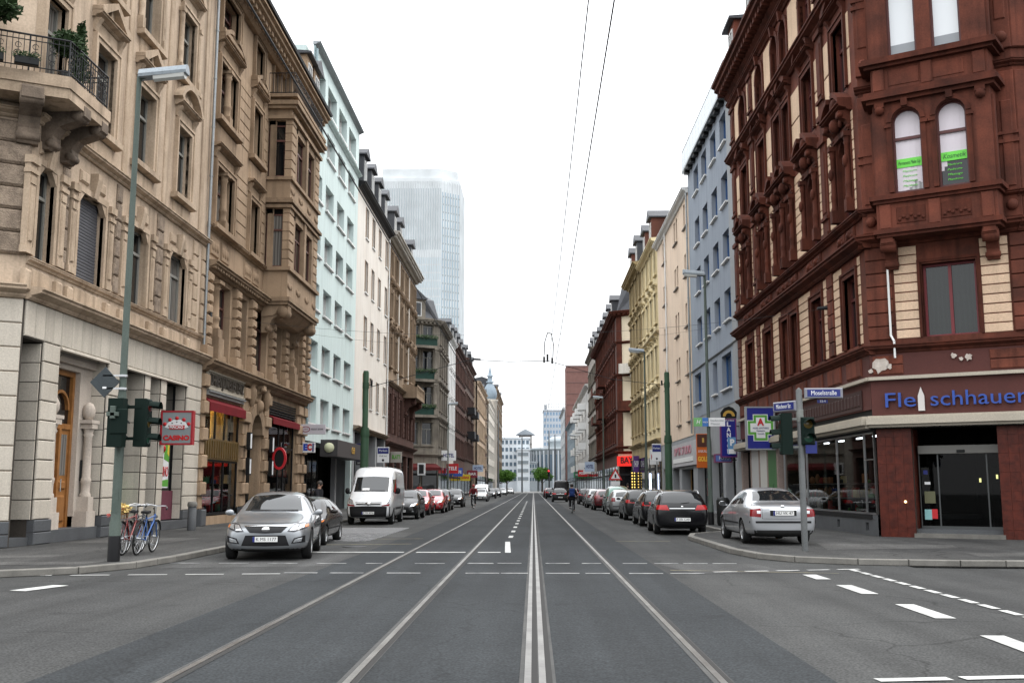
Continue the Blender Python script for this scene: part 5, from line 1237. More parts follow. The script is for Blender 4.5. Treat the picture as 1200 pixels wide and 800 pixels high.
# first-floor wall below the sill ledge and the butcher's fascia
wall_mesh(F1, 'fascia_wall', SIGNRED, 0, 19.8, 3.9, 5.55, [], .1, y=-.05)
for k in range(9): F1.part('parapet_panel', cached('parR', BROWN, lambda b: b.bev(0, 1.5, -.06, .05, 0, .55, .04)), .4 + k * 2.15, -.05, 4.98)
for fr, x0, x1 in ((F1, 0, 19.8), (C1, 0, 4.4), (S1, 0, 14)):
    b = MB(); b.box(x0 - .1, x1 + .1, -.3, .05, 3.32, 3.42); b.box(x0 - .14, x1 + .14, -.42, .05, 3.42, 3.62); b.box(x0 - .1, x1 + .1, -.36, .05, 3.62, 3.68); fr.part('canopy_band', b.mesh('canopy_band', BAND))
    b = MB(); b.box(x0 - .06, x1 + .06, -.2, .05, 4.76, 4.86); fr.part('canopy_band', b.mesh('canopy_band', BAND))
F1.part('grille', cached('grille', mat('dark_relief_band', (.045, .017, .014), .7), lambda b: [b.box(0, 14, -.03, 0, 0, .6)] + [b.bev(k * .35, k * .35 + .26, -.06, -.03, .1, .5, .04) for k in range(40)]), 5.0, -.06, 3.95)
# display windows along the street
core(F1, 0, 19.8, 0, 5.0, 8, DARKIN, 3.4, 'shop_back')
wall_mesh(F1, 'plinth', PLINTH, 0, 19.8, 0, .75, [(19.1 - k * 3 - .5, 19.1 - k * 3 - .2, .25, .5) for k in range(3)], .1, y=-.02)
F1.part('window_board', MB().box(0, 19.3, -.05, 3.3, .62, .75).mesh('window_board', DARKM), 0, .0, .0)
F1.part('lintel', MB().box(0, 19.8, 0, .4, 3.25, 3.9).mesh('lintel', DARKM), 0, .02, 0)
mull = [19.35, 18.4, 15.45, 11.5, 8.0]
o = F1.part('shop_window', cached('r1sw', STEEL, lambda b: [b.box(x - .03, x + .03, -.03, .04, .75, 3.25) for x in mull] + [b.box(8, 19.35, -.03, .04, .75, .8), b.box(8, 19.35, -.03, .04, 3.2, 3.25), b.box(18.4, 19.3, -.02, .03, 2.4, 2.43)]), 0, .12, 0)
sub(o, 'pane', cached('r1swp', SHOPG, lambda b: b.quad((8, 0, .75), (19.35, 0, .75), (19.35, 0, 3.25), (8, 0, 3.25))), 0, .0, 0)
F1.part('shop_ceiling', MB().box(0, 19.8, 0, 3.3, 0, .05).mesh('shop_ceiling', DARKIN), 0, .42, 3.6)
F1.part('display_wall', cached('dispw', rough_mat('pale_display_wall', (.42, .48, .48), (.3, .36, .36), .8, 12, .5), lambda b: b.box(0, 2.6, 0, .08, .8, 3.2)), 15.7, 1.9, 0)
rg = random.Random(12)
for k in range(64):
    c = rg.choice([(.45, .04, .03), (.5, .42, .2), (.08, .22, .07), (.55, .55, .52), (.3, .12, .04), (.05, .12, .3), (.02, .02, .02), (.02, .02, .02), (.5, .3, .1)]); x = rg.uniform(8.3, 19.0); z = rg.choice([.76, 1.22, 1.22, 1.72]); h = rg.uniform(.1, .42); w = rg.uniform(.1, .35)
    F1.part('display_item', cached(('rdisp', k % 13), mat('rdisp_%d' % (k % 13), c, .5), lambda b: b.bev(0, w, 0, .14, 0, h, .03) if k % 2 else b.lathe([(w * .3, 0), (w * .5, h * .3), (w * .45, h * .7), (w * .15, h), (.01, h)], 8)), x, rg.uniform(.5, 1.4), z)
for z in (1.18, 1.68): F1.part('shelf', cached('r1sh', mat('shelf_steel', (.25, .26, .26), .3, .5), lambda b: b.box(8.1, 15.4, .4, 1.5, 0, .03)), 0, 0, z)
for x in (9, 11, 13.2, 15.0, 17.0): F1.part('hanging_lamp', cached('r1l', WHITEL, lambda b: b.box(0, .5, 0, .08, 0, .05)), x, 1.5, 3.3)
F1.part('neon_script', MB().box(0, .5, 0, .02, 0, .1).mesh('neon_script', REDL), 16.4, 1.8, 2.0)
for a, m_, z1 in ((5.8, mat('green_shopfront', (.05, .16, .05), .5), 3.3), (4.2, mat('pale_shopfront', (.55, .54, .5), .5), 3.6), (2.4, mat('pale_shutter', (.45, .45, .44), .5), 3.3)):
    F1.part('shopfront_panel', cached(('sfp', a), m_, lambda b: [b.bev(0, 1.5, -.06, .3, .75, z1, .03)]), a, .0, 0)
F1.part('doorway', MB().box(0, 1.9, .2, .3, .1, 3.6).mesh('doorway', DARKIN), .4, 0, 0)
for x in (.1, 2.2, 3.95, 5.6, 7.4): F1.part('pier', cached('r1p', rough_mat('grey_pink_pier', (.33, .26, .23), None, 1, 20, .4), lambda b: b.bev(0, .22, -.08, .3, .1, 3.3, .02)), x, 0, 0)
# ---- the cut-off corner: entrance, bay window
ch = [(1.6, 3.08, 6.0, 8.2)]
wall_mesh(C1, 'corner_wall', BROWN, 0, 4.4, 3.3, 22, ch + [(1.1, 1.92, 10.3, 12.6), (2.36, 3.18, 10.3, 12.6), (1.1, 1.92, 14.6, 17.3), (2.36, 3.18, 14.6, 17.3)], .25)
core(C1, 0, 4.4, 5.0, 22, 3.0, DARKIN, .55)
cream(C1, .78, 1.48, 5.98, 8.8, .293); cream(C1, 3.2, 3.98, 5.98, 8.8, .293)
blocks(C1, BROWN, -.04, .74, 5.98, 8.85, .41, -.07, depth=.12); blocks(C1, BROWN, 4.0, 4.44, 5.98, 8.85, .41, -.07, depth=.12)
blocks(C1, CREAM, 3.72, 3.86, 9.3, 13.6, .29, -.03, depth=.08, bev=.01); blocks(C1, CREAM, 3.72, 3.9, 14.5, 20.7, .29, -.03, depth=.08, bev=.01)
for a, b_, z0, z1 in ((-.03, .5, 9.3, 13.7), (3.92, 4.43, 9.3, 13.7), (-.03, .5, 14.4, 20.8), (3.92, 4.43, 14.4, 20.8)):
    C1.part('pilaster', cached(('pilC', round(z1 - z0, 2), round(b_ - a, 2)), BROWN, lambda b: [b.bev(0, b_ - a, -.1, .05, 0, z1 - z0, .02), b.bev(.1, b_ - a - .1, -.14, -.09, .9, z1 - z0 - .9, .03), b.box(-.04, b_ - a + .04, -.17, .05, 2.2, 2.3), b.box(-.04, b_ - a + .04, -.17, .05, 2.45, 2.55), b.ball(((b_ - a) / 2, -.12, .35), .17, 8, 5)]), a, 0, z0)
o = window(C1, 1.6, 6.0, 1.48, 2.2, mat('red_window_frame', (.16, .015, .02), .5), PANEX, 'M', .24); surround(o, 1.48, 2.2, BROWN2, .11, .04)
wall_mesh(C1, 'fascia_wall', SIGNRED, -.03, 4.43, 3.6, 5.55, [], .1, y=-.06)
blocks(C1, BROWN, .05, .95, 4.92, 5.5, .29, -.1, bw=.9, depth=.1); blocks(C1, BROWN, 3.3, 4.4, 4.92, 5.5, .29, -.1, bw=1.1, depth=.1)
PEEL = rough_mat('bare_plaster', (.62, .56, .5), (.4, .33, .28), 4, 30, .7)
rg = random.Random(5)
for (x, z, r_) in ((.28, 5.2, .28), (.55, 5.15, .10), (2.35, 5.38, .1), (2.75, 5.3, .12), (2.55, 5.27, .07), (-.0, 5.05, .08)):
    b = MB(); n = 13; pts = [(x + r_ * rg.uniform(.55, 1.1) * math.cos(2 * PI * k / n), z + r_ * .9 * rg.uniform(.55, 1.1) * math.sin(2 * PI * k / n)) for k in range(n)]; b.ext(pts, -.125, -.08); C1.part('bare_plaster_patch', b.mesh('bare_plaster_patch', PEEL))
C1.part('downpipe', cached('whitepipe', WTRIM, lambda b: [b.path([(0, -.12, 8.9), (0, -.12, 6.1), (.1, -.2, 5.9), (.1, -.2, 5.4)], .035, 7)]), .64, 0, 0)
# clinker piers and doorway
for a, b_ in ((.06, 1.05), (3.36, 4.45)):
    C1.part('pier', cached(('pierC', round(b_ - a, 2)), JOINT, lambda b: b.box(.02, b_ - a - .02, -.03, .9, .1, 3.34)), a, 0, 0)
    blocks(C1, TILE, a, b_, .12, 3.32, .267, -.06, bw=.25, gap=.003, depth=.06, bev=.0015, name='tile')
    me = cached('side_tile', TILE, lambda b: b.bev(.0015, .2485, 0, .03, .0015, .2655, .0015))
    xr = b_ if a < 1 else a
    for j in range(12):
        for i in range(3): C1.part('tile', me, (xr - .0) if a < 1 else xr, .02 + i * .25 if a > 1 else .27 + i * .25, .12 + j * .267, rot=Matrix.Rotation(PI / 2 if a < 1 else -PI / 2, 4, 'Z') if a < 1 else Matrix.Rotation(-PI / 2, 4, 'Z') @ T((-.25, 0, 0)))
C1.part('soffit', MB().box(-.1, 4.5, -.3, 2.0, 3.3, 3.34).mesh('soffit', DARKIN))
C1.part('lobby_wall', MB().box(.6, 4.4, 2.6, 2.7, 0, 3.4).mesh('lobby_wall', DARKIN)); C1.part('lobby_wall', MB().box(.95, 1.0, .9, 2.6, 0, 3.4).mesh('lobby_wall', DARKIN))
C1.part('lobby_floor', MB().box(.9, 3.5, .5, 2.6, .3, .34).mesh('lobby_floor', mat('dark_tile_floor', (.03, .03, .03), .3)))
C1.part('step', MB().box(1.0, 3.42, -.1, .9, .12, .24).mesh('step', KERB)); C1.part('step', MB().box(1.0, 3.42, .18, .9, .24, .36).mesh('step', PLINTH))
o = C1.part('sliding_door', cached('sldoor', mat('dull_door_frame', (.08, .085, .085), .4, .5), lambda b: [b.box(1.1, 3.36, -.03, .03, .36, .44), b.box(1.62, 1.66, -.02, .02, .44, 2.55), b.box(2.95, 2.99, -.02, .02, .44, 2.55), b.box(1.1, 1.13, -.02, .02, .44, 2.55)]), 0, .62, 0)
sub(o, 'pane', cached('slpane', DOORG, lambda b: b.quad((1.1, 0, .44), (3.36, 0, .44), (3.36, 0, 2.55), (1.1, 0, 2.55))))
hd = sub(o, 'door_header', cached('slhead', mat('pale_header', (.15, .145, .13), .4), lambda b: b.bev(1.12, 3.36, -.16, .1, 2.55, 2.8, .01))); sub(o, 'sensor', cached('slsen', BLACKP, lambda b: b.bev(2.2, 2.42, -.2, -.16, 2.58, 2.66, .01)))
for (x, z, w, h, m_) in ((1.22, 1.95, .12, .12, PAPERB), (1.24, 1.65, .16, .08, PAPERW), (1.2, .62, .2, .3, mat('teal_print', (.25, .5, .5), .5)), (1.4, .65, .16, .28, PAPERR), (1.22, 1.1, .3, .35, mat('dim_print', (.12, .12, .06), .5))):
    C1.part('sticker', cached(('stk', x, z), m_, lambda b: b.box(0, w, -.012, -.006, 0, h)), x, .62, z)
for x, y, z in ((2.6, 1.8, 1.72), (3.1, 1.5, 1.82)): C1.part('lobby_lamp', cached('lobl', mat('lobby_glow', (.9, .9, .6), .4, emit=(1, .9, .35), estr=2), lambda b: b.box(0, .05, 0, .05, 0, .12)), x, y, z)
C1.part('wall_lamp', cached('wlamp', WARML, lambda b: b.ball((0, 0, 0), .035, 8, 5)), .8, -.1, 1.15)
# lettering of the butcher's shop
LBL = mat('blue_letter', (.02, .07, .34), .35)
C1.part('lettering', text_mesh('Fle', .62, LBL, .07, width=.86), .80, -.13, 4.12); C1.part('lettering', text_mesh('schhauer', .62, LBL, .07, width=2.55), 2.92, -.13, 4.12)
C1.part('knife_emblem', cached('knife', mat('pale_knife', (.62, .58, .55), .4), lambda b: b.ext([(-.09, -.34), (.09, -.34), (.09, .1), (0, .36), (-.09, .1)], -.05, 0)), 1.40, -.1, 4.14)
# two-storey bay window
bw0, bw1, bdp = .42, 3.98, .8
b = MB(); P_ = lambda e=0: [(bw0 - e, .05), (bw0 + .12 - e, -bdp - e), (bw1 - .12 + e, -bdp - e), (bw1 + e, .05)]
b.vert(P_(), 9.1, 10.25); b.vert(P_(-.02), 12.85, 14.5)
for x0, x1 in ((bw0 + .12, 1.1), (1.93, 2.35), (3.18, bw1 - .12)):
    b.box(x0, x1, -bdp, -.1, 10.25, 12.85); b.box(x0, x1, -bdp, -.1, 14.5, 17.2)
b.box(bw0 + .05, bw0 + .14, -bdp + .1, 0, 10.25, 12.85); b.box(bw1 - .14, bw1 - .05, -bdp + .1, 0, 10.25, 12.85); b.box(bw0 + .05, bw0 + .14, -bdp + .1, 0, 14.5, 17.2); b.box(bw1 - .14, bw1 - .05, -bdp + .1, 0, 14.5, 17.2)
b.vert(P_(-.02), 17.2, 18)
bay = C1.part('bay_window', b.mesh('bay_window', BROWN))
b = MB()
for z, e, h in ((9.06, .1, .14), (8.96, .02, .1), (10.08, .16, .14), (9.98, .08, .1), (13.1, .12, .12), (13.22, .24, .14), (13.36, .18, .1), (14.32, .26, .12), (14.22, .14, .1), (14.44, .2, .08), (17.3, .25, .3)): b = MB(); b.vert(P_(e), z, z + h); sub(bay, 'moulding', b.mesh('moulding', BROWN2))
b = MB(); b.vert([(x, y) for x, y in P_(-.1)], 10.2, 17.3); 
bc = MB(); bc.box(bw0 + .3, bw1 - .3, -.45, 0, 10.2, 17.3); sub(bay, 'core', bc.mesh('core', DARKIN))
for x, lab in ((1.1, None), (1.93 + .42, None)):
    w = .83
    o = sub(bay, 'window', cached('arched_frame', FRD, lambda b: [b.box(0, .06, 0, .07, 0, 2.17), b.box(w - .06, w, 0, .07, 0, 2.17), b.box(.06, w - .06, 0, .07, 0, .06), b.box(.06, w - .06, -.02, .07, 1.62, 1.71), b.arch(0, 0, 2.165, w / 2 - .06, w / 2, 0, .07, cx=w / 2, n=12)]), x, -bdp + .18, 10.3); 
    pn = sub(o, 'pane', cached('bayp', PANES, lambda b: b.quad((0, 0, 0), (w, 0, 0), (w, 0, 2.6), (0, 0, 2.6))), 0, .05, 0)
    arch_fill(o, w, 2.58, BROWN, .25, -.18)
    sub(o, 'arch_moulding', cached('baymould', BROWN2, lambda b: [b.arch(0, 0, 2.58 - w / 2, w / 2, w / 2 + .14, -.08, .05, cx=w / 2, n=12), b.box(-.14, 0, -.06, .05, 0, 2.15), b.box(w, w + .14, -.06, .05, 0, 2.15), b.box(-.2, 0, -.1, .05, 2.0, 2.1), b.box(w, w + .2, -.1, .05, 2.0, 2.1), b.prof([(.05, 0), (-.16, 0), (-.2, .22), (.05, .22)], w / 2 - .09, w / 2 + .09, dz=2.6)]), 0, -.18, 0)
    nt_ = sub(o, 'notice', cached('limeband', LIMEP, lambda b: b.box(.03, w - .03, .018, .034, 0, .27)), 0, 0, .78, 'lime green window notice with a line of black script')
    C = text_mesh('Permanent Make Up' if x < 2 else 'Kosmetik', .16 if x < 2 else .2, mat('dark_green_print', (.01, .09, .02), .5), .004, width=.62, shear=.25)
    link('lettering', C, bay, T((x + w / 2, -bdp + .18 + .012, 10.3 + .78 + .135)))
    for q in range(4): link('small_lettering', text_mesh(('Manicure', 'Pedicure', 'Massage', 'Maniküre')[q], .09, LIMEP, .004, width=.4, shear=.2), bay, T((x + w / 2, -bdp + .18 + .025, 10.3 + .66 - q * .15)))
    CURT = mat('white_curtain', (.74, .68, .72), .8)
    if x < 2: cur = cached('curt1', CURT, lambda b: [b.box(.05 + k * .082, .135 + k * .082, .036 + .006 * (k % 2), .047, (.06, .06, .06, .08, .14, .22, .36, .30, .26)[k], 2.58) for k in range(9)])
    else: cur = cached('curt2', CURT, lambda b: [b.box(.05 + k * .082, .135 + k * .082, .036 + .006 * (k % 2), .047, (.5, .62, .9, 1.05, 1.05, 1.05, 1.05, 1.05, 1.05)[k], 2.58) for k in range(9)])
    sub(o, 'curtain', cur)
    o = sub(bay, 'window', frame_mesh(w, 2.7, FRD, ''), x, -bdp + .18, 14.55); sub(o, 'pane', cached('bayp2', PANES, lambda b: b.quad((0, 0, 0), (w, 0, 0), (w, 0, 2.7), (0, 0, 2.7))), 0, .05, 0)
    sub(o, 'pane_reflection', cached('sky_reflection', mat('white_sky_reflection', (.80, .83, .85), .6), lambda b: b.box(.05, w - .05, .036, .046, .42, 2.65))); sub(o, 'pane_reflection', cached('roof_reflection', mat('grey_roof_reflection', (.30, .32, .34), .6), lambda b: b.box(.05, w - .05, .034, .044, .06, .42)))  # white and grey boxes imitate the pane's reflection of sky and roof
    b = MB(); b.bev(x - .02, x + w + .02, -bdp - .02, -bdp + .05, 9.3, 9.85, .04)
    for q in range(7): b.ball((x + .1 + q * .11, -bdp - .02, 9.42 + .05 * abs(q - 3) % .12 + (.14 if q == 3 else 0)), .055, 7, 4)
    sub(bay, 'carved_panel', b.mesh('carved_panel', BROWN2))
    b = MB(); b.bev(x - .05, x + w + .05, -bdp, -bdp + .05, 13.6, 14.15, .04); sub(bay, 'panel', b.mesh('panel', BROWN))
for x in (bw0 + .2, 2.0, bw1 - .55):
    for z0, z1 in ((9.2, 9.95), (13.5, 14.2)): sub(bay, 'post', cached(('baypost', z0), BROWN, lambda b: b.bev(0, .34, -bdp - .06, -bdp + .05, z0, z1, .03)), x)
    if x != 2.0: sub(bay, 'corbel', cached('baycorb', BROWN2, lambda b: [b.ball((.17, -bdp - .06, 12.88), .15, 8, 5), b.box(.03, .31, -bdp - .14, -bdp, 12.95, 13.1)]), x)
for x in (.62, 3.42):
    b = MB(); scroll(b, x, x + .34, 8.1, .78, .95); b.lathe([(.001, x - .05), (.17, x - .05), (.17, x + .39), (.001, x + .39)], 12, (0, -.55, 8.72), 'x'); sub(bay, 'console', b.mesh('console', BROWN))
# side street front
shs = [(x, x + 1.3, z, z + h) for x in (1.4, 4.6, 7.8, 11) for z, h in ((6, 2.3), (10.3, 2.7), (14.5, 2.4), (18.4, 2.1))]
wall_mesh(S1, 'side_wall', BROWN, 0, 14, 3.3, 22, shs + [], .3); core(S1, 0, 14, 5, 22, 8, DARKIN, .4)
for a, b_, z0, z1 in shs: o = window(S1, a, z0, 1.3, z1 - z0, FRD, PANE, 'TM'); surround(o, 1.3, z1 - z0, BROWN2, .2, .08)
for x in (0, 4.5, 9, 13): S1.part('pier', cached('pierS', TILE, lambda b: b.bev(0, .9, -.05, .5, .1, 3.3, .02)), x, 0, 0)
S1.part('shop_window', MB().box(.9, 13, .3, .35, .1, 3.3).mesh('shop_window', PANE))
blocks(S1, CREAM, .1, 1.2, 5.98, 8.8, .3, -.02, depth=.06, bev=.012); cream(S1, .6, 1.2, 10.3, 13.6)
for z0, z1 in ((9.3, 13.7), (14.4, 20.8)): S1.part('pilaster', cached(('pilS', round(z1 - z0, 1)), BROWN, lambda b: b.bev(0, .55, -.1, .05, 0, z1 - z0, .03)), 0, 0, z0)

# ---- blue house
r2, F2 = building('blue_house', 'blue rendered house with dark blue windows and a railed roof terrace', 'R', 51.0, 66.0)
xs = [66 - 54.35 - .05, 66 - 57.45, 66 - 60.6, 66 - 63.6]
rows = [(10.3, 11.95), (13.5, 15.1), (16.55, 18.25), (19.9, 21.55)]
w = 1.75
hs = [(x, x + w, a, b) for x in xs for a, b in rows] + [(xs[0] - 1.3, xs[0] + 1.4, 6.75, 8.6), (xs[1] - 1.1, xs[1] + .3, 6.75, 8.6), (xs[3] - 1.5, xs[3] + .9, 6.75, 8.6)]
wall_mesh(F2, 'wall', BLUE, 0, 15, 5.9, 22.1, hs, .32); core(F2, 0, 15, 5.9, 22, 11, BLUE, .4)
for a, b_, z0, z1 in hs:
    o = window(F2, a, z0, b_ - a, z1 - z0, FRBL, PANEB, 'm' if z0 > 9 else 'M', .24); sill(o, b_ - a, WTRIM, .05, .14, .07, y=-.24)
F2.part('party_strip', MB().box(13.6, 15.02, -.03, .05, 5.9, 22).mesh('party_strip', GREYR), 0, 0, 0)
cornice(F2, 'string_course', 0, 15, 8.85, .1, .1, GREYR)
for k in range(12): F2.part('eaves_bracket', cached('evb', DARKM, lambda b: b.box(0, .5, -.3, .1, 0, .18)), .4 + k * 1.22, 0, 21.95)
F2.part('terrace_edge', MB().box(0, 15, -.4, .4, 0, .14).mesh('terrace_edge', ZINC), 0, 0, 22.14)
rl = MB()
for k in range(14): rl.tube((k * 1.15, -.35, 22.28), (k * 1.15, -.35, 23.6), .025, None, 5)
rl.path([(0, -.35, 23.6), (15, -.35, 23.6)], .03)
o = F2.part('railing', rl.mesh('railing', STEEL)); sub(o, 'panel', cached('railp', mat('milk_glass', (.36, .43, .47), .2), lambda b: [b.box(k * 1.15 + .06, k * 1.15 + 1.08, -.36, -.34, 22.32, 23.5) for k in range(13)]))
F2.part('chimney', MB().box(5.5, 6.4, 3, 4, 22, 25.0).mesh('chimney', GREYR)); F2.part('penthouse', MB().box(0, 15, 3, 9, 22, 24.4).mesh('penthouse', PALE))
wall_mesh(F2, 'ground_floor_wall', GREYR, 0, 15, 0, 5.9, [(1.0, 4.6, .2, 3.6), (6.0, 9.6, .2, 3.4), (10.4, 13.2, .2, 3.4)], .5, y=.02)
core(F2, 0, 15, 0, 5.9, 8, DARKIN, 2.6, 'shop_back')
for a, b_ in ((1.0, 4.6), (6.0, 9.6), (10.4, 13.2)):
    o = F2.part('shop_window', cached(('f2s', round(b_ - a, 1)), DARKM, lambda b: [b.box(0, .08, 0, .06, 0, 3.3), b.box((b_ - a) / 2, (b_ - a) / 2 + .08, 0, .06, 0, 3.3), b.box(b_ - a - .08, b_ - a, 0, .06, 0, 3.3)]), a, .45, .2); sub(o, 'pane', cached(('f2p', round(b_ - a, 1)), SHOPG, lambda b: b.quad((0, 0, 0), (b_ - a, 0, 0), (b_ - a, 0, 3.3), (0, 0, 3.3))), 0, .03, 0)
    for k in range(5): F2.part('display_item', cached(('f2d', k), mat('f2d%d' % k, [(.4, .05, .05), (.05, .05, .3), (.3, .3, .28), (.05, .05, .05), (.4, .35, .2)][k], .6), lambda b: b.bev(0, .45, 0, .3, 0, .7 + .3 * (k % 3), .06)), a + .3 + k * .55, 1.0 + .2 * (k % 2), .25)

# ---- peach house
r3, F3 = building('peach_house', 'pale peach rendered house with pairs of slim windows', 'R', 66.0, 83.0)
xs = [83 - 68.3 - .05, 83 - 73.2, 83 - 79.6]
rows = [(5.9, 7.6), (9.0, 10.6), (12.2, 13.8), (15.6, 17.15), (18.9, 20.6)]
hs = [(x + d, x + d + .72, a, b) for x in xs for a, b in rows for d in (0, 1.15)]
wall_mesh(F3, 'wall', PINK, 0, 17, 4.9, 21.0, hs, .25); core(F3, 0, 17, 4.9, 21.0, 10, PINK, .3)
for a, b_, z0, z1 in hs: window(F3, a, z0, .72, z1 - z0, FRG, PANE, '', .16)
for x in xs:
    for a, b_ in rows: F3.part('sill', cached('f3sill', mat('dark_sill', (.2, .17, .14), .6), lambda b: b.prof([(-.14, 0), (-.14, .07), (.1, .07), (.1, 0)], -.05, 1.92)), x, 0, a - .08)
F3.part('projection', MB().box(0, 5.0, -.35, .1, 4.9, 20.6).mesh('projection', PINK)) if False else None
cornice(F3, 'eaves', -.05, 17, 20.9, .45, .4, WTRIM); mansard(F3, 0, 17, 21.2, 2.6, rough_mat('grey_tiles', (.18, .18, .19), None, 1, 10, .5), 2.6)
downpipe(F3, 16.85, 5, 21); downpipe(F3, 5.6, 5, 21, m=WTRIM)
wall_mesh(F3, 'ground_floor_wall', GREYR, 0, 17, 0, 4.9, [(.8, 4.4, .2, 3.0), (6.4, 9.8, .2, 2.9), (11, 16.2, .2, 2.8)], .6, y=.03); core(F3, 0, 17, 0, 4.9, 8, DARKIN, 2.4, 'shop_back')
F3.part('red_display', MB().box(11.8, 13.4, 1.6, 1.7, 1.0, 2.2).mesh('red_display', rough_mat('red_glow_poster', (.4, .04, .03), None, 2, 20, .4))); F3.part('shop_lamp', MB().box(2, 3.4, 1.2, 1.4, 2.7, 2.8).mesh('shop_lamp', WARML))
# ---- yellow house
r4, F4 = building('yellow_house', 'yellow rendered house with moulded windows', 'R', 83.0, 95.0)
storeys(F4, 0, 12, 22, [5.6, 9.8, 14.2, 18.3], [1.0, 4.0, 7.0, 10.0], 1.1, 2.3, YEL, YEL, FRB, PANE, 'M', ped=('tri', 'flat', 'flat'))
for z, d in ((5.2, .4), (9.6, .3), (14, .25)): cornice(F4, 'string_course', 0, 12, z, d, .35, OCHRE)
cornice(F4, 'eaves', 0, 12, 21.6, .6, .5, YEL); mansard(F4, 0, 12, 22, 3.2, SLATE); dormer(F4, 2.4, 22.2, 1.8, 2.3, BRICKR, SLATE, 2, 'gable', -.1); dormer(F4, 7.4, 22.2, 1.8, 2.3, BRICKR, SLATE, 2, 'gable', -.1); shops(F4, 0, 12, 4.0, 3)
r5, F5 = building('ochre_house', 'ochre grey stone house with a tall mansard and a brick chimney', 'R', 95.0, 107.6)
storeys(F5, 0, 12.6, 22.6, [5.8, 10, 14.4, 18.6], [1.0, 4.1, 7.2, 10.3], 1.2, 2.4, OCHRE, OCHRE, FRB, PANE, 'M', ped=('flat', 'tri', 'flat'))
for z, d in ((5.4, .4), (9.8, .3), (14.2, .3), (18.4, .25)): cornice(F5, 'string_course', 0, 12.6, z, d, .35, OCHRE)
cornice(F5, 'eaves', 0, 12.6, 22.2, .9, .6, OCHRE, dent=.5); mansard(F5, 0, 12.6, 22.8, 3.6, SLATE, 1.8); F5.part('chimney', MB().box(.6, 1.7, .9, 2.2, 22.8, 27).mesh('chimney', BRICKR)); dormer(F5, 2.6, 23, 1.8, 2.3, BRICKR, SLATE, 2, 'gable', -.1); dormer(F5, 8, 23, 1.8, 2.3, SLATE, SLATE, 2, 'gable', -.1); shops(F5, 0, 12.6, 4.2, 3)
# ---- red and cream corner house beyond the crossing
r6, F6 = building('red_cream_corner_house', 'dark red corner house with a cream front above the red shop sign', 'R', 125.0, 168.0)
X6 = Frame(r6, 0, -43.0, R(-30))
storeys(X6, 0, 6.5, 22.8, [6.2, 10.6, 15, 19], [3.9], 1.3, 2.6, CREAMW, BROWN2, FRW, PANE, 'TM'); storeys(F6, 0, 43, 22.8, [6.2, 10.6, 15, 19], [1.4 + 3.4 * k for k in range(12)], 1.4, 2.6, E_RED, BROWN2, FRG, PANE, 'TM', ped=('flat', 'ears'))
for fr, L in ((F6, 43), (X6, 6.5)):
    for z, d in ((5.6, .5), (6.2, .3), (10.6, .3), (15, .3), (19, .3)): cornice(fr, 'string_course', 0, L, z, d, .35, BROWN2)
    cornice(fr, 'eaves', -.3, L + .3, 22.4, .9, .7, BROWN2, dent=.6); mansard(fr, 0, L, 23.1, 3.4, SLATE, 1.6); shops(fr, 0, L, 4.0, 3 if L < 10 else 9)
X6.part('corner_strip', MB().bev(0, .7, -.1, .05, 5.8, 22.4, .02).mesh('corner_strip', BROWN2)); 
for z in (10.7, 15.2):
    b = MB(); b.box(.8, 4.6, -1.3, .05, z, z + .25); b.box(.8, 4.6, -1.3, -1.22, z + .25, z + 1.2); b.box(.8, .88, -1.3, 0, z + .25, z + 1.2); scroll(b, 2.2, 2.7, z - 1.6, 1.0, 1.6); X6.part('balcony', b.mesh('balcony', BROWN2 if z < 11 else IVORY))
for x, z in ((8, 11), (8, 15.4), (22, 11), (22, 15.4)):
    b = MB(); b.box(x, x + 4.2, -1.3, .05, z, z + .25); b.box(x, x + 4.2, -1.3, -1.22, z + .25, z + 1.2); F6.part('balcony', b.mesh('balcony', BROWN2))
X6.part('chimney', MB().box(1.2, 2.4, 2, 3.2, 23, 28).mesh('chimney', BRICKR)); dormer(X6, 2.8, 23.2, 1.7, 2.2, SLATE, SLATE, 2, 'flat', -.1)
for k in range(6): dormer(F6, 3 + k * 6.6, 23.2, 1.8, 2.2, SLATE, SLATE, 2, 'gable', -.1)
sg = X6.part('shop_sign', MB().box(.3, 6.3, -1.0, .05, 4.1, 5.3).mesh('shop_sign', mat('red_sign_box', (.65, .02, .015), .4, emit=(1, .03, .02), estr=.35)), 0, 0, 0, 'bright red shop sign box with dark letters'); sub(sg, 'lettering', text_mesh('BAYRAM', 1.0, PAPERK, .04, width=3.4, bold=.02), 2.5, -1.03, 4.75)
# further right-hand houses
row_house('grey_plain_house', 'plain grey house between the red corner house and the white balcony block', 'R', 168, 190, 24.5, rough_mat('warm_grey_render', (.40, .37, .33), (.3, .27, .24), .3, 10, .5, streak=.3), F_GREY, 6, [6, 10, 14, 18.5], 1.5, 2.2, dorm=3)
r8, F8 = row_house('white_balcony_block', 'white apartment block with projecting balconies on the right', 'R', 190, 252, 20.5, rough_mat('off_white_render', (.70, .69, .66), (.58, .57, .54), .2, 8, .5, streak=.2), None, 13, [4.6, 8.5, 12.4, 16.2], 2.0, 2.1, roof=None, dorm=0, band=False, pm=PANE, st='m')
for k in range(4):
    for z in (5.0, 8.9, 12.8, 16.6):
        b = MB(); b.box(0, 3.4, -1.5, .05, 0, .2); b.box(0, 3.4, -1.5, -1.4, .2, 1.3); b.box(0, .1, -1.4, 0, .2, 1.3); b.box(3.3, 3.4, -1.4, 0, .2, 1.3); F8.part('balcony', cached('f8bal', WTRIM, lambda q: q.add(b.v, b.f)), 48 - k * 13, 0, z)
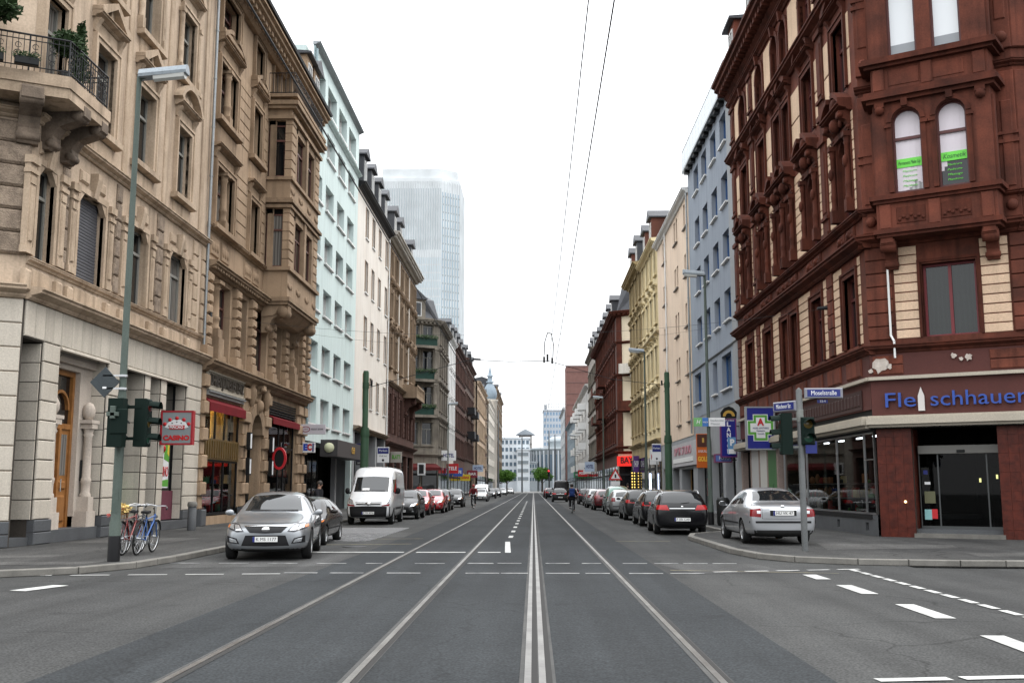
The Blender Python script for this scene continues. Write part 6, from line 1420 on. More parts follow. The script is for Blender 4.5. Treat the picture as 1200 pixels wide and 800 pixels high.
row_house('blue_grey_block', 'dark blue grey block beyond the white balconies', 'R', 252, 314, 19, rough_mat('blue_grey_render', (.26, .32, .36), None, .3, 10, .4), None, 10, [5, 8.6, 12.2, 15.6], 2.4, 2.2, roof=None, dorm=0, band=False, st='m', x=10.4)
r9, F9 = row_house('white_stepped_block', 'white office block with stepped balconies at the far end of the right side', 'R', 331, 380, 27, PALE, None, 9, [5, 9, 13, 17, 21], 4.0, 1.8, roof=None, dorm=0, band=False, pm=PANEW, st='m', x=10.2)
tb = thing('brown_tower_block', 'reddish brown windowless tower block above the right rooftops', 'tower block', (10.3, 316, 0))
b = MB(); b.box(0, 7.2, 0, 13, 0, 38.5); sub(tb, 'body', b.mesh('body', rough_mat('red_brown_cladding', (.20, .105, .09), (.155, .08, .07), .05, 1, .4, bump=.02)))
b = MB(); [b.box(-.1, 7.3, -.12, -.02, 3 + k * 3.4, 3.2 + k * 3.4) for k in range(11)]; b.box(-.05, 7.25, -.1, 13.05, 38.5, 39); sub(tb, 'panel_joints', b.mesh('panel_joints', mat('dark_brown_joint', (.16, .09, .08), .8)))

# ================================================================ the far end of the street
def far_block(name, label, cat, x, y, w, d, h, m, nx, nz, wm, fr=.62, fz=.55, rz=0, z0=3.5, parts=True):
    t = thing(name, label, cat, (x, y, 0), rz)
    b = MB(); b.box(0, w, 0, d, 0, h); sub(t, 'body', b.mesh('body', m))
    b = MB(); b.box(-.3, w + .3, -.3, d + .3, h, h + .6); sub(t, 'roof_edge', b.mesh('roof_edge', m))
    px, pz = w / nx, (h - z0) / nz
    me = cached(('farwin', name), [WTRIM, wm], lambda b: [b.box(-.06, px * fr + .06, -.1, 0, -.12, 0, 0), b.box(0, px * fr, -.06, 0, 0, pz * fz, 1)])
    for i in range(nx):
        for j in range(nz): sub(t, 'window', me, px * (i + .5 - fr / 2), -.02, z0 + pz * (j + .25))
    return t
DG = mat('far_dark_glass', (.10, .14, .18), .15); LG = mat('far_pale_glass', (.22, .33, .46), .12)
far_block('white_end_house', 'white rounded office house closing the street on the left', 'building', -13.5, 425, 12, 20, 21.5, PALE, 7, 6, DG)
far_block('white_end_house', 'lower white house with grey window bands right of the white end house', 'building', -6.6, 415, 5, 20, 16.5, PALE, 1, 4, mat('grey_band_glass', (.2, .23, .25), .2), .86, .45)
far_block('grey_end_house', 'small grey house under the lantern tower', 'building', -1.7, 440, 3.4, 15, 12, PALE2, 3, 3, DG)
lt = thing('lantern_tower', 'slim tower with an open belfry and dark pyramid roof at the end of the street', 'tower', (-6.1, 460, 0))
b = MB(); b.box(0, 5.2, 0, 5.2, 0, 15); sub(lt, 'shaft', b.mesh('shaft', PALE))
b = MB(); [b.box(x, x + .7, y, y + .7, 15, 24.8) for x in (-.3, 4.8) for y in (-.3, 4.8)]; [b.box(-.3, 5.5, -.3, 5.5, z, z + .5) for z in (17.5, 20.5, 24.3)]; sub(lt, 'belfry', b.mesh('belfry', rough_mat('brown_belfry', (.3, .27, .25), None, .3, 5, .4)))
b = MB(); b.box(-.0, 5.2, .2, 5.2, 15, 22); sub(lt, 'bell_chamber', b.mesh('bell_chamber', PALE))
b = MB(); b.lathe([(4.4, 24.8), (4.3, 25.1), (2.2, 26.5), (.05, 27.6)], 8, (2.6, 2.6, 0)); sub(lt, 'roof', b.mesh('roof', rough_mat('grey_slate_roof', (.15, .17, .19), None, .3, 3, .4)))
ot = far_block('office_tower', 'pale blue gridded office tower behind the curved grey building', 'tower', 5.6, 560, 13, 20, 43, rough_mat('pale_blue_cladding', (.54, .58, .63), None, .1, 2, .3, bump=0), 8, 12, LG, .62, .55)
b = MB(); [b.tube((x, 2, 43.5), (x, 2, 47), .1, None, 5) for x in [.6 + 1.3 * k for k in range(10)]]; b.path([(.6, 2, 46.8), (12.3, 2, 46.8)], .12); b.path([(.6, 2, 45.2), (12.3, 2, 45.2)], .08); b.box(.5, 2, 3, 8, 43.5, 46.5); sub(ot, 'roof_railing', b.mesh('roof_railing', mat('grey_rail', (.3, .32, .34), .5)))
cv = thing('curved_building', 'curved grey building with tall pilasters under the office tower', 'building', (14, 452, 0))
b = MB(); rr = 15.5
b.lathe([(rr, 0), (rr, 17.4), (rr + .5, 17.5), (rr + .5, 18.4), (rr - 2, 18.4), (.01, 19)], 48); sub(cv, 'body', b.mesh('body', PALE2))
fin = cached('curved_fin', PALE, lambda b: b.box(-.22, .22, -.5, .1, 0, 17.2)); pnl = cached('curved_pane', DG, lambda b: b.box(-.55, .55, -.06, .1, 4.5, 15.5))
for k in range(22):
    a = PI + PI * (k + .5) / 22
    sub(cv, 'pilaster', fin, rr * math.cos(a), rr * math.sin(a), 0, rot=Matrix.Rotation(a + PI / 2, 4, 'Z'))
    a2 = PI + PI * (k + 1) / 22; sub(cv, 'window', pnl, rr * math.cos(a2), rr * math.sin(a2), 0, rot=Matrix.Rotation(a2 + PI / 2, 4, 'Z'))
b = MB(); b.lathe([(7.5, 18.4), (7.5, 21), (8.2, 21.2), (8.2, 22), (6, 23.5), (.05, 24)], 24); sub(cv, 'roof_pavilion', b.mesh('roof_pavilion', PALE2))
# ================================================================ vehicles
def paint(name, col, metal=.55, rough=.3): return mat(name, col, rough, metal, coat=1.0)
CARG = mat('car_glass', (.010, .012, .013), .03, spec=.7)
TYRE = rough_mat('tyre_rubber', (.018, .018, .018), None, 3, 40, .3, rough=.85)
RIM = mat('alloy_rim', (.45, .46, .47), .3, .9)
TRIM = mat('black_trim', (.009, .009, .010), .55, 0, .25)
HLAMP = mat('headlamp_glass', (.62, .64, .66), .05, .75)
HLRIM = mat('headlamp_housing', (.05, .05, .055), .2, .2)
AMBER = mat('amber_lens', (.6, .16, .02), .2)
REDLENS = mat('red_lens', (.20, .004, .007), .12)
CHROME = mat('chrome', (.72, .72, .72), .12, 1.0)
PLATE = mat('plate_white', (.72, .72, .70), .5)
UNDER = mat('car_underside', (.012, .012, .012), .9)

def grid_mesh(bvh, lo, hi, nu, nv, axis, off, m, sx=1):
    """patch between two 2-D polylines laid on the body"""
    def at(pl, t):
        t = t * (len(pl) - 1); i = min(int(t), len(pl) - 2); f = t - i
        return (pl[i][0] * (1 - f) + pl[i + 1][0] * f, pl[i][1] * (1 - f) + pl[i + 1][1] * f)
    v = []
    for j in range(nv + 1):
        for i in range(nu + 1):
            a, c = at(lo, i / nu), at(hi, i / nu); s = j / nv
            p, q = a[0] * (1 - s) + c[0] * s, a[1] * (1 - s) + c[1] * s
            if axis == 'front': o, d = Vector((p, -5, q)), Vector((0, 1, 0))
            elif axis == 'rear': o, d = Vector((p, 12, q)), Vector((0, -1, 0))
            elif axis == 'top': o, d = Vector((p, q, 5)), Vector((0, 0, -1))
            else: o, d = Vector((3 * sx, p, q)), Vector((-sx, 0, 0))
            h, n, _, _ = bvh.ray_cast(o, d)
            if h is None:
                h, n, _, _ = bvh.find_nearest(Vector((p, 0, q)) if axis == 'front' else Vector((p, 4, q)) if axis == 'rear' else Vector((sx, p, q)))
            if n.dot(d) > 0: n = -n
            v.append(h + n * off)
    b = MB(); W = nu + 1
    b.add(v, [(j * W + i, j * W + i + 1, (j + 1) * W + i + 1, (j + 1) * W + i) for j in range(nv) for i in range(nu)], 0, True)
    return b.mesh('patch', m)

def loft_body(st, arches, pm, trim_z, L):
    v, f = [], []
    def ring(y, w, zb, zs, wr, zr, zc):
        if zc > zs + .2 and wr < .8: wr *= 1.07
        zm = zb + (zs - zb) * .55
        half = [(0, zb), (.8 * w, zb), (.965 * w, zb + .09), (w, zm), (.99 * w, zs - .09), (.95 * w, zs), (wr, zr), (.55 * wr, zc - .008), (0, zc)]
        return [(x, y, z) for x, z in half] + [(-x, y, z) for x, z in half[-2:0:-1]]
    n = 16
    for s in st: v += ring(*s)
    for j in range(len(st) - 1):
        for k in range(n):
            f.append((j * n + k, j * n + (k + 1) % n, (j + 1) * n + (k + 1) % n, (j + 1) * n + k))
    for j, flip in ((0, True), (len(st) - 1, False)):
        o = j * n
        for k in range(8):
            a, b_, c, d = o + k, o + k + 1, o + (n - k - 1) % n, o + (n - k) % n
            q = [x for i, x in enumerate((a, b_, c, d)) if x not in (a, b_, c, d)[:i]]
            if len(q) > 2: f.append(tuple(q if not flip else q[::-1]))
    me = bpy.data.meshes.new('body'); me.from_pydata(v, [], f); me.materials.append(pm); me.materials.append(UNDER)
    bm = bmesh.new(); bm.from_mesh(me); bmesh.ops.recalc_face_normals(bm, faces=bm.faces); bm.to_mesh(me); bm.free(); me.update()
    o = bpy.data.objects.new('body', me); COL.objects.link(o)
    md = o.modifiers.new('s', 'SUBSURF'); md.levels = 2; md.render_levels = 2
    cut = MB()
    for y, r in arches:
        for s in (-1, 1): cut.tube((s * .52, y, r * .98), (s * 1.4, y, r * .98), r + .055, None, 24, 1); 
    cm = cut.mesh('arch', [pm, UNDER]); 
    bm = bmesh.new(); bm.from_mesh(cm); bmesh.ops.remove_doubles(bm, verts=bm.verts, dist=1e-5); bmesh.ops.recalc_face_normals(bm, faces=bm.faces); bm.to_mesh(cm); bm.free()
    co = bpy.data.objects.new('arch', cm); COL.objects.link(co)
    mb = o.modifiers.new('b', 'BOOLEAN'); mb.operation = 'DIFFERENCE'; mb.object = co; mb.solver = 'EXACT'
    dg = bpy.context.evaluated_depsgraph_get(); dg.update()
    out = bpy.data.meshes.new_from_object(o.evaluated_get(dg))
    mb.show_viewport = False; dg.update()
    raw = bpy.data.meshes.new_from_object(o.evaluated_get(dg))
    bvh = BVHTree.FromPolygons([x.co.copy() for x in raw.vertices], [tuple(p.vertices) for p in raw.polygons])
    bpy.data.objects.remove(o); bpy.data.objects.remove(co); bpy.data.meshes.remove(raw)
    for p in out.polygons:
        p.use_smooth = True
        if p.center.z < trim_z: p.material_index = 1
    out.set_sharp_from_angle(angle=R(38))
    out.name = 'body'
    return out, bvh

def wheel(root, x, y, r, spokes=5, dark=False):
    s = 1 if x > 0 else -1
    w = sub(root, 'wheel', cached(('tyre', r), TYRE, lambda b: b.lathe([(r * .62, -.1), (r * .9, -.105), (r * .985, -.08), (r, -.04), (r, .04), (r * .985, .08), (r * .9, .105), (r * .62, .1)], 24, (0, 0, 0), 'x')), x, y, r)
    def rim(b):
        b.lathe([(r * .66, .0), (r * .66, .085), (r * .60, .085), (r * .58, .03), (.001, .03)], 24, (0, 0, 0), 'x', 1)
        b.lathe([(r * .68, .075), (r * .655, .1), (r * .6, .095), (r * .58, .06)], 24, (0, 0, 0), 'x')
        b.lathe([(r * .16, .05), (r * .15, .095), (.001, .1)], 12, (0, 0, 0), 'x')
        for k in range(spokes):
            a = 2 * PI * k / spokes; u = Vector((0, math.cos(a), math.sin(a))); t = Vector((0, -math.sin(a), math.cos(a)))
            p, q = u * r * .1, u * r * .61
            b.add([p - t * .045 + Vector((.09, 0, 0)), p + t * .045 + Vector((.09, 0, 0)), q + t * .03 + Vector((.085, 0, 0)), q - t * .03 + Vector((.085, 0, 0)),
                   p - t * .045 + Vector((.04, 0, 0)), p + t * .045 + Vector((.04, 0, 0)), q + t * .03 + Vector((.04, 0, 0)), q - t * .03 + Vector((.04, 0, 0))], [(0, 1, 2, 3), (0, 3, 7, 4), (1, 5, 6, 2), (0, 4, 5, 1), (3, 2, 6, 7)])
    sub(w, 'rim', cached(('rim', r, spokes, dark), [RIM if not dark else mat('steel_wheel_cover', (.25, .26, .27), .4, .5), TRIM], rim), 0, 0, 0, rot=Matrix.Diagonal((s, 1, 1, 1)))

def mir(pl): return [(-x, z) for x, z in pl]
def make_car(name, label, cat, pm, spec, plate=None, group=None):
    L, st = spec['L'], spec['st']
    root = thing(name, label, cat, (0, 0, 0), 0, group)
    body, bvh = loft_body(st, [(y, spec['r']) for y in spec['ax']], pm, spec.get('tz', .27), L)
    sub(root, 'body', body)
    W = max(s[1] for s in st)
    for y in spec['ax']:
        for s in (-1, 1): wheel(root, s * (W - .125), y, spec['r'], spec.get('spokes', 5), spec.get('dark_rims', False))
    def lay(pname, m, lo, hi, axis, nu=10, nv=6, off=.006, both=False, label=None):
        r = [sub(root, pname, grid_mesh(bvh, lo, hi, nu, nv, axis, off, m))]
        if both: r.append(sub(root, pname, grid_mesh(bvh, mir(lo), mir(hi), nu, nv, axis, off, m)))
        return r
    def side(pname, m, lo, hi, nu=10, nv=5, off=.006):
        return [sub(root, pname, grid_mesh(bvh, lo, hi, nu, nv, 'side', off, m, s)) for s in (-1, 1)]
    for key in spec['front'] + spec['rear']:
        pname, m, axis, both, lo, hi = key[:6]; off = key[6] if len(key) > 6 else .006
        lay(pname, m, lo, hi, axis, 12, 6, off, both)
    for pname, m, lo, hi in spec['sides']:
        o = side(pname, m, lo, hi)
    # door seams and handles
    for y0, z0, y1, z1 in spec.get('seams', ()):
        d = Vector((y1 - y0, z1 - z0)).normalized(); n = Vector((-d.y, d.x)) * .008
        side('door_seam', TRIM, [(y0 - n.x, z0 - n.y), (y0 + n.x, z0 + n.y)], [(y1 - n.x, z1 - n.y), (y1 + n.x, z1 + n.y)], 1, 8, .004)
    for y, z in spec.get('handles', ()): side('door_handle', spec.get('handle_mat', pm), [(y, z), (y + .2, z)], [(y, z + .035), (y + .2, z + .035)], 4, 2, .03)
    my, mz, mw = spec['mirror']
    for s in (-1, 1):
        o = sub(root, 'wing_mirror', cached(('mirror', pm.name if not spec.get('dark_mirror') else 'd'), TRIM if spec.get('dark_mirror') else pm, lambda b: [b.ball((0, 0, 0), .088, 10, 6, 0, .78), b.box(-.12, .0, -.02, .04, -.06, -.02)]), s * (mw + .1), my, mz, rot=Matrix.Diagonal((1.15 * s, .7, 1, 1)) if not spec.get('tall_mirror') else Matrix.Diagonal((1.2 * s, .8, 2.0, 1)))
        sub(o, 'mirror_glass', cached('mirglass', CARG, lambda b: b.quad((-.07, .085, -.05), (.07, .085, -.05), (.07, .085, .05), (-.07, .085, .05))))
    for ax, z in (('front', spec['plate_f']), ('rear', spec['plate_r'])):
        if plate and z:
            sg = -1 if ax == 'front' else 1
            h, n, _, _ = bvh.ray_cast(Vector((0, sg * 12, z)), Vector((0, -sg, 0)))
            po = sub(root, 'licence_plate', cached('plate', [PLATE, PAPERB], lambda b: [b.box(-.26, .26, -.006, .006, -.055, .055, 0), b.box(-.26, -.215, -.0075, -.006, -.055, .055, 1)]), 0, h.y + sg * .03, z, rot=Matrix.Rotation(0 if sg < 0 else PI, 4, 'Z'))
            sub(po, 'lettering', text_mesh(plate, .095, PAPERK, .002, width=.42), .02, -.009, 0)
    if spec.get('rails'):
        for s in (-1, 1):
            b = MB(); pts = []
            for y in [spec['rails'][0] + k * (spec['rails'][1] - spec['rails'][0]) / 10 for k in range(11)]:
                h, n, _, _ = bvh.ray_cast(Vector((s * spec['rails'][2], y, 4)), Vector((0, 0, -1))); pts.append(h + Vector((0, 0, .05)))
            pts[0].z -= .05; pts[-1].z -= .05; b.path(pts, .017, 6)
            sub(root, 'roof_rail', b.mesh('roof_rail', CHROME))
    if spec.get('antenna'):
        y = spec['antenna']; h, n, _, _ = bvh.ray_cast(Vector((0, y, 4)), Vector((0, 0, -1)))
        b = MB(); b.tube(h, h + Vector((0, .18, .22)), .007, .004, 5); b.ball(h, .03, 6, 4); sub(root, 'antenna', b.mesh('antenna', TRIM))
    # rear/front wiper and badge
    if spec.get('badge'):
        for ax, z, r in spec['badge']:
            sg = -1 if ax == 'front' else 1
            h, n, _, _ = bvh.ray_cast(Vector((0, sg * 12, z)), Vector((0, -sg, 0)))
            b = MB(); b.lathe([(.001, -.02), (r * .8, -.018), (r, -.008), (r, .004)], 16, (0, 0, 0), 'y'); sub(root, 'badge', b.mesh('badge', CHROME), 0, h.y + sg * .008, z, rot=Matrix.Diagonal((1.35, 1 if sg < 0 else -1, 1, 1)))
    return root

# section columns: y, half width, underside, shoulder, roof-edge half width, roof-edge height, centre height
SED = dict(dark_mirror=False, L=4.78, r=.33, ax=(.93, 3.75), plate_f=.47, plate_r=.72, mirror=(1.62, 1.0, .90), antenna=3.3, badge=(('front', .67, .065),),
  st=[(0, .55, .36, .54, .46, .60, .61), (.04, .72, .25, .60, .58, .68, .70), (.2, .84, .20, .68, .66, .765, .79), (.55, .90, .18, .75, .70, .83, .87), (1.0, .93, .18, .82, .71, .895, .93),
      (1.36, .935, .18, .88, .72, .965, .99), (1.47, .935, .18, .895, .71, 1.00, 1.02), (1.85, .94, .18, .92, .665, 1.20, 1.24), (2.25, .94, .18, .935, .60, 1.40, 1.445), (2.9, .94, .18, .945, .60, 1.43, 1.49),
      (3.5, .935, .18, .955, .59, 1.38, 1.445), (4.05, .925, .18, .96, .62, 1.18, 1.22), (4.38, .91, .2, .95, .65, 1.05, 1.08), (4.66, .87, .24, .93, .64, 1.0, 1.03), (4.75, .8, .3, .88, .60, .93, .95), (4.78, .68, .38, .8, .52, .84, .86)],
  sides=[('side_window', CARG, [(1.78, .985), (2.72, 1.01)], [(2.22, 1.33), (2.72, 1.38)]), ('side_window', CARG, [(2.80, 1.01), (3.75, 1.04)], [(2.80, 1.38), (3.42, 1.325)]), ('sill_trim', TRIM, [(1.35, .24), (3.35, .24)], [(1.35, .30), (3.35, .30)])],
  seams=((1.72, .92, 1.62, .35), (2.76, .98, 2.74, .33), (3.5, .7, 3.3, .95)), handles=((2.45, .86), (3.4, .88)),
  front=[('windscreen', CARG, 'front', False, [(-.64, 1.035), (0, 1.05), (.64, 1.035)], [(-.53, 1.36), (0, 1.40), (.53, 1.36)]),
         ('grille', TRIM, 'front', False, [(-.33, .605), (0, .59), (.33, .605)], [(-.45, .73), (0, .74), (.45, .73)]), ('grille_bar', CHROME, 'front', False, [(-.45, .728), (0, .738), (.45, .728)], [(-.46, .745), (0, .755), (.46, .745)], .012),
         ('headlight', HLRIM, 'front', True, [(.45, .625), (.6, .615), (.84, .69)], [(.58, .775), (.72, .805), (.88, .79)]), ('headlamp_lens', HLAMP, 'front', True, [(.50, .645), (.63, .65)], [(.58, .75), (.68, .765)], .016), ('headlamp_lens', HLAMP, 'front', True, [(.66, .665), (.78, .70)], [(.70, .765), (.79, .775)], .016), ('indicator', AMBER, 'front', True, [(.80, .70), (.86, .72)], [(.79, .755), (.85, .77)], .012),
         ('lower_intake', TRIM, 'front', False, [(-.50, .335), (0, .325), (.50, .335)], [(-.42, .55), (0, .555), (.42, .55)]), ('fog_light_recess', TRIM, 'front', True, [(.54, .375), (.82, .40)], [(.60, .49), (.82, .545)], .004), ('fog_light', HLAMP, 'front', True, [(.58, .40), (.74, .42)], [(.62, .47), (.76, .50)], .012),
         ('wiper', TRIM, 'front', False, [(-.5, 1.03), (.55, 1.03)], [(-.5, 1.055), (.55, 1.05)], .015), ('bonnet_seam', TRIM, 'front', False, [(-.66, .80), (0, .79), (.66, .80)], [(-.66, .808), (0, .798), (.66, .808)], .004)],
  rear=[('rear_window', CARG, 'rear', False, [(-.58, 1.13), (0, 1.14), (.58, 1.13)], [(-.50, 1.355), (0, 1.385), (.50, 1.355)]), ('tail_light', REDLENS, 'rear', True, [(.56, .73), (.84, .76)], [(.6, .93), (.84, .9)])])
def shift(spec, **k): d = dict(spec); d.update(k); return d
# saloon seen from behind: rounded boot, arched roof
SAL = shift(SED, L=4.68, ax=(.92, 3.62), r=.315, plate_f=None, plate_r=.80, badge=(('rear', .965, .04),), antenna=3.55, spokes=7,
  st=[(0, .5, .36, .56, .42, .6, .62), (.06, .7, .25, .62, .56, .70, .72), (.3, .82, .2, .70, .66, .80, .83), (.8, .86, .18, .80, .68, .90, .93), (1.2, .87, .18, .86, .69, .97, .99), (1.32, .87, .18, .88, .68, 1.01, 1.03), (1.75, .872, .18, .91, .63, 1.24, 1.28), (2.1, .872, .18, .93, .575, 1.385, 1.42), (2.75, .872, .18, .94, .575, 1.405, 1.465),
      (3.3, .87, .18, .945, .57, 1.36, 1.425), (3.75, .865, .18, .95, .60, 1.185, 1.23), (3.98, .86, .18, .955, .645, 1.07, 1.095), (4.2, .855, .20, .955, .66, 1.03, 1.05), (4.55, .84, .24, .935, .65, 1.005, 1.02), (4.65, .79, .28, .87, .62, .93, .94), (4.68, .70, .36, .78, .56, .82, .83)],
  sides=[('side_window', CARG, [(1.6, .985), (2.5, 1.0)], [(2.04, 1.31), (2.5, 1.345)]), ('side_window', CARG, [(2.57, 1.0), (3.2, 1.02)], [(2.57, 1.345), (3.12, 1.315)]), ('side_window', CARG, [(3.25, 1.02), (3.52, 1.03)], [(3.17, 1.31), (3.3, 1.27)]), ('rub_strip', TRIM, [(1.3, .50), (3.25, .50)], [(1.3, .54), (3.25, .54)])],
  seams=((1.5, .92, 1.45, .33), (2.53, .98, 2.52, .33), (3.3, .62, 3.22, .95)), handles=((2.2, .84), (3.0, .86)), mirror=(1.5, 1.0, .85),
  front=[('windscreen', CARG, 'front', False, [(-.6, 1.045), (.6, 1.045)], [(-.5, 1.35), (.5, 1.35)]), ('headlight', HLAMP, 'front', True, [(.46, .6), (.76, .64)], [(.46, .74), (.78, .75)])],
  rear=[('rear_window', CARG, 'rear', False, [(-.60, 1.105), (0, 1.11), (.60, 1.105)], [(-.49, 1.335), (0, 1.37), (.49, 1.335)]),
        ('tail_light', REDLENS, 'rear', True, [(.56, .70), (.82, .72)], [(.56, .92), (.80, .89)]), ('reversing_light', HLAMP, 'rear', True, [(.57, .79), (.66, .79)], [(.57, .86), (.66, .86)], .012), 
        ('bumper_strip', TRIM, 'rear', False, [(-.82, .555), (0, .555), (.82, .555)], [(-.82, .605), (0, .605), (.82, .605)], .012), ('boot_strip', CHROME, 'rear', False, [(-.34, .872), (.34, .872)], [(-.34, .893), (.34, .893)], .012), ('plate_recess', TRIM, 'rear', False, [(-.33, .735), (.33, .735)], [(-.33, .87), (.33, .87)], .004),
        ('boot_seam', TRIM, 'rear', False, [(-.53, .66), (0, .65), (.53, .66)], [(-.53, .668), (0, .658), (.53, .668)], .004), ('boot_seam', TRIM, 'rear', True, [(.525, .66), (.533, .66)], [(.525, .98), (.533, .98)], .004), ('underside_panel', UNDER, 'rear', False, [(-.7, .26), (.7, .26)], [(-.74, .38), (.74, .38)], .01)])
# estate seen from behind
EST = shift(SAL, L=4.58, ax=(.88, 3.5), r=.32, plate_r=.52, badge=(('rear', .93, .035),), rails=(2.2, 4.15, .60), antenna=None, spokes=6, dark_mirror=True,
  st=[(0, .5, .36, .56, .42, .6, .62), (.06, .7, .25, .62, .56, .70, .72), (.3, .82, .2, .70, .66, .80, .83), (.8, .87, .18, .80, .68, .90, .93), (1.2, .885, .18, .86, .69, .98, 1.0), (1.32, .885, .18, .88, .68, 1.01, 1.03), (1.75, .885, .18, .91, .64, 1.26, 1.3), (2.1, .885, .18, .93, .62, 1.39, 1.43), (2.75, .885, .18, .94, .635, 1.44, 1.49),
      (3.6, .88, .18, .95, .635, 1.44, 1.49), (4.12, .875, .2, .955, .63, 1.42, 1.46), (4.32, .87, .22, .955, .66, 1.28, 1.31), (4.48, .855, .25, .94, .70, 1.08, 1.10), (4.55, .81, .30, .88, .64, .95, .97), (4.58, .72, .38, .78, .58, .82, .84)],
  sides=[('side_window', CARG, [(1.6, .985), (2.48, 1.0)], [(2.04, 1.33), (2.48, 1.37)]), ('side_window', CARG, [(2.55, 1.0), (3.35, 1.02)], [(2.55, 1.37), (3.3, 1.37)]), ('side_window', CARG, [(3.42, 1.02), (4.12, 1.05)], [(3.38, 1.37), (3.9, 1.33)])],
  rear=[('rear_window', CARG, 'rear', False, [(-.66, 1.05), (0, 1.04), (.66, 1.05)], [(-.58, 1.36), (0, 1.38), (.58, 1.36)]), ('tail_light', mat('lit_red_lens', (.42, .01, .012), .15), 'rear', True, [(.42, .82), (.84, .84)], [(.50, .985), (.82, .985)]),
        ('chrome_strip', CHROME, 'rear', False, [(-.42, .865), (.42, .865)], [(-.42, .885), (.42, .885)], .012), ('wiper', TRIM, 'rear', False, [(-.25, 1.06), (.05, 1.03)], [(-.25, 1.075), (.05, 1.045)], .015)])
# small hatchback seen from the front
HAT = shift(SED, L=4.0, ax=(.78, 3.3), r=.30, plate_f=.42, plate_r=.75, mirror=(1.35, 1.02, .85), antenna=None, spokes=6, badge=(('front', .66, .045),),
  st=[(0, .5, .36, .52, .42, .58, .60), (.05, .68, .25, .60, .55, .68, .71), (.25, .80, .2, .69, .64, .79, .83), (.6, .84, .18, .78, .67, .89, .93), (.95, .86, .18, .86, .68, .99, 1.02), (1.06, .86, .18, .875, .67, 1.03, 1.05), (1.5, .862, .18, .91, .61, 1.28, 1.32), (1.85, .862, .18, .93, .57, 1.41, 1.45), (2.4, .862, .18, .94, .57, 1.43, 1.49), (3.1, .86, .18, .95, .56, 1.40, 1.46), (3.55, .85, .2, .955, .55, 1.31, 1.36), (3.82, .83, .24, .945, .59, 1.1, 1.13), (3.94, .79, .3, .88, .58, .95, .97), (4.0, .68, .38, .76, .52, .8, .82)],
  sides=[('side_window', CARG, [(1.4, .985), (2.3, 1.0)], [(1.82, 1.33), (2.3, 1.37)]), ('side_window', CARG, [(2.37, 1.0), (3.2, 1.03)], [(2.37, 1.37), (3.05, 1.33)]), ('rub_strip', TRIM, [(1.1, .48), (3.0, .48)], [(1.1, .52), (3.0, .52)])],
  seams=((1.3, .92, 1.22, .35), (2.33, .98, 2.32, .33), (3.1, .65, 2.95, .95)), handles=((2.05, .86), (2.75, .88)),
  front=[('windscreen', CARG, 'front', False, [(-.60, 1.06), (0, 1.07), (.60, 1.06)], [(-.50, 1.37), (0, 1.41), (.50, 1.37)]), ('headlight', HLRIM, 'front', True, [(.39, .59), (.74, .66)], [(.49, .75), (.81, .86)]), ('headlamp_lens', HLAMP, 'front', True, [(.45, .62), (.70, .68)], [(.52, .73), (.76, .81)], .014), ('grille', TRIM, 'front', False, [(-.34, .30), (.34, .30)], [(-.42, .53), (.42, .53)]), ('indicator', AMBER, 'front', True, [(.74, .69), (.79, .72)], [(.74, .74), (.79, .78)], .012), ('fog_light', HLAMP, 'front', True, [(.55, .37), (.65, .38)], [(.55, .44), (.65, .45)]), ('wiper', TRIM, 'front', False, [(-.5, 1.06), (.5, 1.06)], [(-.5, 1.08), (.5, 1.08)], .015)],
  rear=[('rear_window', CARG, 'rear', False, [(-.54, 1.05), (0, 1.05), (.54, 1.05)], [(-.46, 1.29), (0, 1.33), (.46, 1.29)]), ('tail_light', REDLENS, 'rear', True, [(.56, .78), (.78, .8)], [(.56, 1.0), (.74, 1.0)]), ('bumper_strip', TRIM, 'rear', False, [(-.7, .5), (.7, .5)], [(-.7, .55), (.7, .55)], .01)])
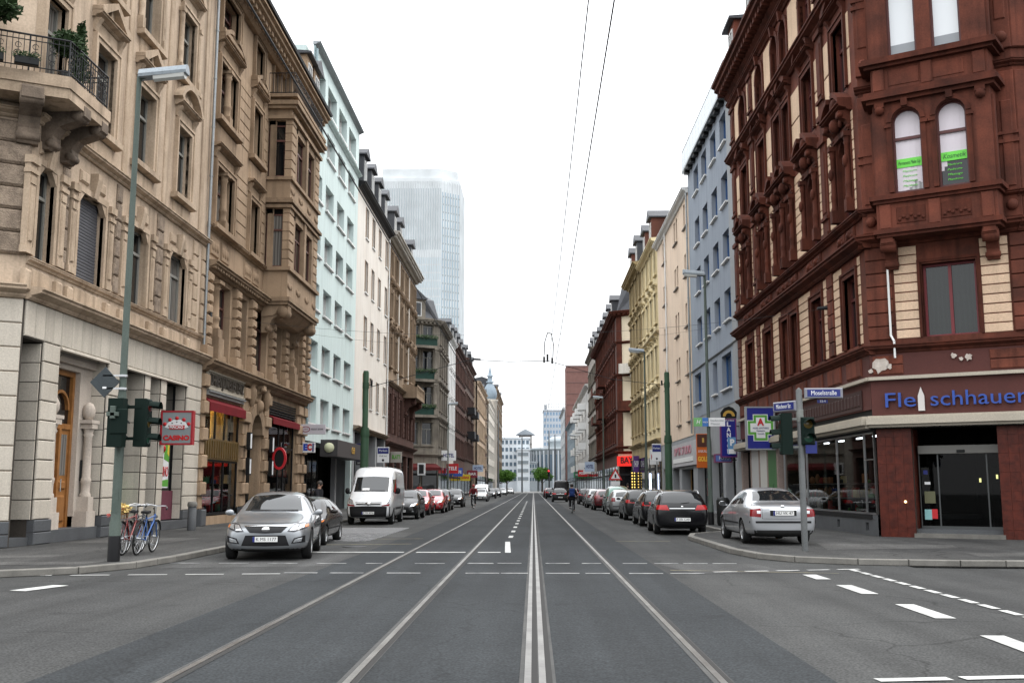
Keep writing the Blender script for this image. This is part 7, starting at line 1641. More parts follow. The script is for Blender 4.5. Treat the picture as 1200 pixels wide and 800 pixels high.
VAN = shift(SED, L=5.4, ax=(1.0, 4.35), r=.34, plate_f=.50, plate_r=.8, mirror=(1.35, 1.42, 1.0), dark_mirror=True, tall_mirror=True, dark_rims=True, antenna=None, badge=(('front', .88, .085),), tz=.30, spokes=8,
  st=[(0, .72, .40, .72, .62, .80, .82), (.05, .86, .32, .80, .72, .92, .94), (.2, .93, .28, .92, .80, 1.05, 1.07), (.5, .97, .26, 1.05, .84, 1.2, 1.23), (.72, .985, .26, 1.12, .84, 1.32, 1.35), (.8, .985, .26, 1.14, .835, 1.38, 1.41), (1.25, .99, .26, 1.25, .90, 1.80, 1.82), (1.55, .99, .26, 1.35, .90, 2.05, 2.08), (1.72, .99, .26, 1.45, .91, 2.22, 2.28), (2.0, .99, .26, 1.6, .93, 2.38, 2.44), (2.5, .99, .26, 1.7, .94, 2.42, 2.50), (4.9, .99, .26, 1.7, .94, 2.42, 2.50), (5.3, .985, .28, 1.7, .93, 2.40, 2.47), (5.38, .94, .32, 1.6, .86, 2.3, 2.36), (5.4, .85, .4, 1.4, .75, 2.2, 2.24)],
  sides=[('side_window', CARG, [(1.12, 1.36), (2.0, 1.36)], [(1.5, 1.9), (2.0, 1.93)]), ('rub_strip', TRIM, [(1.5, .62), (3.85, .62)], [(1.5, .72), (3.85, .72)])],
  seams=((2.1, 2.0, 2.1, .4), (3.4, 2.1, 3.4, .4), (1.1, 1.3, 1.25, .55)), handles=((1.85, 1.15), (2.2, 1.15)),
  front=[('windscreen', CARG, 'front', False, [(-.86, 1.38), (0, 1.41), (.86, 1.38)], [(-.80, 2.00), (0, 2.04), (.80, 2.00)]), ('bumper', TRIM, 'front', False, [(-.88, .36), (0, .34), (.88, .36)], [(-.90, .76), (0, .79), (.90, .76)], .02), ('grille', TRIM, 'front', False, [(-.5, .84), (0, .83), (.5, .84)], [(-.56, .945), (0, .935), (.56, .945)]), ('grille_bar', WTRIM, 'front', True, [(.12, .88), (.52, .89)], [(.12, .905), (.55, .915)], .014),
         ('headlight', HLAMP, 'front', True, [(.58, .82), (.84, .90)], [(.68, 1.03), (.88, 1.13)]), ('indicator', REDLENS, 'front', True, [(.56, .78), (.86, .80)], [(.58, .82), (.88, .87)], .022), ('wiper', TRIM, 'front', False, [(-.6, 1.40), (.6, 1.40)], [(-.6, 1.43), (.6, 1.43)], .02), ('paper', PAPERW, 'front', False, [(-.38, 1.44), (-.08, 1.44)], [(-.38, 1.53), (-.08, 1.53)], .012)],
  rear=[('tail_light', REDLENS, 'rear', True, [(.78, .8), (.88, .8)], [(.78, 1.3), (.86, 1.3)])])

SILVER = paint('silver_paint', (.25, .265, .28), .55, .32)
SILVER2 = paint('pale_silver_paint', (.37, .38, .395), .5, .3)
BLACKC = mat('black_paint', (.005, .005, .006), .12, .0, .5)
DKGREY = mat('dark_grey_paint', (.018, .018, .018), .16, .1, .45)
BRONZE = mat('dark_bronze_paint', (.014, .010, .008), .15, .1, .5)
REDC = paint('red_paint', (.42, .022, .03), .1, .25)
DKRED = paint('dark_red_paint', (.13, .01, .015), .3, .25)
DKGREEN = paint('dark_green_paint', (.02, .11, .075), .4, .25)
VANW = paint('van_white_paint', (.62, .63, .64), 0, .3)
SILVERH = paint('light_silver_paint', (.32, .33, .33), .55, .3)

PARK = 'cars parked along the street'
def place(o, x, y, rz=0.0): o.location = (x, y, 0); o.rotation_euler = (0, 0, rz); return o
def put_front(o, x, y, deg=0): return place(o, x, y, R(deg))               # nose towards the viewer at (x, y)
def put_rear(o, x, y, L, deg=0, z=0):                                       # tail towards the viewer at (x, y)
    place(o, x, y + L, PI + R(deg)); o.location.z = z; return o
put_front(make_car('parked_car', 'silver saloon parked at the left kerb with its nose towards the viewer', 'car', SILVER, SED, 'K MS 1177', PARK), -5.72, 22.1, 8)
bz = make_car('parked_car', 'dark bronze hatchback parked right behind the silver saloon', 'car', BRONZE, HAT, 'F HB 482', PARK); bz.scale = (1, 1, .885); put_front(bz, -6.5, 27.7, 2)
put_front(make_car('parked_van', 'white high-roof panel van parked on the left with a black bumper', 'van', VANW, VAN, 'F TR 4076', PARK), -6.97, 43.6, 1)
gh = make_car('parked_car', 'dark grey estate car half hidden behind the white van', 'car', DKGREY, shift(HAT, rails=(1.9, 3.4, .52)), 'F KL 93', PARK); put_front(gh, -6.55, 51.0, 0)
rh = make_car('parked_car', 'red hatchback nearer to the viewer of the two red ones', 'car', REDC, HAT, 'F RT 510', PARK); put_front(rh, -6.75, 58.5, 0)
put_front(copy_tree(rh, (0, 0, 0), 0, 'red hatchback parked right behind the first red one'), -6.35, 63.4, 0)
bh = make_car('parked_car', 'black hatchback behind the two red ones with a pale windscreen', 'car', BLACKC, HAT, 'F BW 72', PARK); put_front(bh, -6.5, 70, 0)
put_front(copy_tree(bh, (0, 0, 0), 0, 'black hatchback last in the row before the left cyclist'), -6.45, 82, 0)
sh = make_car('moving_car', 'light silver car driving towards the viewer beyond the left cyclist', 'car', SILVERH, HAT, 'F SM 31'); put_front(sh, -6.0, 116, 0)
w2 = make_car('moving_van', 'small white van following the light silver car', 'van', VANW, shift(VAN, st=[(y, w * .92, zb, zs * .9, wr * .92, zr * .8, zc * .8) for y, w, zb, zs, wr, zr, zc in VAN['st']], front=[], rear=[], sides=[('side_window', CARG, [(1.12, 1.15), (2.0, 1.15)], [(1.5, 1.5), (2.0, 1.5)])], badge=None, mirror=(1.35, 1.2, .9), seams=(), handles=()), None); put_front(w2, -6.4, 126, 0)
sub(w2, 'windscreen', cached('w2ws', CARG, lambda b: b.quad((-.7, .70, 1.13), (.7, .70, 1.13), (.6, 1.42, 1.6), (-.6, 1.42, 1.6))))
for k, (y, lb) in enumerate(((150, 'black car far down the left lane behind the small white van'), (172, 'black car far down the left lane before the trees'))): put_front(copy_tree(bh, (0, 0, 0), 0, lb), -6.3, y, 0)
for x, y, src, lb in ((-5.6, 250, sh, 'tiny silver car standing near the left tree at the street end'), (-6.2, 205, sh, 'silver car far off under the left shop signs')): put_front(copy_tree(src, (0, 0, 0), 0, lb), x, y, 0)
# right side
put_rear(make_car('parked_car', 'silver saloon parked on the right pavement with its tail towards the viewer', 'car', SILVER2, SAL, 'HU VK 47', PARK), 6.3, 26.3, SAL['L'], 0, .12)
es = make_car('parked_car', 'black estate car nearest in the right-hand row with roof rails', 'car', BLACKC, EST, 'F XB 1240', PARK); put_rear(es, 5.08, 34.4, EST['L'], -2)
e2 = copy_tree(es, (0, 0, 0), 0, 'black estate car second in the right-hand row'); put_rear(e2, 5.2, 41.6, EST['L'], 0)
e3 = make_car('parked_car', 'very dark grey estate car third in the right-hand row', 'car', DKGREY, shift(EST, rails=None), 'F CM 808', PARK); put_rear(e3, 5.25, 49.5, EST['L'], 0)
HATR = shift(HAT, front=[k for k in HAT['front'] if k[0] in ('windscreen', 'headlight')])
h4 = make_car('parked_car', 'silver hatchback fourth in the right-hand row', 'car', SILVERH, HATR, 'F DN 66', PARK); put_rear(h4, 5.1, 57.5, HAT['L'], 0)
h5 = make_car('parked_car', 'tall dark green hatchback fifth in the right-hand row', 'car', DKGREEN, shift(HATR, st=[(y, w * 1.02, zb, zs * 1.08, wr * 1.05, zr * 1.14, zc * 1.14) for y, w, zb, zs, wr, zr, zc in HAT['st']]), 'OF PP 21', PARK); put_rear(h5, 5.35, 64.5, HAT['L'], 0)
h6 = make_car('parked_car', 'dark red hatchback sixth in the right-hand row', 'car', DKRED, HATR, 'F EA 95', PARK); put_rear(h6, 5.0, 71.5, HAT['L'], 0)
for k, (x, y, s_, Lc, lb) in enumerate(((4.95, 80, h4, 4.0, 'silver hatchback seventh in the right-hand row'), (5.2, 88, es, 4.58, 'black estate car eighth in the right-hand row'), (5.1, 97, e3, 4.58, 'dark grey estate car ninth in the right-hand row'), (5.0, 128, h6, 4.0, 'dark red hatchback beyond the right-hand crossing'), (5.2, 137, es, 4.58, 'black estate car beyond the right-hand crossing'), (5.1, 147, h4, 4.0, 'silver hatchback beyond the right-hand crossing'))):
    put_rear(copy_tree(s_, (0, 0, 0), 0, lb), x, y, Lc, 0)
dv = make_car('moving_van', 'dark panel van with lit tail lights ahead of the right cyclist', 'van', BLACKC, shift(VAN, front=[], sides=[], badge=None, seams=(), handles=(), dark_rims=True), None); put_rear(dv, 3.6, 132, 5.4)
q1 = copy_tree(e3, (0, 0, 0), 0, 'dark grey car queueing behind the right cyclist'); put_rear(q1, 2.9, 112, 4.58)
q2 = copy_tree(es, (0, 0, 0), 0, 'black estate car queueing in the right lane with lit tail lights ahead'); put_rear(q2, 2.6, 146, 4.58)
q3 = copy_tree(h6, (0, 0, 0), 0, 'dark red hatchback far ahead in the right lane'); put_rear(q3, 2.4, 160, 4.0)
q4 = copy_tree(e3, (0, 0, 0), 0, 'dark grey estate car farthest ahead in the right lane'); put_rear(q4, 3.0, 190, 4.58)
# ================================================================ street furniture
def street_lamp(x, y, h, label, head_dx=1.0, r0=.09, old=True):
    t = thing('street_lamp', label, 'street lamp', (x, y, .12), 0, 'street lamps')
    s = 1 if head_dx > 0 else -1
    b = MB(); b.lathe([(r0 * 1.25, 0), (r0 * 1.25, .75), (r0 * 1.05, .8), (r0, 1.2), (r0, 3.2), (r0 * .8, 3.4), (r0 * .55, h)], 14); sub(t, 'post', b.mesh('post', POLE))
    b = MB(); b.lathe([(r0 * 1.32, .0), (r0 * 1.32, .48), (r0 * 1.26, .5)], 14); sub(t, 'base_band', b.mesh('base_band', TRIM))
    b = MB(); b.tube((0, 0, h - .04), (s * .22, 0, h + .02), r0 * .5, r0 * .4, 8); sub(t, 'arm', b.mesh('arm', POLE))
    b = MB(); b.prof([(-.13, 0), (-.15, .06), (-.1, .17), (0, .2), (.1, .17), (.15, .06), (.13, 0)], 0, abs(head_dx))
    b.v = [(s * (.02 + x_), y_ * (1 - .35 * max(0, (x_ / abs(head_dx)) - .6)), z_ + h - .05 + .1 * x_) for x_, y_, z_ in b.v]
    hd = sub(t, 'lamp_head', b.mesh('lamp_head', LAMPM))
    b = MB(); b.prof([(-.11, 0), (-.08, -.07), (0, -.1), (.08, -.07), (.11, 0)], .3, abs(head_dx) * .95); b.v = [(s * (.02 + x_), y_, z_ + h - .05 + .1 * x_) for x_, y_, z_ in b.v]
    sub(hd, 'lens', b.mesh('lens', LENS))
    b = MB(); b.box(-.06, .06, -r0 * 1.02, -r0 * .9, .95, 1.45); sub(t, 'service_door', b.mesh('service_door', POLE))
    return t
street_lamp(-8.27, 20.4, 10.0, 'tall green grey street lamp with a traffic signal at the left corner', 1.0)
street_lamp(6.95, 40.8, 9.95, 'street lamp on the right pavement carrying direction signs', -.85)
street_lamp(7.0, 64, 9.9, 'street lamp before the yellow house on the right', -.95)
street_lamp(6.75, 99, 10.0, 'street lamp by the right-hand crossing behind the parked row', -.95)
street_lamp(-8.7, 105, 9.9, 'street lamp far along the left pavement', .95)
street_lamp(6.9, 170, 9.9, 'street lamp in front of the white balcony block', -.95)
def mast(x, y, h, label):
    t = thing('tram_mast', label, 'mast', (x, y, .12), 0, 'green masts holding the tram wires')
    b = MB(); b.lathe([(.21, 0), (.21, 4.2), (.15, 4.4), (.15, h - .1), (.12, h)], 14); sub(t, 'post', b.mesh('post', GPOLE))
    b = MB(); b.lathe([(.23, 4.0), (.24, 4.1), (.2, 4.45)], 14); sub(t, 'collar', b.mesh('collar', GPOLE)); b = MB(); b.lathe([(.17, h - .9), (.17, h - .6)], 14); sub(t, 'clamp', b.mesh('clamp', GPOLE))
    b = MB(); b.tube((0, 0, h - .75), (.3 if x < 0 else -.3, 0, h - .7), .03, .02, 6); b.tube((.3 if x < 0 else -.3, 0, h - .78), (.3 if x < 0 else -.3, 0, h - .5), .05, .05, 8); sub(t, 'insulator', b.mesh('insulator', TRIM))
    return t
mast(-8.55, 52, 7.35, 'green tram wire mast rising behind the white van on the left')
mast(7.85, 60, 8.15, 'green tram wire mast on the right before the peach house')
# overhead wires
WIRE = mat('overhead_wire', (.03, .03, .032), .6)
def wire(label, pts, r, parts=()):
    b = MB(); b.path([Vector(p) for p in pts], r, 5)
    t = thing('overhead_wire', label, 'wire', tuple(pts[0]), 0, 'overhead tram wires'); m = b.mesh('cable', WIRE); m.transform(T(-Vector(pts[0])))
    sub(t, 'cable', m)
    for nm, mm in parts: mm.transform(T(-Vector(pts[0]))); sub(t, nm, mm)
    return t
def para(p, q, sag, n=14): return [tuple(Vector(p).lerp(Vector(q), k / n) - Vector((0, 0, sag * 4 * (k / n) * (1 - k / n)))) for k in range(n + 1)]
wire('left of the two overhead wires crossing the white sky', para((.76, -6, 8.5), (.85, 52, 8.2), .12), .010)
wire('right of the two overhead wires crossing the white sky', para((.76, -6, 6.22), (.85, 52, 6.0), .02) + [(.8, 130, 6.0)], .0085)
wire('overhead wire passing in front of the left facades', [(-2.28, -6, 5.42), (-2.28, 30, 5.42), (-2.28, 75, 5.44), (-2.28, 130, 5.44)], .009)
lp = MB(); lp.path([(.55, 50, 8.0), (.58, 49.6, 8.6), (.72, 49.5, 9.05), (.9, 49.5, 9.0), (1.0, 49.6, 8.5), (.98, 50, 7.9)], .022, 5); ins = MB()
for x in (-3.1, .72): ins.tube((x, 50.4, 7.72), (x, 50.4, 8.1), .05, .05, 8)
ins.tube((-3.0, 50.5, 7.9), (-2.6, 50.5, 7.86), .04, .04, 8); ins.tube((.95, 50.2, 7.6), (.95, 50.2, 7.9), .05, .05, 8); ins.tube((.55, 50.2, 7.65), (.55, 50.2, 7.95), .05, .05, 8)
wire('cross wire slung between the two green masts', [(-8.3, 52, 6.65), (-3.1, 50.5, 7.85), (-1.2, 50.3, 7.72), (.75, 50.2, 7.75), (4.2, 54.6, 7.3), (7.6, 60, 7.5)], .016, (('hanger_loop', lp.mesh('hanger_loop', WIRE)), ('insulator', ins.mesh('insulator', WIRE))))
ins = MB(); ins.box(-12.75, -12.45, 38.8, 39.0, 8.05, 8.3); ins.tube((10.35, 35.3, 7.75), (9.9, 35.35, 7.72), .09, .05, 8)
wire('thin cross wire between the tan house and the brownstone house', para((-12.6, 38.9, 8.15), (10.1, 35.3, 7.7), .85, 20), .005, (('wall_anchor', ins.mesh('wall_anchor', IRON)),))
wire('thin cross wire in front of the blue house', para((-12.6, 57.5, 10.2), (10.2, 58, 10.6), .9, 20), .005)
# traffic signals
def signal_head(t, x, y, z, rz, label=None, lens=3):
    b = MB(); b.bev(-.15, .15, -.12, .14, 0, .32 * lens, .03)
    o = sub(t, 'signal_head', cached(('sighead', lens), SIGNALG, lambda q: q.add(b.v, b.f)), x, y, z, rot=Matrix.Rotation(rz, 4, 'Z'), label=label)
    for k in range(lens):
        sub(o, 'lens', cached(('lens', k), mat('signal_lens_%d' % k, [(.02, .07, .045), (.09, .06, .012), (.09, .012, .01)][k % 3], .15), lambda q: q.lathe([(.001, -.135), (.09, -.13), (.105, -.12)], 14, (0, 0, 0), 'y')), 0, 0, .16 + .32 * k)
        def visor(q):
            for a in range(9):
                a0, a1 = PI * a / 9 - .15, PI * (a + 1) / 9 - .15
                q.add([(.115 * math.cos(a0), -.12, .115 * math.sin(a0)), (.115 * math.cos(a1), -.12, .115 * math.sin(a1)), (.12 * math.cos(a1), -.34, .12 * math.sin(a1) - .02), (.12 * math.cos(a0), -.34, .12 * math.sin(a0) - .02)], [(0, 1, 2, 3)])
        sub(o, 'visor', cached('visor', SIGNALG, visor), 0, 0, .16 + .32 * k)
    return o
t = thing('traffic_signal', 'dark green traffic signal pair clamped to the left street lamp', 'traffic light', (-8.27, 20.4, 2.35))
signal_head(t, .03, -.24, 0, PI, lens=3); signal_head(t, .42, .1, .02, PI / 2, lens=3)
b = MB(); [b.box(-.2, .42, -.06, .02, z, z + .06) for z in (.15, .78)]; [b.lathe([(.12, z), (.12, z + .09)], 14) for z in (.14, .77)]; b.bev(-.06, .28, -.4, -.36, .25, .75, .02); sub(t, 'bracket', b.mesh('bracket', SIGNALG))
b = MB(); b.bev(-.05, .05, -.45, -.36, .55, .8, .01); b.bev(-.12, .12, -.45, -.4, .6, .68, .01); sub(t, 'pedestrian_button', b.mesh('pedestrian_button', POLE))
t = thing('priority_sign', 'dark back of a diamond road sign strapped to the left street lamp', 'road sign', (-8.27, 20.4, 3.65))
b = MB(); b.ext([(-.46, 0), (-.16, -.31), (.14, 0), (-.16, .31)], -.02, 0); d0 = sub(t, 'plate', b.mesh('plate', rough_mat('sign_back', (.055, .065, .07), None, 3, 30, .4, rough=.5)), -.16, -.1, 0); b = MB(); [b.box(-.05, .45, -.02, .02, z, z + .03) for z in (-.14, .12)]; [b.lathe([(.09, z), (.09, z + .05)], 12, (.16 + .16, .1, 0)) for z in (-.15, .11)]; sub(t, 'bracket', b.mesh('bracket', STEEL), -.32, -.1, 0)
b = MB(); b.ext([(-.2, -.13), (-.12, -.13), (-.12, -.09), (-.2, -.09)], -.026, -.02); sub(d0, 'sticker', b.mesh('sticker', PAPERW))
t = thing('traffic_signal', 'grey pole with two traffic signals and street name plates at the right corner', 'traffic light', (6.24, 24.1, .12))
b = MB(); b.lathe([(.075, 0), (.075, 3.7), (.01, 3.76)], 12); sub(t, 'post', b.mesh('post', rough_mat('grey_pole_paint', (.13, .135, .135), (.09, .095, .095), 2, 30, .5, rough=.5)))
b = MB(); b.lathe([(.085, 2.95), (.085, 3.25)], 12); b.box(-.4, .3, -.03, .03, 2.35, 2.4); b.box(-.4, .3, -.03, .03, 3.0, 3.05); sub(t, 'bracket', b.mesh('bracket', rough_mat('pale_bracket', (.22, .23, .215), None, 2, 20, .3)))
signal_head(t, -.36, .0, 2.2, -PI / 2, lens=3); signal_head(t, .14, -.06, 2.42, 0, lens=2)
nb = sub(t, 'blue_plate', cached('bluep', PAPERB, lambda b: b.bev(-.13, .13, -.02, 0, -.14, .14, .005)), .2, -.12, 2.36)
def plate(t, x, z, w, h, txt, rz, y=-.09):
    o = sub(t, 'street_name_plate', cached(('snp', w, h), [mat('enamel_grey', (.22, .22, .25), .4), PAPERB], lambda b: [b.bev(0, w, -.03, .03, 0, h, .02), b.box(w * .07, w * .93, -.034, -.03, h * .16, h * .84, 1)]), x, y, z, rot=Matrix.Rotation(rz, 4, 'Z'))
    sub(o, 'lettering', text_mesh(txt, h * .62, PAPERW, .004, width=w * .66), w / 2, -.038, h * .5); return o
plate(t, .10, 3.5, .88, .24, 'Moselstraße', R(-3)); plate(t, -.46, 3.22, .75, .24, 'Münchener Str.', R(-60), .62)
b = MB(); b.box(.42, .66, -.02, .02, 3.4, 3.48); sub(t, 'number_plate', b.mesh('number_plate', PAPERB)); sub(t, 'lettering', text_mesh('52-4', .075, PAPERW, .004), .54, -.025, 3.44)

def hanging_sign(name, label, x0, x1, y, z0, z1, m, depth=.16, wall=-1, frame=None):
    """box sign standing out from a wall; built at its left lower corner"""
    t = thing(name, label, 'sign', (x0, y, z0))
    w, h = x1 - x0, z1 - z0
    fb = MB(); fb.bev(0, w, 0, depth, 0, h, .01); sub(t, 'panel', fb.mesh('panel', m))
    if frame:
        b = MB(); [b.box(a, c, -.012, depth + .012, e, g) for a, c, e, g in ((-.03, .035, -.03, h + .03), (w - .035, w + .03, -.03, h + .03), (.035, w - .035, -.03, .03), (.035, w - .035, h - .03, h + .03))]; sub(t, 'frame', b.mesh('frame', frame))
    b = MB(); xx = (-.12, .02) if wall < 0 else (w - .02, w + .25); [b.box(xx[0], xx[1], depth * .3, depth * .6, h * f, h * f + .05) for f in (.2, .8)]; sub(t, 'bracket', b.mesh('bracket', IRON))
    return t, w, h
def put_text(t, txt, x, z, width, size, m, y=-.008, **k): return sub(t, 'lettering', text_mesh(txt, size, m, .008, width=width, **k), x, y, z)
GREYSIGN = mat('grey_acrylic', (.26, .29, .30), .3)
t, w, h = hanging_sign('casino_sign', 'grey casino sign with a red frame and a fan of playing cards', -12.63, -11.58, 34.6, 3.02, 4.12, GREYSIGN, .2, -1, mat('dark_red_frame_paint', (.36, .02, .03), .4))
put_text(t, 'CASINO', w / 2, .2, .9, .22, PAPERR, bold=.012)
fan = MB(); 
for k in range(5):
    a = R(62 - 31 * k); c, s_ = math.cos(a + PI / 2), math.sin(a + PI / 2)
    u = Vector((c, s_)); v_ = Vector((-s_, c)); o_ = Vector((w / 2, .50)); q = [o_ + u * .17 - v_ * .08, o_ + u * .17 + v_ * .08, o_ + u * .40 + v_ * .12, o_ + u * .40 - v_ * .12]
    q = [Vector((p.x, .50 + (p.y - .50) * .8)) for p in q]; fan.ext([(p.x, p.y) for p in q], -.008 - .0012 * k, 0)
sub(t, 'playing_card', fan.mesh('playing_card', PAPERW))
pips = MB(); dots = MB()
for k in range(5):
    a = R(62 - 31 * k) + PI / 2; pips.lathe([(.001, -.014), (.065, -.013), (.065, 0)], 10, (w / 2 + .46 * math.cos(a), 0, .5 + .37 * math.sin(a)), 'y'); dots.lathe([(.001, -.018), (.022, -.018), (.022, 0)], 8, (w / 2 + .3 * math.cos(a), 0, .5 + .24 * math.sin(a)), 'y')
sub(t, 'emblem', pips.mesh('emblem', PAPERR)); sub(t, 'emblem', dots.mesh('emblem', PAPERK))
b = MB(); b.box(w * .26, w * .76, -.02, 0, .5, .63); sub(t, 'band', b.mesh('band', PAPERR)); put_text(t, 'MACAO', w / 2, .565, .46, .13, PAPERW, -.026, bold=.004)
# pharmacy
t, w, h = hanging_sign('pharmacy_sign', 'blue pharmacy sign with a green and white cross and a red letter A', 8.96, 10.14, 43.3, 3.15, 4.91, mat('pharmacy_blue', (.010, .016, .22), .4), .18, 1, mat('grey_sign_edge', (.3, .31, .33), .4))
def cross(a, bb, y, m, nm): 
    q = MB(); c, d = w / 2, h * .51; q.ext([(c - bb, d - a), (c + bb, d - a), (c + bb, d - bb), (c + a, d - bb), (c + a, d + bb), (c + bb, d + bb), (c + bb, d + a), (c - bb, d + a), (c - bb, d + bb), (c - a, d + bb), (c - a, d - bb), (c - bb, d - bb)], y, 0); sub(t, nm, q.mesh(nm, m))
cross(.56, .31, -.010, PAPERW, 'cross'); cross(.53, .28, -.016, GREENP, 'cross'); cross(.43, .185, -.022, PAPERW, 'cross')
put_text(t, 'A', w / 2, h * .51 + .22, .3, .40, PAPERR, -.03, bold=.02); put_text(t, 'MOSEL-APOTHEKE', w / 2, h * .51 - .02, .66, .1, PAPERB, -.03); put_text(t, 'Homöopathie', w / 2, h * .51 - .13, .36, .09, PAPERB, -.03); put_text(t, 'Kosmetik', w / 2, h * .51 - .25, .28, .09, PAPERB, -.03)
t, w, h = hanging_sign('perfume_sign', 'tall blue vertical sign with white letters below a gilded crest', 9.39, 10.15, 51.6, 3.08, 4.95, mat('deep_blue_acrylic', (.014, .018, .22), .3), .2, 1, mat('purple_edge', (.16, .03, .14), .4))
for k, c in enumerate('LANCOM'): put_text(t, c, w * .52, h * .86 - k * .27, .2, .3, PAPERW, bold=.01)
put_text(t, 'PARFUMERIE', w / 2, h - .07, w * .8, .1, PAPERW)
cr = thing('crest_sign', 'dark round crest sign with a gold arch on top of the tall blue sign', 'sign', (9.45, 51.62, 5.0)); b = MB(); b.ext([(0, 0), (.75, 0), (.78, .3), (.6, .52), (.37, .6), (.14, .52), (-.03, .3)], 0, .15); sub(cr, 'panel', b.mesh('panel', BLACKP)); b = MB(); b.arch(0, 0, .1, .16, .3, -.02, 0, cx=.37, n=10); sub(cr, 'emblem', b.mesh('emblem', GOLDP))
t, w, h = hanging_sign('shop_sign', 'small blue and white box sign under the tall blue sign', 9.11, 9.95, 51.85, 2.83, 3.2, mat('sky_blue_acrylic', (.1, .16, .42), .3), .2, 1, mat('purple_edge2', (.2, .05, .12), .4)); put_text(t, 'FOTO', w * .55, h / 2, w * .6, .24, PAPERW)
t, w, h = hanging_sign('parking_sign', 'blue and white parking sign overlapping the tall blue sign', 9.62, 10.02, 51.0, 3.18, 4.02, mat('parking_blue', (.12, .28, .5), .3), .08, 1); put_text(t, 'P', w / 2, h * .68, .22, .42, PAPERW, bold=.02); b = MB(); b.box(.02, w - .02, -.006, 0, .03, .26); sub(t, 'band', b.mesh('band', PAPERW))
t, w, h = hanging_sign('gold_dealer_sign', 'orange sign reading gold beside the lamp post with the direction signs', 9.5, 10.25, 60, 2.69, 4.66, mat('orange_acrylic', (.62, .13, .015), .35), .2, 1)
put_text(t, 'GOLD', w / 2, .5, w * .86, .36, mat('amber_print', (.9, .5, .05), .4), bold=.02); put_text(t, 'ANKAUF', w / 2, .95, w * .8, .22, PAPERW); b = MB(); b.box(.03, w - .03, -.01, 0, 1.2, h - .04); sub(t, 'band', b.mesh('band', mat('dark_brown_print', (.08, .02, .01), .4))); put_text(t, '1', w / 2, h * .8, .12, .4, GOLDP, -.018)
# direction signs on the right lamp
t = thing('direction_sign', 'green, blue and white direction signs across the right lamp post', 'sign', (6.34, 40.65, 3.95))
for x0, x1, m_ in ((0, .34, mat('hotel_green', (.16, .42, .14), .4)), (.35, .58, mat('hotel_blue', (.04, .17, .5), .4)), (.6, 1.24, PAPERW)):
    b = MB(); b.bev(x0, x1, 0, .03, 0, .34, .008); sub(t, 'panel', b.mesh('panel', m_))
put_text(t, 'H', .17, .17, .16, .24, PAPERW, shear=.3); put_text(t, 'Holiday Inn', .465, .17, .2, .1, PAPERW); put_text(t, 'Stadtmitte', .92, .23, .52, .1, GREYSIGN); put_text(t, 'Messe', .85, .1, .35, .1, GREYSIGN)
# left-hand shop signs
t = thing('ring_sign', 'red oval ring sign hanging in front of the right-hand shop of the bay window house', 'sign', (-12.25, 49.5, 2.95)); b = MB()
for k in range(24):
    a0, a1 = 2 * PI * k / 24, 2 * PI * (k + 1) / 24
    b.ext([(.24 * math.cos(a0), .42 * math.sin(a0)), (.34 * math.cos(a0), .54 * math.sin(a0)), (.34 * math.cos(a1), .54 * math.sin(a1)), (.24 * math.cos(a1), .42 * math.sin(a1))], -.08, .08)
sub(t, 'ring', b.mesh('ring', mat('vivid_red_paint', (.5, .012, .02), .4))); b = MB(); b.ext([(.25 * math.cos(2 * PI * k / 24), .43 * math.sin(2 * PI * k / 24)) for k in range(24)], -.02, .02); sub(t, 'panel', b.mesh('panel', BLACKP)); b = MB(); b.box(-.5, -.3, -.02, .02, -.03, .03); sub(t, 'bracket', b.mesh('bracket', IRON))
t = thing('bollard', 'dark grey round bollard at the foot of the casino house', 'bollard', (-11.65, 35.2, .12)); b = MB(); b.lathe([(.15, 0), (.14, .8), (.001, .82)], 14); sub(t, 'post', b.mesh('post', PLINTH)); b = MB(); b.lathe([(.16, .8), (.17, .86), (.15, .95), (.001, .97)], 14); sub(t, 'cap', b.mesh('cap', KERB))
t, w, h = hanging_sign('bank_sign', 'pale bank sign with a dark red oval on the mint house', -12.63, -11.27, 55.4, 4.42, 4.96, mat('pale_lilac_acrylic', (.62, .58, .62), .4), .14, -1)
b = MB(); 
for k in range(20):
    a0, a1 = 2 * PI * k / 20, 2 * PI * (k + 1) / 20; b.ext([(.3 + .2 * math.cos(a0), h / 2 + .12 * math.sin(a0)), (.3 + .24 * math.cos(a0), h / 2 + .16 * math.sin(a0)), (.3 + .24 * math.cos(a1), h / 2 + .16 * math.sin(a1)), (.3 + .2 * math.cos(a1), h / 2 + .12 * math.sin(a1))], -.01, 0)
sub(t, 'emblem', b.mesh('emblem', mat('dark_red_print', (.25, .01, .04), .4))); put_text(t, 'CREDIT', .3, h / 2, .26, .1, mat('dark_red_print', (.25, .01, .04), .4)); put_text(t, 'KREDIT BANK', .92, h / 2, .66, .13, PAPERK)
t, w, h = hanging_sign('cash_card_sign', 'small white sign with blue and red EC letters', -12.55, -11.87, 55.7, 3.44, 3.99, PAPERW, .14, -1)
put_text(t, 'E', .16, h / 2, .24, .46, mat('ec_blue', (.01, .07, .5), .4), bold=.03); put_text(t, 'C', .39, h / 2, .26, .46, PAPERR, bold=.03); b = MB(); b.box(.54, .62, -.01, 0, .05, h - .05); sub(t, 'band', b.mesh('band', PAPERB))
t, w, h = hanging_sign('portrait_sign', 'dark blue poster sign with a pale standing figure on the white house', -12.66, -11.95, 73.4, 3.15, 4.68, mat('night_blue_print', (.012, .015, .12), .35), .14, -1)
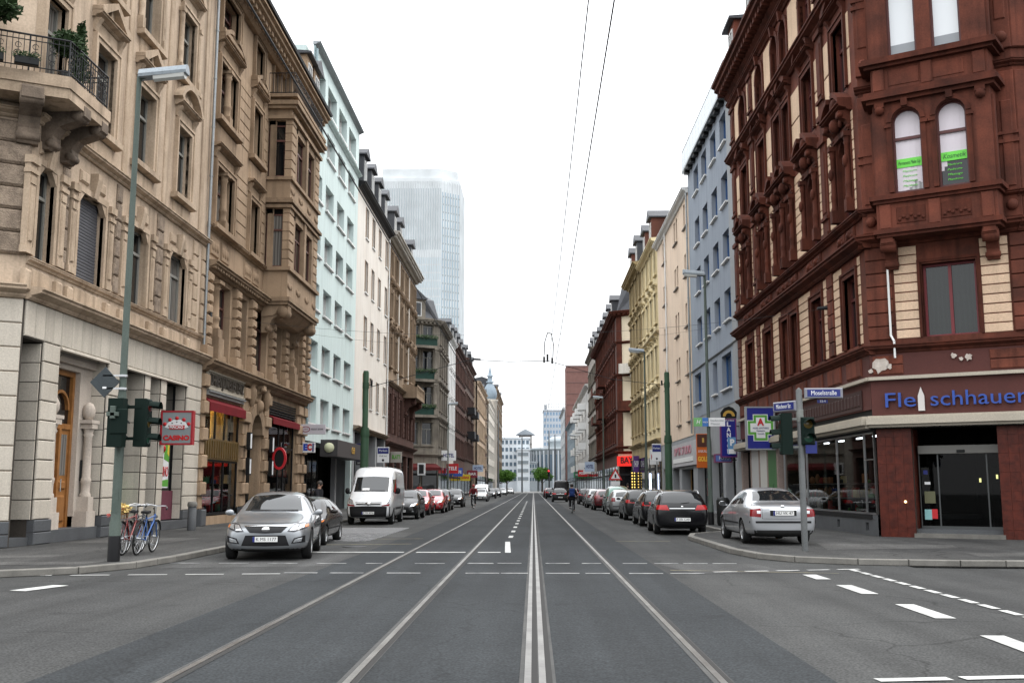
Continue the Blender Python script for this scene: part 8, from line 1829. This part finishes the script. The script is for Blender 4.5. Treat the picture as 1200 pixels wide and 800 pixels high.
b = MB(); b.ext([(.2, .32), (.6, .32), (.48, .75), (.5, 1.0), (.42, 1.05), (.44, 1.25), (.27, 1.25), (.28, 1.05), (.2, 1.0), (.28, .75)], -.012, 0); sub(t, 'print', b.mesh('print', mat('lilac_print', (.5, .47, .75), .5))); b = MB(); b.box(0, w, -.014, 0, 0, .3); sub(t, 'band', b.mesh('band', PAPERK)); put_text(t, 'SALON', w / 2, .15, .5, .16, PAPERW, -.02)
t = thing('parking_sign', 'blue over white parking sign on a thin pole by the left mast', 'road sign', (-8.47, 58, .12)); b = MB(); b.tube((0, 0, 0), (0, 0, 3.7), .035); sub(t, 'post', b.mesh('post', STEEL)); b = MB(); b.bev(-.34, .34, -.05, -.02, 2.83, 3.7, .01); p_ = sub(t, 'plate', b.mesh('plate', PAPERW)); b = MB(); b.box(-.31, .31, -.058, -.05, 3.33, 3.66); sub(p_, 'band', b.mesh('band', PAPERB)); put_text(t, 'Parken', 0, 3.5, .45, .16, PAPERW, -.064); b = MB(); b.lathe([(.001, -.06), (.07, -.06), (.07, -.05)], 10, (0, 0, 2.97), 'y'); sub(p_, 'emblem', b.mesh('emblem', PAPERK)); put_text(t, 'P+R frei', 0, 3.2, .4, .12, PAPERK, -.06)
t = thing('parking_sign', 'blue over white parking sign on a thin pole by the right mast', 'road sign', (7.17, 60, .12)); b = MB(); b.tube((0, 0, 0), (0, 0, 4.0), .035); sub(t, 'post', b.mesh('post', STEEL)); b = MB(); b.bev(-.27, .27, -.05, -.02, 2.95, 3.95, .01); p_ = sub(t, 'plate', b.mesh('plate', PAPERW)); b = MB(); b.box(-.25, .25, -.058, -.05, 3.5, 3.9); sub(p_, 'band', b.mesh('band', PAPERB)); put_text(t, 'Parken', 0, 3.7, .38, .15, PAPERW, -.064); b = MB(); b.lathe([(.001, -.06), (.06, -.06), (.06, -.05)], 10, (0, 0, 3.1), 'y'); sub(p_, 'emblem', b.mesh('emblem', PAPERK))
t = thing('warning_sign', 'red edged triangular warning sign with a white plate below it', 'road sign', (5.95, 75, 0)); b = MB(); b.tube((0, 0, 0), (0, 0, 2.9), .035); sub(t, 'post', b.mesh('post', STEEL)); b = MB(); b.ext([(-.5, 2.1), (.5, 2.1), (0, 2.95)], -.06, -.03); tp = sub(t, 'plate', b.mesh('plate', PAPERR)); b = MB(); b.ext([(-.33, 2.2), (.33, 2.2), (0, 2.76)], -.066, -.06); b.box(-.32, .32, -.06, -.03, 1.72, 2.02); sub(tp, 'print', b.mesh('print', PAPERW)); b = MB(); b.box(-.06, .06, -.072, -.066, 2.26, 2.52); sub(tp, 'emblem', b.mesh('emblem', PAPERK))
for (lab, x0, x1, y, z0, z1, m_, txt, tm, wl) in (
    ('greyish shop sign with a small green leaf on the brown house', -12.65, -11.65, 91, 3.75, 4.7, mat('grey_beige_acrylic', (.4, .37, .33), .4), 'BLATT', GREENP, -1),
    ('white framed black light box before the soot grey house', -12.6, -11.75, 112, 2.9, 4.2, PAPERW, None, None, -1),
    ('yellow snack sign low on the white house', -12.6, -11.7, 80, 2.3, 3.0, mat('yellow_acrylic', (.75, .55, .03), .4), 'IMBISS', PAPERR, -1),
    ('red and blue shop sign beside the pale pilaster house', -12.6, -10.9, 150, 3.6, 5.0, PAPERR, 'TELE', PAPERW, -1),
    ('blue internet cafe sign on the left far along', -12.6, -11.1, 162, 3.3, 4.6, mat('cafe_blue', (.03, .09, .4), .4), 'CAFE', PAPERW, -1),
    ('white hanging sign over the left pavement far along', -12.6, -10.6, 141, 5.2, 6.6, PAPERW, 'HOTEL', PAPERB, -1),
    ('yellow shop sign far along on the left', -12.6, -10.9, 178, 2.7, 3.8, mat('yellow_acrylic', (.75, .55, .03), .4), 'KEBAB', PAPERR, -1),
    ('dark red shop sign far along on the left', -12.6, -10.6, 196, 3.4, 4.8, mat('wine_acrylic', (.25, .02, .04), .4), 'BAR', PAPERW, -1),
    ('white and blue sign far along on the left', -12.6, -10.4, 214, 4.8, 6.2, mat('pale_blue_acrylic', (.5, .6, .75), .4), 'HOTEL', PAPERB, -1),
    ('white shop sign with pink letters on the ground floor of the peach house', 9.5, 10.2, 84, 3.4, 4.6, PAPERW, 'MODE', PAPERR, 1),
    ('purple shop sign before the red and cream house', 9.7, 10.25, 100, 3.0, 4.6, mat('purple_acrylic', (.1, .03, .2), .4), 'SHOP', PAPERW, 1),
    ('pale blue sign far along on the right', 8.6, 10.2, 172, 4.2, 5.8, mat('pale_blue_acrylic', (.5, .6, .75), .4), 'HOTEL', PAPERB, 1),
    ('white round edged sign far along on the right', 8.8, 10.2, 182, 4.0, 5.4, PAPERW, 'TAXI', PAPERK, 1),
    ('red sign far along on the right before the white balcony block', 8.4, 10.2, 194, 3.6, 4.8, PAPERR, 'PIZZA', PAPERW, 1),
    ('green sign far along on the right under the balconies', 8.4, 10.2, 215, 3.6, 4.8, mat('sign_green', (.03, .25, .1), .4), 'MARKT', PAPERW, 1)):
    t, w, h = hanging_sign('shop_sign', lab, x0, x1, y, z0, z1, m_, .2, wl)
    if txt: put_text(t, txt, w / 2, h / 2, w * .75, h * .5, tm, bold=.02)
    else:
        b = MB(); b.box(.16, w - .16, -.01, 0, .16, h - .16); sub(t, 'panel', b.mesh('panel', PAPERK))
t = thing('shop_sign', 'wide pale fascia sign with faint pink lettering on the peach house', 'sign', (10.22, 70.3, 3.0)); b = MB(); b.box(-.06, .04, -5.9, 5.9, 0, 1.55); sub(t, 'panel', b.mesh('panel', rough_mat('pale_grey_fascia', (.50, .49, .5), None, .6, 10, .3, rough=.5))); sub(t, 'lettering', text_mesh('OPTIK STUDIO', .8, mat('pink_print', (.55, .2, .25), .5), .02, width=8), -.08, 0, 1.0, rot=Matrix.Rotation(-PI / 2, 4, 'Z')); b = MB(); b.box(-.09, -.06, -4.6, 4.6, .25, .55); sub(t, 'band', b.mesh('band', WTRIM))
t = thing('neon_tube_sign', 'upright blue white neon strip beside the shops on the right', 'sign', (9.9, 88, .9)); b = MB(); b.box(-.08, .18, 0, .1, 0, 1.9); sub(t, 'casing', b.mesh('casing', BLACKP)); b = MB(); b.box(-.05, .12, -.03, 0, .05, 1.85); sub(t, 'tube', b.mesh('tube', mat('neon_white_blue', (.8, .85, 1), .4, emit=(.6, .7, 1), estr=2.5)))
t = thing('bulb_sign', 'upright black sign with rows of yellow bulbs on the right', 'sign', (9.95, 103, .6)); b = MB(); b.box(-.25, .25, 0, .2, 0, 2.6); sub(t, 'panel', b.mesh('panel', BLACKP)); b = MB(); [b.box(-.17 + .24 * i, -.07 + .24 * i, -.03, 0, .1 + .28 * j, .22 + .28 * j) for i in range(2) for j in range(9)]; o = sub(t, 'bulbs', b.mesh('bulbs', mat('yellow_bulb', (.9, .7, .2), .4, emit=(1, .65, .15), estr=1.6))); o['kind'] = 'stuff'
t = thing('litter_bin', 'black litter bin on the right pavement behind the silver saloon', 'litter bin', (7.25, 39.8, .12)); b = MB(); b.lathe([(.2, 0), (.24, .1), (.26, .95), (.2, 1.05), (.001, 1.08)], 14); sub(t, 'body', b.mesh('body', BLACKP)); b = MB(); b.box(-.14, .14, -.27, -.2, .75, .88); sub(t, 'slot', b.mesh('slot', IRON))
for k, (x, y, lb) in enumerate(((-10.2, 300, 'left of the bare masts at the far end of the street'), (-3.6, 330, 'bare mast near the middle of the far end'), (4.6, 300, 'left of two bare masts before the curved building'), (6.8, 322, 'right of two bare masts before the curved building'))):
    t = thing('lighting_mast', lb, 'mast', (x, y, 0), 0, 'bare masts at the street end'); b = MB(); b.lathe([(.28, 0), (.2, 13), (.15, 24 if k == 0 else 18)], 8); sub(t, 'post', b.mesh('post', mat('grey_mast', (.12, .13, .14), .5)))
t = thing('traffic_signal', 'tiny red signal glowing at the end of the street', 'traffic light', (3.9, 262, 0)); b = MB(); b.tube((0, 0, 0), (0, 0, 5.6), .09); sub(t, 'post', b.mesh('post', IRON)); b = MB(); b.bev(-.25, .25, -.2, .1, 4.4, 6.1, .02); hd = sub(t, 'signal_head', b.mesh('signal_head', BLACKP)); b = MB(); b.lathe([(.001, -.26), (.19, -.25), (.2, -.2)], 10, (0, 0, 5.75), 'y'); sub(hd, 'lens', b.mesh('lens', REDL))

# trees at the end of the street
def tree(x, y, h, rx, label, seed):
    t = thing('street_tree', label, 'tree', (x, y, 0), 0, 'trees at the end of the street')
    rg = random.Random(seed); b = MB(); b.tube((0, 0, 0), (0, 0, h * .45), .28, .2, 8)
    tips = []
    for k in range(7):
        a = k * 2.4; p = Vector((0, 0, h * (.32 + .03 * k))); q = p + Vector((math.cos(a) * rx * .6, math.sin(a) * rx * .6, h * .28)); b.tube(p, q, .12, .04, 6); tips.append(q)
    tips.append(Vector((0, 0, h * .8))); b.tube((0, 0, h * .45), (0, 0, h * .8), .2, .05, 6)
    sub(t, 'trunk', b.mesh('trunk', BARK))
    c = MB()
    for q in tips:
        for j in range(3):
            bush(c, (q.x + rg.uniform(-.5, .5) * rx * .5, q.y + rg.uniform(-.5, .5) * rx * .5, q.z + rg.uniform(-.12, .12) * h), rx * rg.uniform(.3, .55), h * rg.uniform(.08, .15), 150, .5, seed * 31 + j + int(q.x * 10))
    sub(t, 'crown', c.mesh('crown', LEAFB))
tree(-9.2, 360, 8.0, 2.7, 'fresh green street tree left of the lane at the street end', 3); tree(3.0, 350, 8.4, 2.9, 'fresh green street tree right of the tracks at the street end', 5); tree(-12.2, 372, 8.0, 2.8, 'fresh green street tree partly behind the left houses', 9)

# ================================================================ bicycles
def bicycle(name, label, loc, rz, col, basket=False, lean=0.0, mirrorless=True):
    t = thing(name, label, 'bicycle', loc, rz, None); t.rotation_euler = (lean, 0, rz)
    fm = mat('bike_' + label.split()[0], col, .3, coat=.6)
    for x in (-.53, .53):
        def whl(b):
            n = 28
            for R_, r_, mi in ((.34, .019, 0), (.315, .012, 1)):
                for k in range(n):
                    a0, a1 = 2 * PI * k / n, 2 * PI * (k + 1) / n; b.tube((R_ * math.cos(a0), 0, R_ * math.sin(a0)), (R_ * math.cos(a1), 0, R_ * math.sin(a1)), r_, None, 6, mi, False)
            for k in range(18): a = 2 * PI * k / 18; b.tube((.02 * math.cos(a + 1), .02 * (-1) ** k, .02 * math.sin(a + 1)), (.31 * math.cos(a), 0, .31 * math.sin(a)), .0022, None, 3, 1, False)
            b.tube((0, -.05, 0), (0, .05, 0), .022, None, 8, 1)
        w = sub(t, 'wheel', cached('bikewheel', [TYRE, STEEL], whl), x, 0, .36)
        sub(w, 'mudguard', cached('mudg', TRIM, lambda b: [b.quad(*[(rr * math.cos(a), y, rr * math.sin(a)) for a, y, rr in ((.35 + k * .28, -.025, .375), (.35 + (k + 1) * .28, -.025, .375), (.35 + (k + 1) * .28, .025, .375), (.35 + k * .28, .025, .375))]) for k in range(9)]))
    b = MB(); bb_, st_, hd_ = (-.08, 0, .30), (-.22, 0, .82), (.36, 0, .86)
    b.tube(bb_, st_, .018, None, 8); b.tube(bb_, (.33, 0, .70), .02, None, 8); b.tube((-.20, 0, .76), (.355, 0, .82), .016, None, 8); b.tube(hd_, (.32, 0, .66), .022, None, 8)
    for y in (-.05, .05): b.tube((-.53, y, .36), (-.21, y * .4, .78), .010, None, 6); b.tube((-.53, y, .36), (-.08, y, .30), .011, None, 6); b.tube((.53, y, .36), (.34, y, .68), .013, None, 6)
    sub(t, 'frame', b.mesh('frame', fm))
    b = MB(); b.tube((.36, 0, .86), (.35, 0, 1.03), .014, None, 8); b.path([(.18, -.30, 1.02), (.33, -.22, 1.06), (.37, 0, 1.04), (.33, .22, 1.06), (.18, .30, 1.02)], .012, 8); sub(t, 'handlebar', b.mesh('handlebar', STEEL))
    b = MB(); [b.tube((.18, y, 1.02), (.06, y * 1.06, 1.0), .017, None, 8) for y in (-.3, .3)]; sub(t, 'grips', b.mesh('grip', TRIM)).name = 'grip'
    b = MB(); b.add([(-.38, -.09, .93), (-.2, -.06, .95), (-.02, -.02, .93), (-.02, .02, .93), (-.2, .06, .95), (-.38, .09, .93), (-.38, -.09, .88), (-.2, -.05, .89), (-.02, -.02, .89), (-.02, .02, .89), (-.2, .05, .89), (-.38, .09, .88)], [(0, 1, 4, 5), (1, 2, 3, 4), (6, 11, 10, 7), (7, 10, 9, 8), (0, 6, 7, 1), (1, 7, 8, 2), (2, 8, 9, 3), (3, 9, 10, 4), (4, 10, 11, 5), (5, 11, 6, 0)]); b.tube((-.22, 0, .82), (-.235, 0, .89), .014); sub(t, 'saddle', b.mesh('saddle', TRIM))
    b = MB(); b.lathe([(.001, -.06), (.10, -.06), (.105, -.055), (.10, -.05), (.001, -.05)], 20, (-.08, 0, .30), 'y'); b.tube((-.08, -.08, .30), (.06, -.08, .22), .01); b.tube((-.08, .08, .30), (-.22, .08, .38), .01); b.box(.02, .1, -.16, -.08, .205, .23); b.box(-.26, -.18, .08, .16, .37, .395); b.tube((-.08, -.055, .395), (-.53, -.055, .40), .006); b.tube((-.08, -.055, .205), (-.53, -.055, .33), .006); sub(t, 'crankset', b.mesh('crankset', STEEL))
    b = MB(); [b.box(-.75, -.3, y, y + .012, .76, .775) for y in (-.07, 0, .06)]; b.tube((-.7, -.07, .76), (-.53, -.05, .36), .006); b.tube((-.7, .07, .76), (-.53, .05, .36), .006); sub(t, 'rack', b.mesh('rack', STEEL))
    b = MB(); b.lathe([(.001, .05), (.04, .04), (.045, -.02)], 10, (.42, 0, .80), 'x'); sub(t, 'headlight', b.mesh('headlight', HLAMP))
    if basket:
        b = MB(); n = 12; f_ = lambda k, z, r_: (-.55 + r_ * 1.3 * math.cos(2 * PI * k / n), r_ * math.sin(2 * PI * k / n), z)
        for z, r_ in ((.78, .13), (.86, .15), (.94, .165), (1.0, .17)): b.path([f_(k, z, r_) for k in range(n + 1)], .007, 4)
        for k in range(n): b.tube(f_(k, .78, .13), f_(k, 1.0, .17), .006, None, 4)
        o = sub(t, 'basket', b.mesh('basket', mat('wicker', (.2, .1, .04), .8)))
        b = MB(); bush(b, (-.55, 0, .98), .19, .09, 150, .09, 3); sub(o, 'yellow_flowers', b.mesh('yellow_flowers', mat('yellow_petals', (.7, .5, .16), .6)))
        b = MB(); bush(b, (-.60, .05, .92), .17, .07, 50, .08, 5); sub(o, 'red_flowers', b.mesh('red_flowers', mat('red_petals', (.35, .04, .025), .6)))
    return t
bicycle('parked_bicycle', 'blue bicycle parked behind the left street lamp', (-8.55, 22.75, .12), R(93), (.02, .09, .30), lean=R(6))
bicycle('parked_bicycle', 'red bicycle with a flower-filled basket parked behind the left street lamp', (-8.82, 22.7, .12), R(91), (.22, .015, .012), True, R(-4))
bicycle('parked_bicycle', 'black bicycle leaning behind the red and blue ones', (-9.02, 23.3, .12), R(92), (.012, .012, .014), False, R(5))

# ================================================================ people
SKIN = mat('skin', (.46, .27, .19), .55)
HAIR = mat('dark_hair', (.02, .014, .010), .7)
def skinned(name, pts, edges, rad, m, parent, root=0, lv=2):
    me = bpy.data.meshes.new(name); me.from_pydata([Vector(p) for p in pts], edges, [])
    o = bpy.data.objects.new(name, me); COL.objects.link(o)
    sk = o.modifiers.new('s', 'SKIN'); sk.use_smooth_shade = True
    ss = o.modifiers.new('u', 'SUBSURF'); ss.levels = lv; ss.render_levels = lv
    lay = me.skin_vertices[0].data
    for i, r in enumerate(rad): lay[i].radius = (r, r) if not isinstance(r, tuple) else r
    lay[root].use_root = True
    dg = bpy.context.evaluated_depsgraph_get(); dg.update()
    out = bpy.data.meshes.new_from_object(o.evaluated_get(dg))
    bpy.data.objects.remove(o); bpy.data.meshes.remove(me)
    out.materials.clear(); out.materials.append(m)
    for p in out.polygons: p.use_smooth = True
    return sub(parent, name, out)
def person(label, loc, rz, J, top, legs, shoe, hair=HAIR, scale=1.0):
    """J: joints (facing -y). body is one skin; clothes are their own layers over it"""
    t = thing('person', label, 'person', loc, rz); t.scale = (scale,) * 3
    g = {k: Vector(v) for k, v in J.items()}
    pts, ed, rd, ix = [], [], [], {}
    def add(n, p, r, frm=None):
        ix[n] = len(pts); pts.append(Vector(p)); rd.append(r)
        if frm is not None: ed.append((ix[frm], ix[n]))
    add('pelvis', g['pelvis'], .125); add('waist', g['pelvis'].lerp(g['chest'], .45), .115, 'pelvis'); add('chest', g['chest'], .15, 'waist'); add('neck', g['neck'], .055, 'chest')
    hd = g['head']; up = (hd - g['neck']).normalized()
    add('jaw', g['neck'].lerp(hd, .55), .062, 'neck'); add('head', hd, (.082, .098), 'jaw'); add('crown', hd + up * .08, .07, 'head')
    for s in ('l', 'r'):
        add('sh' + s, g['sh' + s], .066, 'chest'); add('el' + s, g['el' + s], .044, 'sh' + s); add('wr' + s, g['wr' + s], .029, 'el' + s)
        d = (g['wr' + s] - g['el' + s]).normalized(); sd = d.cross(Vector((0, 1, .2))).normalized()
        pal = g['wr' + s] + d * .07; add('palm' + s, pal, .030, 'wr' + s)
        for q, (off, ln) in enumerate(((-.03, .075), (-.01, .085), (.01, .08), (.03, .062))):
            f1 = pal + d * .035 + sd * off; add('f%d%s' % (q, s), f1, .0095, 'palm' + s); add('g%d%s' % (q, s), f1 + d * ln * .7 + Vector((0, -.015, -.02)), .008, 'f%d%s' % (q, s))
        th = pal - d * .02 + sd * -.045; add('th' + s, th, .011, 'palm' + s); add('ti' + s, th + d * .045 + sd * -.012, .009, 'th' + s)
        add('hip' + s, g['hip' + s], .098, 'pelvis'); add('kn' + s, g['kn' + s], .06, 'hip' + s); add('an' + s, g['an' + s], .042, 'kn' + s); add('toe' + s, g['toe' + s], .034, 'an' + s)
    skinned('body', pts, ed, rd, SKIN, t)
    def layer(nm, names, edges, grow, m):
        P = [pts[ix[n]] if not isinstance(n, tuple) else n[1] for n in names]
        return skinned(nm, P, edges, [(rd[ix[n]] if not isinstance(rd[ix[n]], tuple) else rd[ix[n]][0]) + grow for n in names], m, t, 0, 2)
    layer('jacket', ['pelvis', 'waist', 'chest', 'shl', 'ell', 'wrl', 'shr', 'elr', 'wrr', 'neck'], [(0, 1), (1, 2), (2, 3), (3, 4), (4, 5), (2, 6), (6, 7), (7, 8), (2, 9)], .028, top)
    layer('trousers', ['pelvis', 'hipl', 'knl', 'anl', 'hipr', 'knr', 'anr'], [(0, 1), (1, 2), (2, 3), (0, 4), (4, 5), (5, 6)], .018, legs)
    for s in ('l', 'r'):
        a, b_ = g['an' + s], g['toe' + s]; skinned('shoe', [a + Vector((0, .05, -.03)), a.lerp(b_, .5) + Vector((0, 0, -.01)), b_], [(0, 1), (1, 2)], [.05, .047, .043], shoe, t, 0, 1)
    f = g['face'] if 'face' in g else Vector((0, -1, 0)); f = f.normalized(); rt = f.cross(up).normalized()
    b = MB(); n = 10
    for k in range(5):
        pass
    b.ball(hd + up * .05 - f * .022, .112, 12, 8, 0, 1.02); ho = sub(t, 'hair', b.mesh('hair', hair))
    b = MB(); p = hd + f * .098 - up * .012; b.add([p + up * .035, p - up * .02 + rt * .018, p - up * .02 - rt * .018, p + f * .03 - up * .016], [(0, 1, 3), (0, 3, 2), (1, 2, 3)], 0, True); sub(t, 'nose', b.mesh('nose', SKIN))
    for s_ in (-1, 1):
        b = MB(); b.ball(hd + f * .082 + rt * .034 * s_ + up * .02, .012, 7, 5); sub(t, 'eye', b.mesh('eye', mat('eye_dark', (.03, .02, .02), .3)))
        b = MB(); b.ball(hd + rt * .09 * s_ + f * .005, .024, 7, 5, 0, 1.4); sub(t, 'ear', b.mesh('ear', SKIN))
    b = MB(); b.ball(hd + f * .085 - up * .058, .02, 8, 5, 0, .35); sub(t, 'mouth', b.mesh('mouth', mat('lips', (.35, .12, .1), .5)))
    return t
WALK = dict(pelvis=(0, 0, .95), chest=(0, -.02, 1.32), neck=(0, -.03, 1.51), head=(0, -.06, 1.66), shl=(.19, -.02, 1.43), ell=(.27, .06, 1.17), wrl=(.25, -.08, .95), shr=(-.19, -.02, 1.43), elr=(-.25, -.12, 1.18), wrr=(-.20, -.36, 1.08),
            hipl=(.09, 0, .90), knl=(.10, -.16, .50), anl=(.10, -.10, .09), toel=(.11, -.27, .045), hipr=(-.09, 0, .90), knr=(-.10, .02, .48), anr=(-.10, .24, .12), toer=(-.11, .1, .045))
BLKCL = rough_mat('black_cloth', (.013, .013, .016), None, 6, 40, .4)
DENIM = rough_mat('dark_denim', (.025, .035, .06), None, 6, 40, .4)
SHOEM = mat('black_shoe', (.012, .012, .012), .5)
person('man with short dark hair in a black jacket walking beyond the dark bronze hatchback', (-8.05, 38.6, .0), R(75), WALK, BLKCL, DENIM, SHOEM)
RIDE = dict(pelvis=(0, .16, .98), chest=(0, -.03, 1.33), neck=(0, -.10, 1.50), head=(0, -.15, 1.64), shl=(.19, -.06, 1.42), ell=(.27, -.22, 1.20), wrl=(.27, -.30, 1.07), shr=(-.19, -.06, 1.42), elr=(-.27, -.22, 1.20), wrr=(-.27, -.30, 1.07),
            hipl=(.09, .14, .93), knl=(.11, -.18, .72), anl=(.12, .03, .34), toel=(.12, -.12, .29), hipr=(-.09, .14, .93), knr=(-.11, -.14, .56), anr=(-.12, .1, .18), toer=(-.12, -.05, .14))
cy = person('cyclist in a dark top with a blue backpack riding away on the right lane', (2.38, 64, 0), PI, RIDE, rough_mat('olive_cloth', (.05, .04, .025), None, 6, 40, .4), BLKCL, SHOEM)
bp_ = MB(); bp_.bev(-.17, .17, -.14, .0, -.26, .24, .06); bp_.bev(-.12, .12, -.19, -.12, -.22, .02, .04)
t = thing('backpack', 'blue backpack on the back of the right cyclist', 'backpack', (2.38, 63.78, 1.27)); sub(t, 'bag', bp_.mesh('bag', rough_mat('blue_nylon', (.02, .045, .16), None, 6, 40, .4))); b = MB(); [b.box(x, x + .04, -.02, .3, -.2, .2) for x in (-.13, .09)]; sub(t, 'strap', b.mesh('strap', BLKCL))
bicycle('ridden_bicycle', 'silver bicycle under the right cyclist', (2.38, 64, 0), R(90), (.35, .35, .36))
person('cyclist in a dark red top and helmet riding towards the viewer on the left', (-4.45, 77, 0), 0, RIDE, rough_mat('dark_red_cloth', (.16, .025, .03), None, 6, 40, .4), BLKCL, SHOEM, mat('red_helmet', (.3, .03, .03), .4))
bicycle('ridden_bicycle', 'white bicycle under the left cyclist', (-4.45, 77, 0), R(-90), (.6, .6, .6))
def far_person(x, y, rz, top, lb): return person(lb, (x, y, .12), rz, WALK, top, DENIM, SHOEM)
far_person(-10.6, 96, R(10), rough_mat('red_cloth', (.4, .03, .03), None, 6, 40, .4), 'pedestrian in a red top on the left pavement far off')
far_person(8.4, 92, R(190), BLKCL, 'pedestrian in black on the right pavement by the warning sign')
